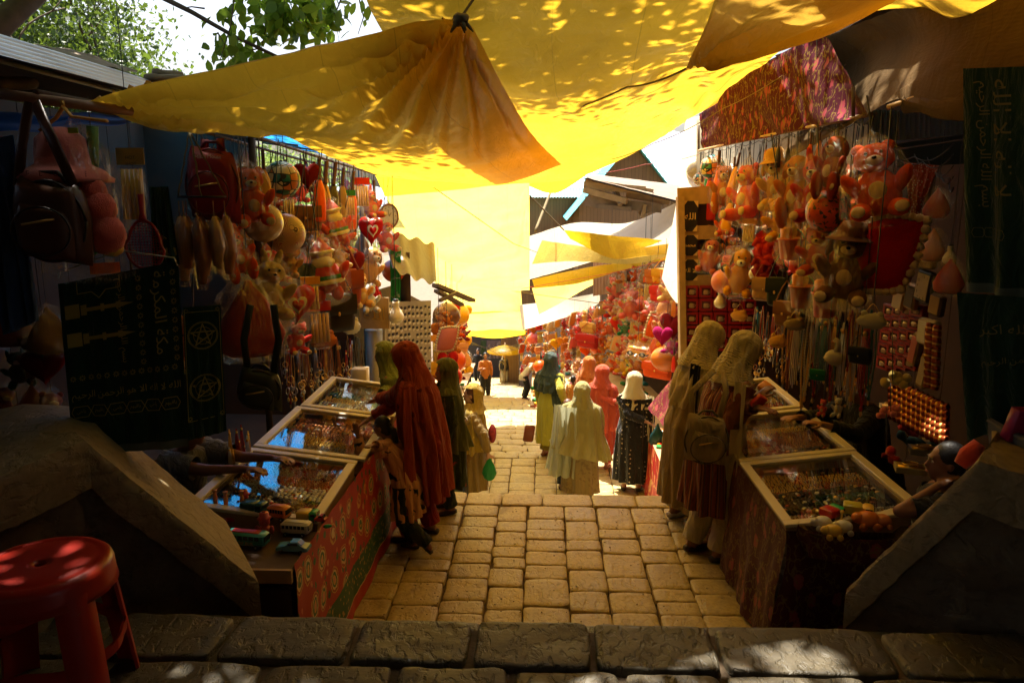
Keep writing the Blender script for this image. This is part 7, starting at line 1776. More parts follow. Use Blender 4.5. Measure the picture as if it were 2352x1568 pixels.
for (u,v,z_,rx,m,l,nm) in ((530,1186,tz+.03,.045,yelp,'ribbed yellow plastic lemon toy','toy_lemon'),(488,1192,tz+.02,.035,orgp,'orange toy fruit wrapped in film','toy_fruit'),(463,1186,tz+.02,.035,grnp,'green and yellow toy fish in film','toy_fish'),(541,1198,tz,.05,redpl,'red plastic toy racing shell behind the bus','toy_boat'),(500,1206,tz,.04,redpl,'small red plastic crab toy','toy_crab'),(752,1212,tz+.02,.018,grnp,'tiny green toy duck at the tray edge','toy_duck')):
    p=atz(u,v,z_); mb=MB(); mb.ell((p.x,p.y,z_+rx*.6),(rx*1.3,rx*.8,rx*.6),Euler((0,0,.4)),14,9,.12,u,4); mb.ell((p.x+rx,p.y,z_+rx*.7),(rx*.5,rx*.4,rx*.4),None,9,6); tag(centroid_build(mb,nm,m),l,'toy')
for i,(u,v,w_,m) in enumerate([(382,1085,.09,CR),(405,1098,.08,WH),(437,1120,.10,CR),(400,1120,.07,(.3,.35,.3)),(465,1135,.06,RD),(440,1095,.07,(.4,.4,.4)),(370,1110,.08,RD),(410,1145,.09,(.5,.25,.1)),(445,1165,.09,(.5,.3,.2)),(470,1160,.06,(.1,.3,.3)),(430,1180,.08,(.35,.05,.03))]):
    p=atz(u,v,-.30); r=empty('wrapped_bundle',(p.x,p.y,-.34)); tag(r,['cream bundle highest in the heap by the coping','off white round bundle touching the highest one','large cream bundle at the case corner','grey green bundle in the middle of the heap','small red lidded bundle at the glass frame','grey bundle under the seller\'s elbow','red printed bundle deep in shade','amber bundle low in the heap','peach bundle lowest by the coping','small teal bundle beside the fruit toys','maroon bundle at the tray end'][i],'bundle','film wrapped bundles heaped by the coping')
    mb=MB(); fz(mb,(p.x,p.y,-.30),(w_,w_*.8,w_*.6),None,14,10,.3,i); o=mb.build('bundle',plush_m,r); o.color=(*m,1); mb=MB(); fz(mb,(p.x,p.y,-.30),(w_*1.12,w_*.92,w_*.72),None,18,12,.5,i+3,8); mb.build('plastic_film',WRAP,r)
# ---------------- displays, frames and boxes ----------------
def onplane(u,v,a,b):
    d=ray(u,v); n=Vector((b[1]-a[1],-(b[0]-a[0]),0)); t=n.dot(Vector((a[0],a[1],0))-Vector((CAM.x,CAM.y,0)))/n.dot(Vector((d.x,d.y,0))); return CAM+d*t
# calligraphy shelf (faces the steps)
Ysh=8.95
r=empty('wooden_shelf',at(1640,1000,Ysh)); tag(r,'open wooden shelf holding calligraphy frames above red gift boxes','shelf')
mb=MB(); mb.bar(at(1562,452,Ysh),at(1571,1010,Ysh),.075,.14,(0,1,0)); mb.build('post',wood,r,smooth=False)
mb=MB(); mb.bar(at(1556,452,Ysh),at(1645,446,Ysh),.03,.2); mb.build('top_board',wood,r,smooth=False)
for v in (534,590,647): mb=MB(); mb.bar(at(1566,v,Ysh),at(1650,v,Ysh),.02,.16); mb.build('shelf_board',wood,r,smooth=False)
mb=MB(); mb.bar(at(1566,800,Ysh+.12),at(1740,800,Ysh+.12),.03,.16); mb.build('shelf_board',wood,r,smooth=False)
mb=MB(); panel(mb,at(1560,452,Ysh+.1),at(1745,446,Ysh+.1),at(1745,820,Ysh+.1),at(1560,820,Ysh+.1)); mb.build('back_panel',plankm,r,smooth=False)
for i,(u0,v0,u1,v1,tx) in enumerate(((1567,462,1602,531,'الله'),(1567,540,1602,587,'محمد'),(1567,596,1602,644,'لا اله'))):
    c=at((u0+u1)/2,(v0+v1)/2,Ysh-.02); k=1/pxm(c); W=(u1-u0)*k; H_=(v1-v0)*k; q=empty('calligraphy_frame',c-Vector((0,0,H_/2))); tag(q,['topmost black calligraphy frame with cream corner mounts, largest gold script','middle black calligraphy frame with cream corner mounts','lowest black calligraphy frame behind the cream football'][i],'picture frame','calligraphy frames on the wooden shelf')
    mb=MB(); mb.box(c,(W,.015,H_)); mb.build('panel',black,q,smooth=False)
    mb=MB()
    for (a,b) in ((-1,-1),(1,-1),(1,1),(-1,1)): mb.add([c+Vector((a*W/2,-.012,b*H_/2)),c+Vector((a*W*.2,-.012,b*H_/2)),c+Vector((a*W/2,-.012,b*H_*.28))],[(0,1,2) if a*b>0 else (2,1,0)])
    mb.build('corner_mount',creamp,q,smooth=False); mb=MB(); put(mb,tx,lambda x,y:c+Vector((x,-.014,y)),w=W*.72); mb.build('lettering',simple('gold_paint',(.85,.62,.22),.4),q)
# red gift boxes
GB=None
def giftbox(c,w,h,rz,label,grp):
    global GB
    if GB is None:
        GB=empty('gift_box'); mb=MB(); mb.box((0,0,.5),(.94,.5,.94),bev=.03); mb.build('carton',simple('glossy_red_card',(.28,.008,.012),.3),GB,auto=.5)
        mb=MB(); mb.box((0,-.253,.5),(.6,.01,.56)); mb.build('window',simple('dark_window_film',(.06,.012,.012),.08),GB,smooth=False)
        mb=MB(); mb.lathe([(.14,.28),(.18,.34),(.19,.5),(.16,.6),(.10,.64)],c=(0,-.26,0),n=12,squash=.3); mb.tube([(.18,-.28,.55),(.26,-.28,.52),(.25,-.28,.40),(.17,-.28,.36)],.018,5); mb.build('cup',simple('tan_cup',(.5,.35,.25),.15,.4),GB); r=GB  # cup in the box window, one even tan colour
    else: r=copy_tree(GB)
    r.location=c; r.scale=(w,w*.6,h); r.rotation_euler=(0,0,rz); tag(r,label,'gift box',grp); return r
for i in range(5):
    for j in range(5):
        u=1587+33*i; v=684+30.5*j
        if j==4 and i>2: continue
        c=at(u,v,Ysh+.0); k=1/pxm(c); giftbox(c,32.5*k,30*k,0,'red windowed gift box stacked in the wooden shelf under the calligraphy frames','red gift boxes in the wooden shelf')
WA,WB=(2.72,4.4),(2.80,6.4)
for i in range(4):
    for j in range(5):
        u=2046+21*i+(-4)*j; v=728+30*j
        c=onplane(u,v,WA,WB); k=1/pxm(c); giftbox(c,.17,30*k,-PI/2+.15,'red windowed gift box stacked below the wall clocks of the plush stall','red gift boxes below the wall clocks')
# wall items of the plush stall
def wallbox(name,label,u,v,w,h,m,m2=None,rz=-PI/2+.15,cat='box',txt=None,round_=False,d=.05,tilt=0):
    c=onplane(u,v,WA,WB)-Vector((.06,0,0)); k=1/pxm(c); W=w*k*1.9; H_=h*k; r=empty(name); tag(r,label,cat)
    mb=MB(); mb.box((0,0,H_/2),(W,d,H_),bev=min(.012,W*.1)); mb.build('frame',m,r,auto=.5)
    if m2: mb=MB(); mb.box((0,-d/2-.001,H_/2),(W*.78,.006,H_*.8)); mb.build('face',m2,r,smooth=False)
    if txt:
        mb=MB()
        for s,x,z,q in txt: put(mb,s,lambda a,b:Vector((x*W+a,-d/2-.006,H_*z+b)),h=q*H_)
        mb.build('lettering',blackink,r)
    r.location=c-Vector((0,0,H_/2)); r.rotation_euler=(0,math.radians(tilt),rz); return r
tanb=simple('tan_carton',(.38,.24,.10),.7); crb=simple('cream_card',(.62,.52,.36),.7); gldf=simple('gilt_frame',(.45,.24,.06),.4,.3)
wallbox('clock_carton','tall tan carton printed with little clock dials',2128,465,26,140,tanb,crb,tilt=8)
wallbox('wall_clock','cream faced digital style wall clock with black rim and big numerals',2142,657,28,72,black,crb,cat='clock',txt=[('12',0.05,.84,.10),('1',.28,.8,.09),('10',-.25,.68,.09),('9',-.27,.5,.09),('8',-.25,.32,.09),('7',-.15,.14,.09),('6',.04,.12,.09),('5',.25,.16,.09)],tilt=8)
wallbox('photo_frame','small gilt photo frame hung highest beside the orange clock',2093,640,22,44,gldf,crb,cat='picture frame',tilt=8)
wallbox('photo_frame','small square gilt photo frame below the highest one',2084,690,22,42,gldf,crb,cat='picture frame',tilt=8)
wallbox('photo_frame','tall gilt photo frame in film beside the big numeral clock',2112,680,20,60,gldf,simple('dark_photo',(.1,.07,.05),.3),cat='picture frame',tilt=8)
wallbox('photo_frame','dark framed picture hung beneath the red wrapped pouch',2172,700,22,50,darkwood,tanb,cat='picture frame',tilt=6)
wallbox('stationery_pack','white stationery pack in film above the bangle rolls',2144,760,18,60,crb,whiteink,cat='packet')
wallbox('stationery_pack','second pale pack in film with a metal clip',2162,770,16,70,crb,tanb,cat='packet')
wallbox('stationery_pack','tan card of hair beads leaning by the red gift boxes',2118,800,14,76,tanb,salm,cat='packet',tilt=12)
wallbox('stationery_pack','long narrow pale pack standing below the white one',2140,850,14,80,tanb,crb,cat='packet',tilt=10)
wallbox('leopard_pack','cream pack with black leopard spots above the big numeral clock',2148,600,30,34,simple('leopard_card',(.45,.32,.12),.6,var=.6,vs=40),None,cat='packet')
hang('clock',2101,534,596,2.62,(.60,.07,.02),'orange red round clock in a plastic frame on the stall wall','clock',Y=5.5,rz=-60)
hang('pouch',2157,428,498,2.6,(.45,.04,.015),'shiny red brown cushion in film high on the stall wall','cushion',Y=5.1,rz=-50,w=1.0)
hang('pouch',2147,520,598,2.6,(.62,.28,.2),'pale pink pouch in crinkled film under the shiny red brown cushion','pouch',Y=5.1,rz=-50,w=.9)
hang('pouch',2186,590,672,2.6,(.50,.02,.015),'red pouch in film beside the big numeral clock','pouch',Y=4.9,rz=-50,w=.95)
hang('bulb',2184,566,606,2.6,WH,'milky bulb bottle on the stall wall above the red filmed pouch','lamp',Y=5.0,rz=-50)
r,F,A2,W,H_=hangcloth('patterned_scarf','red triangular scarf with white print tied up under the shutter box',[(2076,372,5.6),(2156,380,5.3),(2102,505,5.4),(2096,510,5.4)],cloth('red_print_cotton',(.42,.05,.02),pat=fleck((.6,.45,.3),55,.25,.9)),'scarf',rip=.015)
# wires
for k in range(5): line([at(2010+30*k,330+8*k,5.8),at(2100+20*k,360+12*k,5.4),at(2190,330+25*k,5.0)],.004,mat=wire_m,sag=.06,label='drooping black wire under the shutter box of the plush stall',cat='wire',group='wires under the shutter box')
# bangles
BG=None
def bangle(c,rot,s,label,grp,col):
    global BG
    if BG is None:
        BG=empty('bangle_set'); mb=MB(); mb.lathe([(.40,-.5),(.5,-.46),(.47,-.38),(.5,-.30),(.47,-.22),(.5,-.12),(.47,0),(.5,.12),(.47,.22),(.5,.30),(.47,.38),(.5,.46),(.40,.5)],n=18); o=mb.build('bangles',simple('red_gold_bangle',(.42,.08,.02),.22,.6),BG); mb=MB(); mb.lathe([(.505,-.1),(.505,.1)],n=18); mb.build('gold_band',brass,BG); r=BG
    else: r=copy_tree(BG)
    r.location=c; r.scale=(s,s,s*1.1); r.rotation_euler=rot; tag(r,label,'bangles',grp)
for i in range(2):
    for j in range(9): 
        c=onplane(2170+17*i-j*.5,752+16*j+5*i,WA,WB)-Vector((.1,0,0)); bangle(c,(0,.1,0),.055,'red and gold bangle set threaded on an upright rod above the slope of bangles','bangles on upright rods',0)
for i in range(11):
    for j in range(6):
        u=2090+i*12+j*7; v=925+i*7.5+(j-3)*15-6*i*.3
        p=onplane(u,v,WA,WB)+Vector((-.12-.02*j,-.1*j*0,0)); bangle(p,(1.3,.5,.5),.062,'red and gold bangle set lying on the slanted tray below the wall clocks','bangles on the slanted tray',0)
# open boxes, furry ropes and pom pom toys beside the cases
for (u,v,w,l) in ((2122,1040,.20,'white open box with a bracelet set, deeper in the stall'),(2090,1082,.19,'flat open box of bracelets beside the boy\'s elbow'),(2045,940,.17,'shallow pale box behind the pink charm cluster')):
    p=atz(u,v,-.25); r=empty('open_box',p); tag(r,l,'box'); mb=MB(); mb.box(p+Vector((0,0,.02)),(w,w*.7,.04),-.3); mb.build('carton',crb,r,smooth=False); mb=MB(); mb.box(p+Vector((0,0,.042)),(w*.85,w*.55,.004),-.3); mb.tube([p+Vector((.05*math.cos(t),.04*math.sin(t),.055)) for t in [i*PI/8 for i in range(17)]],.006,6,False); mb.build('bracelet',brass,r)
for i,(c0,c1,m) in enumerate((((2065,985),(2175,1010),redp),((2062,1000),(2160,1035),simple('blue_fur',(.05,.12,.2),.95)),((2080,975),(2178,1030),whitep),((2035,1040),(2062,1062),redp))):
    a=atz(*c0,-.22);b=atz(*c1,-.26); mb=MB(); pts=[a.lerp(b,t/12)+Vector((0,0,.02*math.sin(t*1.3+i))) for t in range(13)]; mb.tube(pts,[.03+.012*math.sin(t*2.1) for t in range(13)],9); tag(centroid_build(mb,'furry_rope',m),['red furry hair rope coiled beside the bangle tray','dark blue furry hair rope beside the bangle tray','white furry hair rope lying across the red and blue ones','short red furry rope near the bracelets'][i],'hair rope')
def cluster(label,u,v,n,rr,m,spread,name,Y,top):
    c=at(u,v,Y); r=empty(name,c); tag(r,label,'charm cluster'); mb=MB(); mb.tube([at(u,top,Y),c],.003,5); mb.build('string',wire_m,r); q=random.Random(int(u))
    for i in range(n):
        p=c+Vector((q.uniform(-spread,spread),q.uniform(-.05,.05),q.uniform(-spread*.5,spread*.4))); mb=MB(); fz(mb,p,(rr,rr,rr*q.uniform(.9,1.1)),None,10,7,.15,i); mb.build('pompom',m,r)
cluster('bunch of yellow pompom chick toys on a string',2050,874,9,.028,simple('yellow_fur',(.55,.40,.08),.95,sheen=.3),.085,'pompom_cluster',4.5,760)
cluster('bunch of coral pink rabbit charms below the yellow pompoms',2046,944,10,.020,salm,.07,'pompom_cluster',4.5,880)
cluster('single red pompom hanging under the pink charms',2036,1030,1,.03,redp,.01,'pompom',4.4,950)
# necklaces and key rings
NK={}
def necklace(u,v0,v1,X,m,label,grp,kind='bead',rz=0,name='necklace'):
    key=(kind,m.name)
    if key not in NK:
        r=empty(name); mb=MB(); q=random.Random(len(NK))
        if kind=='bead':
            for s in (-1,1):
                pts=[];rr=[]
                for i in range(61): t=i/60; x=s*.035*math.sin(t*PI*.95+.1); pts.append((x+.002,0,-t)); rr.append(.006+.006*abs(math.sin(i*PI/2.0)))
                mb.tube(pts,rr,6,False)
            mb.ell((0,0,-1.0),(.022,.012,.035),None,8,6); mb.build('strand',m,r); mb=MB(); mb.ell((0,0,-1.06),(.016,.008,.04),None,8,6); mb.build('pendant',brass if m is not brass else steel,r)
        elif kind=='ring':
            mb.tube([(0,0,0),(0,0,-.35)],.006,5); mb.tube([(.14*math.cos(t),.03*math.sin(t),-.5+.15*math.sin(t)) for t in [i*PI/8 for i in range(17)]],.02,6,False); mb.build('ring',m,r)
            mb=MB(); mb.tube([(0,0,-.65),(.02,0,-.8)],.008,4); mb.ell((.02,0,-.88),(.09,.04,.11),None,9,6); mb.build('charm',steel if m is brass else brass,r)
        else:
            for i in range(5): x=(i-2)*.022; mb.tube([(x*.3,0,0),(x,0,-.5),(x,0,-1+.05*abs(i-2))],[.004,.009,.007],5)
            mb.build('tassel',m,r); mb=MB(); mb.ell((0,0,-.12),(.03,.03,.04),None,8,6); mb.build('cap',brass,r)
        NK[key]=r
    else: r=copy_tree(NK[key])
    p=atx(u,v0,X); r.location=p; h=(v1-v0)/pxm(p); r.scale=(h if kind=='ring' else max(.25,h),h if kind=='ring' else .35,h); r.rotation_euler=(0,0,rz); tag(r,label,'necklace' if kind!='ring' else 'key ring',grp); return r
q=random.Random(9); nm=[black,brass,steel,simple('red_bead',(.45,.03,.02),.25),simple('teal_bead',(.04,.16,.15),.2),simple('pearl_bead',(.7,.62,.48),.25),simple('copper_bead',(.5,.18,.07),.3,.6)]
nn_=['black','gold','silver','red','teal','pearl','copper']
for i in range(84):
    k=q.choice([0,0,1,2,2,3,4,5,6]); u=1735+i*3.35+q.uniform(-3,3); v0=705+q.uniform(-12,30)+(u-1735)*.06; v1=v0+q.uniform(110,215)
    if u<1800: v1=v0+q.uniform(60,120)
    necklace(u,v0,v1,2.12+q.uniform(-.1,.25),nm[k],'long %s bead necklace in the curtain of strands above the jewellery cases'%nn_[k],'bead necklaces above the jewellery cases',q.choice(['bead','bead','tassel']))
for i in range(60):
    k=q.choice([1,2,1,2,6,0]); u=1712+q.uniform(0,90) if i<36 else 1800+q.uniform(0,200); v0=745+q.uniform(0,100) if i<36 else 800+q.uniform(0,110)
    necklace(u,v0,v0+q.uniform(26,44),2.15+q.uniform(-.05,.15),nm[k],'%s ring charm on the rack above the silver jewellery case'%nn_[k],'ring charms of the plush stall','ring',q.uniform(-1,1),'key_ring')
for i in range(52):
    k=q.choice([0,1,2,2,3,6]); u=640+q.uniform(0,205); v0=778+q.uniform(-10,30)
    necklace(u,v0,v0+q.uniform(60,150)*(1 if u<780 else .7),-2.05-q.uniform(0,.35),nm[k],'thin %s strand hanging behind the glass cases of the toy stall'%nn_[k],'strands behind the glass cases',q.choice(['bead','tassel']))
for i in range(48):
    k=q.choice([1,2,2,1,6]); u=648+q.uniform(0,190); v0=835+q.uniform(-20,50)
    necklace(u,v0,v0+q.uniform(30,56),-2.0-q.uniform(0,.2),nm[k],'%s hoop dangling over the glass cases of the toy stall'%nn_[k],'hoops over the glass cases','ring',q.uniform(-1,1),'key_ring')
for i in range(9): necklace(520+q.uniform(0,60),1000+q.uniform(-30,30),1000+q.uniform(50,110),-1.98,nm[q.choice([1,2,3])],'bright charm string beside the seller\'s forearm','charm strings by the seller','tassel')
# framed carving, post, box, boards on the shed side
r=empty('framed_carving',at(860,757,8.4)); tag(r,'framed carved panel leaning on top of the grey post','picture frame'); mb=MB(); c=at(860,719,8.4); mb.box(c,(.34,.03,.36)); mb.build('frame',wood,r,smooth=False); mb=MB(); put(mb,'الله',lambda x,y:c+Vector((x,-.02,y)),w=.24); mb.build('relief',brass,r)
mb=MB(); a=at(858,757,8.5); z_=gz(8.5); mb.tube([(a.x,8.5,z_),(a.x,8.5,a.z)],.105,18); tag(centroid_build(mb,'pillar',simple('grey_pipe',(.22,.2,.16),.45,.3)),'thick grey metal post between the glass cases and earring board','pillar')
p=at(828,868,7.6); mb=MB(); mb.box(p,(.16,.14,.22),bev=.005); tag(centroid_build(mb,'carton_box',crb),'small white carton beside the grey post','box')
p=atz(795,895,-.12); mb=MB(); mb.lathe([(.001,0),(.05,0),(.055,.02),(.055,.075),(.04,.09),(.042,.10)],c=p,n=18); tag(centroid_build(mb,'glass_jar',GLASS),'squat glass jar on the corner beyond the cases','jar')
c=at(930,636,9.7); mb=MB(); mb.box(c,(.14,.04,.64)); tag(centroid_build(mb,'framed_board',darkwood),'tall narrow dark board framed in orange wood','board')
EA,EB=(-1.86,8.3),(-1.62,11.6)
r=empty('earring_board',onplane(930,860,EA,EB)); tag(r,'cream board covered in rows of earring cards beyond the grey post','display board'); mb=MB(); panel(mb,onplane(884,694,EA,EB),onplane(990,690,EA,EB),onplane(990,880,EA,EB),onplane(884,900,EA,EB)); mb.build('panel',simple('tan_board',(.34,.27,.15),.8),r,smooth=False)
EC=None
for j in range(11):
    for i in range(11):
        u=890+9.3*i+q.uniform(-1,1); v=705+15.5*j+q.uniform(-2,2)
        if q.random()<.1: continue
        p=onplane(u,v,EA,EB)+Vector((.02,-.01,0))
        if EC is None:
            EC=empty('earring_card'); mb=MB(); mb.box((0,0,0),(.045,.004,.028)); mb.build('card',black,EC,smooth=False); mb=MB()
            for s in (-1,1): mb.ell((s*.014,-.008,-.032),(.011,.006,.015),None,8,5)
            mb.build('earrings',nm[5],EC); rr=EC
        else: rr=copy_tree(EC)
        rr.location=p; rr.rotation_euler=(0,0,1.2); rr.scale=(1.1,1.1,1.15); tag(rr,'black card of pale stud earrings pinned in rows on the cream board','earring card','earring cards on the cream board')
hang('bulb',909,693,740,-1.7,WH,'milky bulb bottle hanging before the earring board','lamp',Y=8.4,rz=30)
# backpack on the striped kameez shopper
satchel('beige canvas backpack with front pocket on the striped kameez shopper\'s hip',1621,1008,98,112,4.92,cloth('beige_canvas',(.42,.32,.16),trans=0),cloth('dark_beige_webbing',(.12,.09,.05),trans=0),[[(1590,965,4.95),(1588,900,5.0),(1640,850,5.1)],[(1650,965,4.95),(1668,900,5.0),(1660,850,5.1)]])
c=at(1742,922,5.0); mb=MB(); mb.box(c,(.07,.04,.10),Euler((.5,.5,.3)),bev=.004); tag(centroid_build(mb,'snack_packet',simple('red_packet_foil',(.5,.03,.02),.3)),'red packet held by the striped kameez shopper','packet')
c=at(1758,890,5.6); mb=MB(); mb.box(c,(.09,.09,.05),Euler((.5,-.4,.6)),bev=.006); tag(centroid_build(mb,'snack_box',simple('orange_packet_foil',(.6,.22,.03),.35)),'orange and red box held over the silver jewellery case','box')
# carrier bag of the mustard veiled woman, bag of the lime one
c=at(1124,1075,8.75); r=empty('plastic_carrier',c-Vector((0,0,.16))); tag(r,'green plastic bag dangling from the mustard veiled woman\'s hand','carrier bag'); mb=MB(); mb.lathe([(.01,.19),(.015,.15),(.03,.10),(.07,.02),(.085,-.06),(.07,-.13),(.02,-.16)],c=c,n=18,wob=.3,squash=.6); mb.build('bag',cloth('sheer_green_plastic',(.02,.40,.10),trans=.4,rough=.3,gloss=.3),r)
c=at(1384-4,0,9) if 0 else at(1215,995,10.9); mb=MB(); mb.box(c,(.16,.06,.26),Euler((0,.15,.3)),bev=.02); tag(centroid_build(mb,'handbag',leather('russet_leather',(.22,.06,.025))),'russet leather bag under the lime kameez woman\'s veil','bag')
c=at(1510,1000,9.35); mb=MB(); mb.lathe([(.01,.16),(.03,.10),(.09,.02),(.11,-.08),(.06,-.15)],c=c,n=16,wob=.3,squash=.6); tag(centroid_build(mb,'carrier_bag',simple('dark_teal_plastic_bag',(.01,.05,.05),.35)),'dark teal carrier bag beside the black dotted dress','carrier bag')
c=at(1131,995,8.9); mb=MB(); mb.ell(c,(.05,.09,.12),None,12,9,.1); tag(centroid_build(mb,'handbag',simple('maroon_woven_bag',(.35,.03,.04),.7,var=.5,vs=30)),'maroon patterned bag behind the mustard veiled woman','bag')
# toy basket at the end of the plush stall cases
r=empty('toy_basket',atz(1965,1235,-.17)-Vector((0,0,.12))); tag(r,'cloth lined basket of pull toys hung on the nearest jewellery case','basket'); bc=atz(1968,1214,-.175)
mb=MB(); mb.lathe([(.01,-.13),(.22,-.12),(.28,-.02),(.30,.0),(.27,.0),(.2,-.08),(.01,-.09)],c=bc,n=30,wob=.06,squash=.5); mb.build('bowl',MATS['brown_tarp'],r)
mb=MB(); mb.lathe([(.31,.012),(.29,-.05),(.27,-.14)],c=bc,n=40,wob=.14,squash=.5); mb.build('cloth_lining',MATS['maroon_floral_skirt'],r)
bz=bc.z+.0
vehicle('toy_truck','green plastic toy car tipped on the glass of the nearest case, lettered MIX',1910,1188,bz+.03,.13,.08,.075,35,grnp,'truck','MIX',redpl)
vehicle('toy_truck','yellow and green toy lorry beside the tipped green one',1970,1186,bz+.03,.16,.08,.09,-20,yelp,'truck',m2=simple('olive_yellow_plastic',(.5,.45,.04),.35))
for i,(u,v,m,l) in enumerate(((1888,1212,whp,'white pull toy with yellow wheels, first in the basket'),(1936,1222,whp,'white pull toy with a clear orange drum'),(1990,1208,orgp,'orange plastic elephant shaped toy, biggest in the basket'),(2025,1208,simple('clear_orange_tube',(.7,.25,.08),.2),'clear orange pig shaped toy'),(2050,1195,whp,'white and peach pull toy wrapped in film'),(1912,1232,yelp,'yellow pull toy disc at the basket rim'))):
    p=atz(u,v,bz); mb=MB(); a=.05 if i!=2 else .065
    mb.ell((p.x,p.y,bz+a*.7),(a,a*.75,a*.7),None,14,10); mb.ell((p.x-a*.9,p.y-.01,bz+a*.85),(a*.5,a*.45,a*.45),None,10,7)
    for sx_ in (-1,1):
        for sy_ in (-1,1): mb.lathe([(.001,-.006),(a*.33,-.006),(a*.33,.006),(.001,.006)],c=(p.x+sx_*a*.55,p.y+sy_*a*.7,bz+a*.2),n=10,rot=Euler((PI/2,0,0)))
    tag(centroid_build(mb,'pull_toy',m),l,'toy')
p=atz(1931,1215,bz); mb=MB(); mb.tube([p,p+Vector((0,0,.10))],.006,7); mb.ell(p+Vector((0,0,.10)),.012,None,8,6); tag(centroid_build(mb,'toy_stick',yelp),'thin yellow stick standing among the pull toys','toy')
# grey board box at the far edge of the parapet
r=empty('cardboard_tray',at(2320,1060,3.0)); tag(r,'grey cardboard tray tilted on the parapet with a pink pack in it','tray'); mb=MB(); panel(mb,at(2268,962,3.1),at(2420,1045,2.8),at(2420,1120,2.8),at(2272,1030,3.1),.02); panel(mb,at(2268,962,3.1),at(2275,958,3.5),at(2420,1010,3.3),at(2420,1045,2.8),.01); mb.build('side',simple('grey_board',(.16,.15,.12),.8),r,smooth=False)
c=at(2345,975,3.0); mb=MB(); mb.box(c,(.11,.05,.14),Euler((.2,.1,.2)),bev=.004); tag(centroid_build(mb,'snack_pack',simple('magenta_pack',(.35,.02,.10),.35)),'magenta printed pack propped in the grey cardboard tray','packet')
mb=MB(); mb.tube([at(2205,1068,3.3),at(2225,1045,3.3),at(2250,1018,3.3)],[.03,.045,.03],10); tag(centroid_build(mb,'feather_duster',simple('orange_fur',(.6,.05,.015),.95,sheen=.4,bs=1)),'orange and red furry duster poking over the parapet','duster')
# floral divider and red counter down the lane
r,F,A2,W,H_=hangcloth('floral_divider','pink floral cloth stretched diagonally beside the black dotted dress',[(1568,840,9.3),(1590,845,9.3),(1566,1030,8.7),(1487,936,9.6)],floral('rose_floral_cloth',(.30,.04,.07),(.62,.12,.14),(.35,.25,.06),9,trans=.15),'cloth',rip=.02,nr=2)
counter(1.42,2.3,8.55,9.95,-1.55,-2.345,redcl,'low red cloth covered counter beside the black dotted dress')
for i in range(26):
    q2=random.Random(i+50); x=q2.uniform(1.46,1.72); y=q2.uniform(8.6,9.9); mb=MB(); mb.box((x,y,-1.52+.01*q2.random()),(.09,.06,.015),q2.uniform(0,3)); o=centroid_build(mb,'toy_packet',plast_m,smooth=False); o.color=(*q2.choice([OR,YL,GN,CR,RD,WH]),1); tag(o,'small bright packet scattered on the red cloth counter by the black dotted dress','packet','packets on the red cloth counter')
# ---------------- far rows of goods ----------------
used=set(); ROW=['top row','second row','third row','fourth row','fifth row','lowest row']
def frow(n_c,n_r,u0,u1,vt,vb,a,b,place,wts,seed,grp,hs=.30):
    q=random.Random(seed)
    for i in range(n_c):
        for j in range(n_r):
            u=u0+(u1-u0)*(i+.5)/n_c+q.uniform(-3,3); f=(u-u0)/(u1-u0); t=vt[0]+(vt[1]-vt[0])*f; bt=vb[0]+(vb[1]-vb[0])*f
            v=t+(bt-t)*j/n_r+q.uniform(-3,3); p=onplane(u,v,a,b); h=hs*q.uniform(.85,1.3)*pxm(p)
            for _ in range(60):
                kd=q.choice(wts); cn,cc=q.choice([('orange',OR),('amber',(.85,.32,.02)),('yellow',YL),('tan',TN),('scarlet',(.75,.03,.01)),('peach',(.85,.38,.13))]) if q.random()<.6 else q.choice(QC+[('amber',(.8,.3,.02)),('peach',(.8,.35,.15)),('green',GN),('teal',TL),('magenta',MG),('scarlet',(.7,.03,.01)),('lemon',(.8,.6,.05)),('rose',(.75,.08,.10))][:])
                if cn in('green','teal','magenta') and q.random()<.7: continue
                nm_={'farbear':'bear in film','farrabbit':'rabbit in film','farbear0':'bear','plainheart':'heart cushion','cushion':'fur edged cushion','ball':'ball','bat':'toy bat','pouch':'filmed pouch','handbag':'handbag','rosette':'rosette','packet':'packet'}[kd]
                L='%s %s, %s, %s'%(cn,nm_,ROW[min(j,5)] if j<n_r-1 else 'lowest row',place(f))
                if L not in used: used.add(L); break
            hang(kd,u,v,v+h,a[0],cc,L,{'farbear':'soft toy','farrabbit':'soft toy','farbear0':'soft toy','plainheart':'cushion','cushion':'cushion','ball':'ball','bat':'toy bat','pouch':'pouch','handbag':'bag','rosette':'hair band','packet':'toy packet'}[kd],grp,Y=p.y+q.uniform(-.15,.15),w=q.uniform(.95,1.25))
W1=['farbear','farbear','farbear','farrabbit','farbear','plainheart','cushion','ball','bat','pouch','handbag','packet']
frow(9,6,1396,1556,(612,588),(850,842),(1.42,15.3),(1.95,9.9),lambda f:['under the rusty panel','over the coral veil','over the cream veil','beside the calligraphy shelf'][min(3,int(f*4))],W1,21,'toys over the counter of the cream veiled woman',.34)
frow(6,4,1404,1550,(640,612),(830,820),(1.62,15.3),(2.15,9.9),lambda f:['rear, under the rusty panel','rear, over the coral veil','rear, over the cream veil','rear, beside the calligraphy shelf'][min(3,int(f*4))],W1[:5],22,'toys over the counter of the cream veiled woman',.5)
frow(15,5,1192,1392,(752,694),(858,842),(-.95,28),(1.30,15.8),lambda f:['over the white tee man','at the bend','near the teal heart','over the lime kameez','over the orange veil','by the beige canvas'][min(5,int(f*6))],W1,23,'toys at the bend of the lane',.30)
frow(5,5,1004,1072,(700,700),(880,872),(-1.74,11.4),(-1.78,17.0),lambda f:['nearer half','further half'][min(1,int(f*2))]+' of the heart cushion stall',W1+['plainheart'],24,'toys of the heart cushion stall',.36)
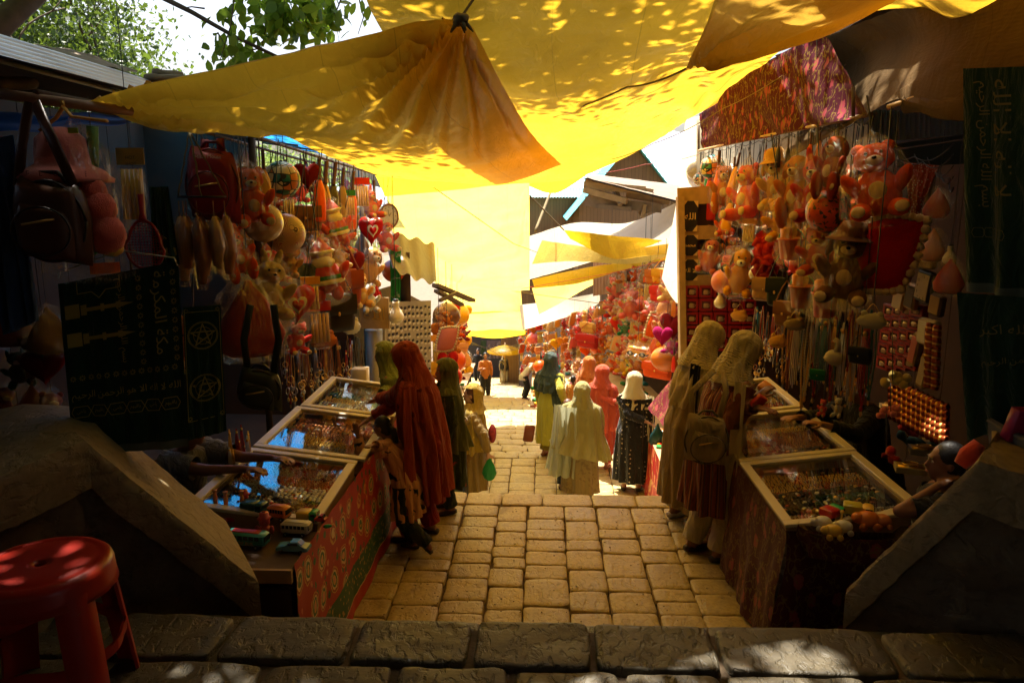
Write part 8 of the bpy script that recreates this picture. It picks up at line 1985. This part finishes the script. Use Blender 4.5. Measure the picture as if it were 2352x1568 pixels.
frow(3,4,1050,1078,(770,772),(860,862),(-2.7,20),(-4.2,34),lambda f:'past the heart cushion stall',W1,25,'toys past the heart cushion stall',.45)
hang('heart',1028,805,862,-1.6,RD,'red and white heart cushion lettered LOVE','cushion',Y=11.6,rz=25,w=.85)
hang('cushion',1026,752,806,-1.6,(.75,.2,.12),'pink and orange square cushion above the LOVE heart','cushion',Y=11.6,rz=25,w=1.1)
hang('farbear0',1021,716,756,-1.6,TN,'tan bear with yellow scarf topping the heart cushion stall','soft toy',Y=11.8,rz=25)
hang('plainheart',1040,852,892,-1.55,(.6,.02,.01),'plain red heart cushion lowest at the LOVE heart stall','cushion',Y=12.0,rz=25)
hang('farbear',1410,630,690,1.3,(.85,.15,.12),'coral pink bear cluster hanging outermost under the rusty panel','soft toy',Y=14.6)
hang('farbear',1404,676,715,1.3,(.85,.15,.12),'coral pink bear just below the outermost coral bear','soft toy',Y=14.6)
hang('farbear',1452,660,735,1.5,(.85,.16,.07),'tall coral plush in film hanging outermost over the cream veil','soft toy',Y=12.4)
hang('plainheart',1523,748,798,1.6,(.45,.01,.12),'furry magenta heart beside the calligraphy shelf','cushion',Y=10.4,w=.95)
hang('truck',1466,785,822,1.55,YL,'yellow toy racing car in film over the cream veil','toy car',Y=11.3,w=1.6)
hang('handbag',1352,722,765,1.3,CR,'cream cylinder handbag at the end of the bend row','bag',Y=16)
hang('handbag',1350,745,800,1.3,(.5,.015,.015),'red vanity bag below the cream cylinder bag','bag',Y=15.9)
hang('plainheart',1276,835,862,.4,TL,'teal heart cushion over the lime kameez shoulder','cushion',Y=20)
for (x0,x1,y0,y1,l) in ((1.30,2.3,10.2,15.2,'long counter behind the coral and orange veiled women'),(.55,1.7,15.4,20.5,'counter at the bend beyond the orange veil'),(-.35,1.0,20.6,26.5,'far counter where the white tee man stoops')):
    zc=gz((y0+y1)/2)+.72; counter(x0,x1,y0,y1,zc,gz(y1)+.0,redcl,l)
    q3=random.Random(int(y0*10)); 
    for i in range(34):
        x=q3.uniform(x0+.04,x0+.7); y=q3.uniform(y0,y1); s_=q3.uniform(.05,.12); mb=MB()
        if i%3: mb.box((x,y,zc+.02+s_*.3),(s_*1.6,s_,s_*.6),Euler((q3.uniform(-.3,.3),q3.uniform(-.3,.3),q3.uniform(0,3))),bev=.008)
        else: fz(mb,(x,y,zc+.02+s_*.4),(s_*.7,s_*.6,s_*.5),None,9,6,.2,i)
        o=centroid_build(mb,'toy_packet',plast_m if i%3 else plush_m); o.color=(*q3.choice([OR,YL,GN,CR,RD,WH,TL,PK]),1); tag(o,'small bright toy heaped on the '+l,'toy','toys heaped on the '+l)
counter(-2.4,-1.62,11.3,17.5,gz(14)+.7,gz(17.5),redcl,'counter of the heart cushion stall')
q3=random.Random(3)
for i in range(30):
    x=q3.uniform(-2.0,-1.62); y=q3.uniform(11.3,15.5); s_=q3.uniform(.05,.1); mb=MB(); mb.box((x,y,gz(14)+.74),(s_*1.6,s_,s_*.6),Euler((q3.uniform(-.3,.3),q3.uniform(-.3,.3),q3.uniform(0,3))),bev=.008); o=centroid_build(mb,'toy_packet',plast_m); o.color=(*q3.choice([OR,YL,GN,CR,WH,TL]),1); tag(o,'small packet heaped on the heart cushion counter','packet','packets heaped on the heart cushion counter')
mb=MB(); fz(mb,at(1018,898,11.0),(.16,.14,.12),None,14,10,.1); tag(centroid_build(mb,'wrapped_bundle',yelp),'bright yellow bundle at the front of the heart cushion counter','bundle')
# far end: textiles, umbrella, hanging bags, wires
r,F,A2,W,H_=hangcloth('textile','lilac patterned textile hung in the shade at the end of the lane',[(1118,782,42),(1150,782,42),(1150,822,42),(1118,824,42)],cloth('lilac_print',(.16,.12,.16),pat=blot((.25,.2,.22),3)),'textile',rip=.05)
r,F,A2,W,H_=hangcloth('textile','green patterned textile beside the lilac one at the end of the lane',[(1104,782,42.5),(1117,782,42.5),(1117,824,42.5),(1104,826,42.5)],cloth('green_print',(.05,.09,.04),pat=blot((.12,.15,.08),3)),'textile',rip=.05)
r=empty('parasol',at(1158,870,35)); tag(r,'pale yellow parasol over the old man at the end of the lane','parasol'); c=at(1160,806,35); mb=MB(); mb.lathe([(.01,.30),(.4,.2),(.85,.02),(.87,-.05)],c=c,n=10); mb.build('canopy',yellow2,r); mb=MB(); mb.tube([c+Vector((0,0,.4)),(c.x,c.y,gz(35))],.03,7); mb.build('pole',wood,r)
mb=MB(); mb.box((at(1130,800,44).x,43.6,gz(43)+1.7),(7,.1,3.6)); tag(centroid_build(mb,'shopfront',simple('dark_shopfront',(.05,.045,.05),.7),smooth=False),'dark shopfront closing the far end of the lane','shop')
for k in range(4): line([at(1075,790-3*k,24),at(1140,800+4*k,28),at(1200,790+3*k,24)],.008,mat=wire_m,label='thin wire sagging across the far end of the lane',cat='wire',group='wires across the far end')

# gloomy stock in the depth of the shed, low beside the lettered towel
q4=random.Random(12); k=0
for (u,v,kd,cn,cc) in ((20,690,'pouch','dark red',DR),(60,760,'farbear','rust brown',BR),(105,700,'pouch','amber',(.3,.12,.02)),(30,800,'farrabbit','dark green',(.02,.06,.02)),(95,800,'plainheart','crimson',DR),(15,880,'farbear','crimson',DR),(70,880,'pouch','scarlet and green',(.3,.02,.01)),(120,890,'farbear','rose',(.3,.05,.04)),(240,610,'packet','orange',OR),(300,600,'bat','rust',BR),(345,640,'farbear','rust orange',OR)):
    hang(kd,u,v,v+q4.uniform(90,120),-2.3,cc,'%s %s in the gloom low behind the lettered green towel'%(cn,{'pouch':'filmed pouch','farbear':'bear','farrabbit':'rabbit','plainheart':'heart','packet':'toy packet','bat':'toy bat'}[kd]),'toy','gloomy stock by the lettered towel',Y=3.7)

r=empty('cover_crate',(-1.66,3.62,-.95)); tag(r,'dark crate added under the toy tray to cover the blue lit steps','crate')  # crate added to hide the bluish light on the steps behind it
for (c,d) in (((-1.66,3.44,-.66),(.80,.03,.62)),((-2.04,3.63,-.66),(.03,.36,.62)),((-1.30,3.63,-.66),(.03,.36,.62)),((-1.66,3.82,-.66),(.74,.03,.62))):
    mb=MB(); mb.box(c,d); mb.build('side',darkwood,r,smooth=False)
for (u,v,n_) in ((1612,440,'red toy bat lettered on its blade, shorter one'),(1688,418,'lime green toy bat behind the yellow one')):
    b_=[o for o in bpy.data.objects if o.get('label')==n_][0]; p0=at(u,v,b_.location.y-.05)
    inv=Matrix.LocRotScale(b_.location,b_.rotation_euler,b_.scale).inverted()
    mb=MB(); k=1/pxm(p0); mb.box(p0,(12*k,.004,42*k)); o=mb.build('label_patch',crb,None,smooth=False); o.parent=b_; o.matrix_parent_inverse=inv
    mb=MB(); put(mb,'Airtel',lambda x,y:p0+Vector((x,-.004,y)),w=38*k,rot=-PI/2); o2=mb.build('lettering',redink,None); o2.parent=b_; o2.matrix_parent_inverse=inv
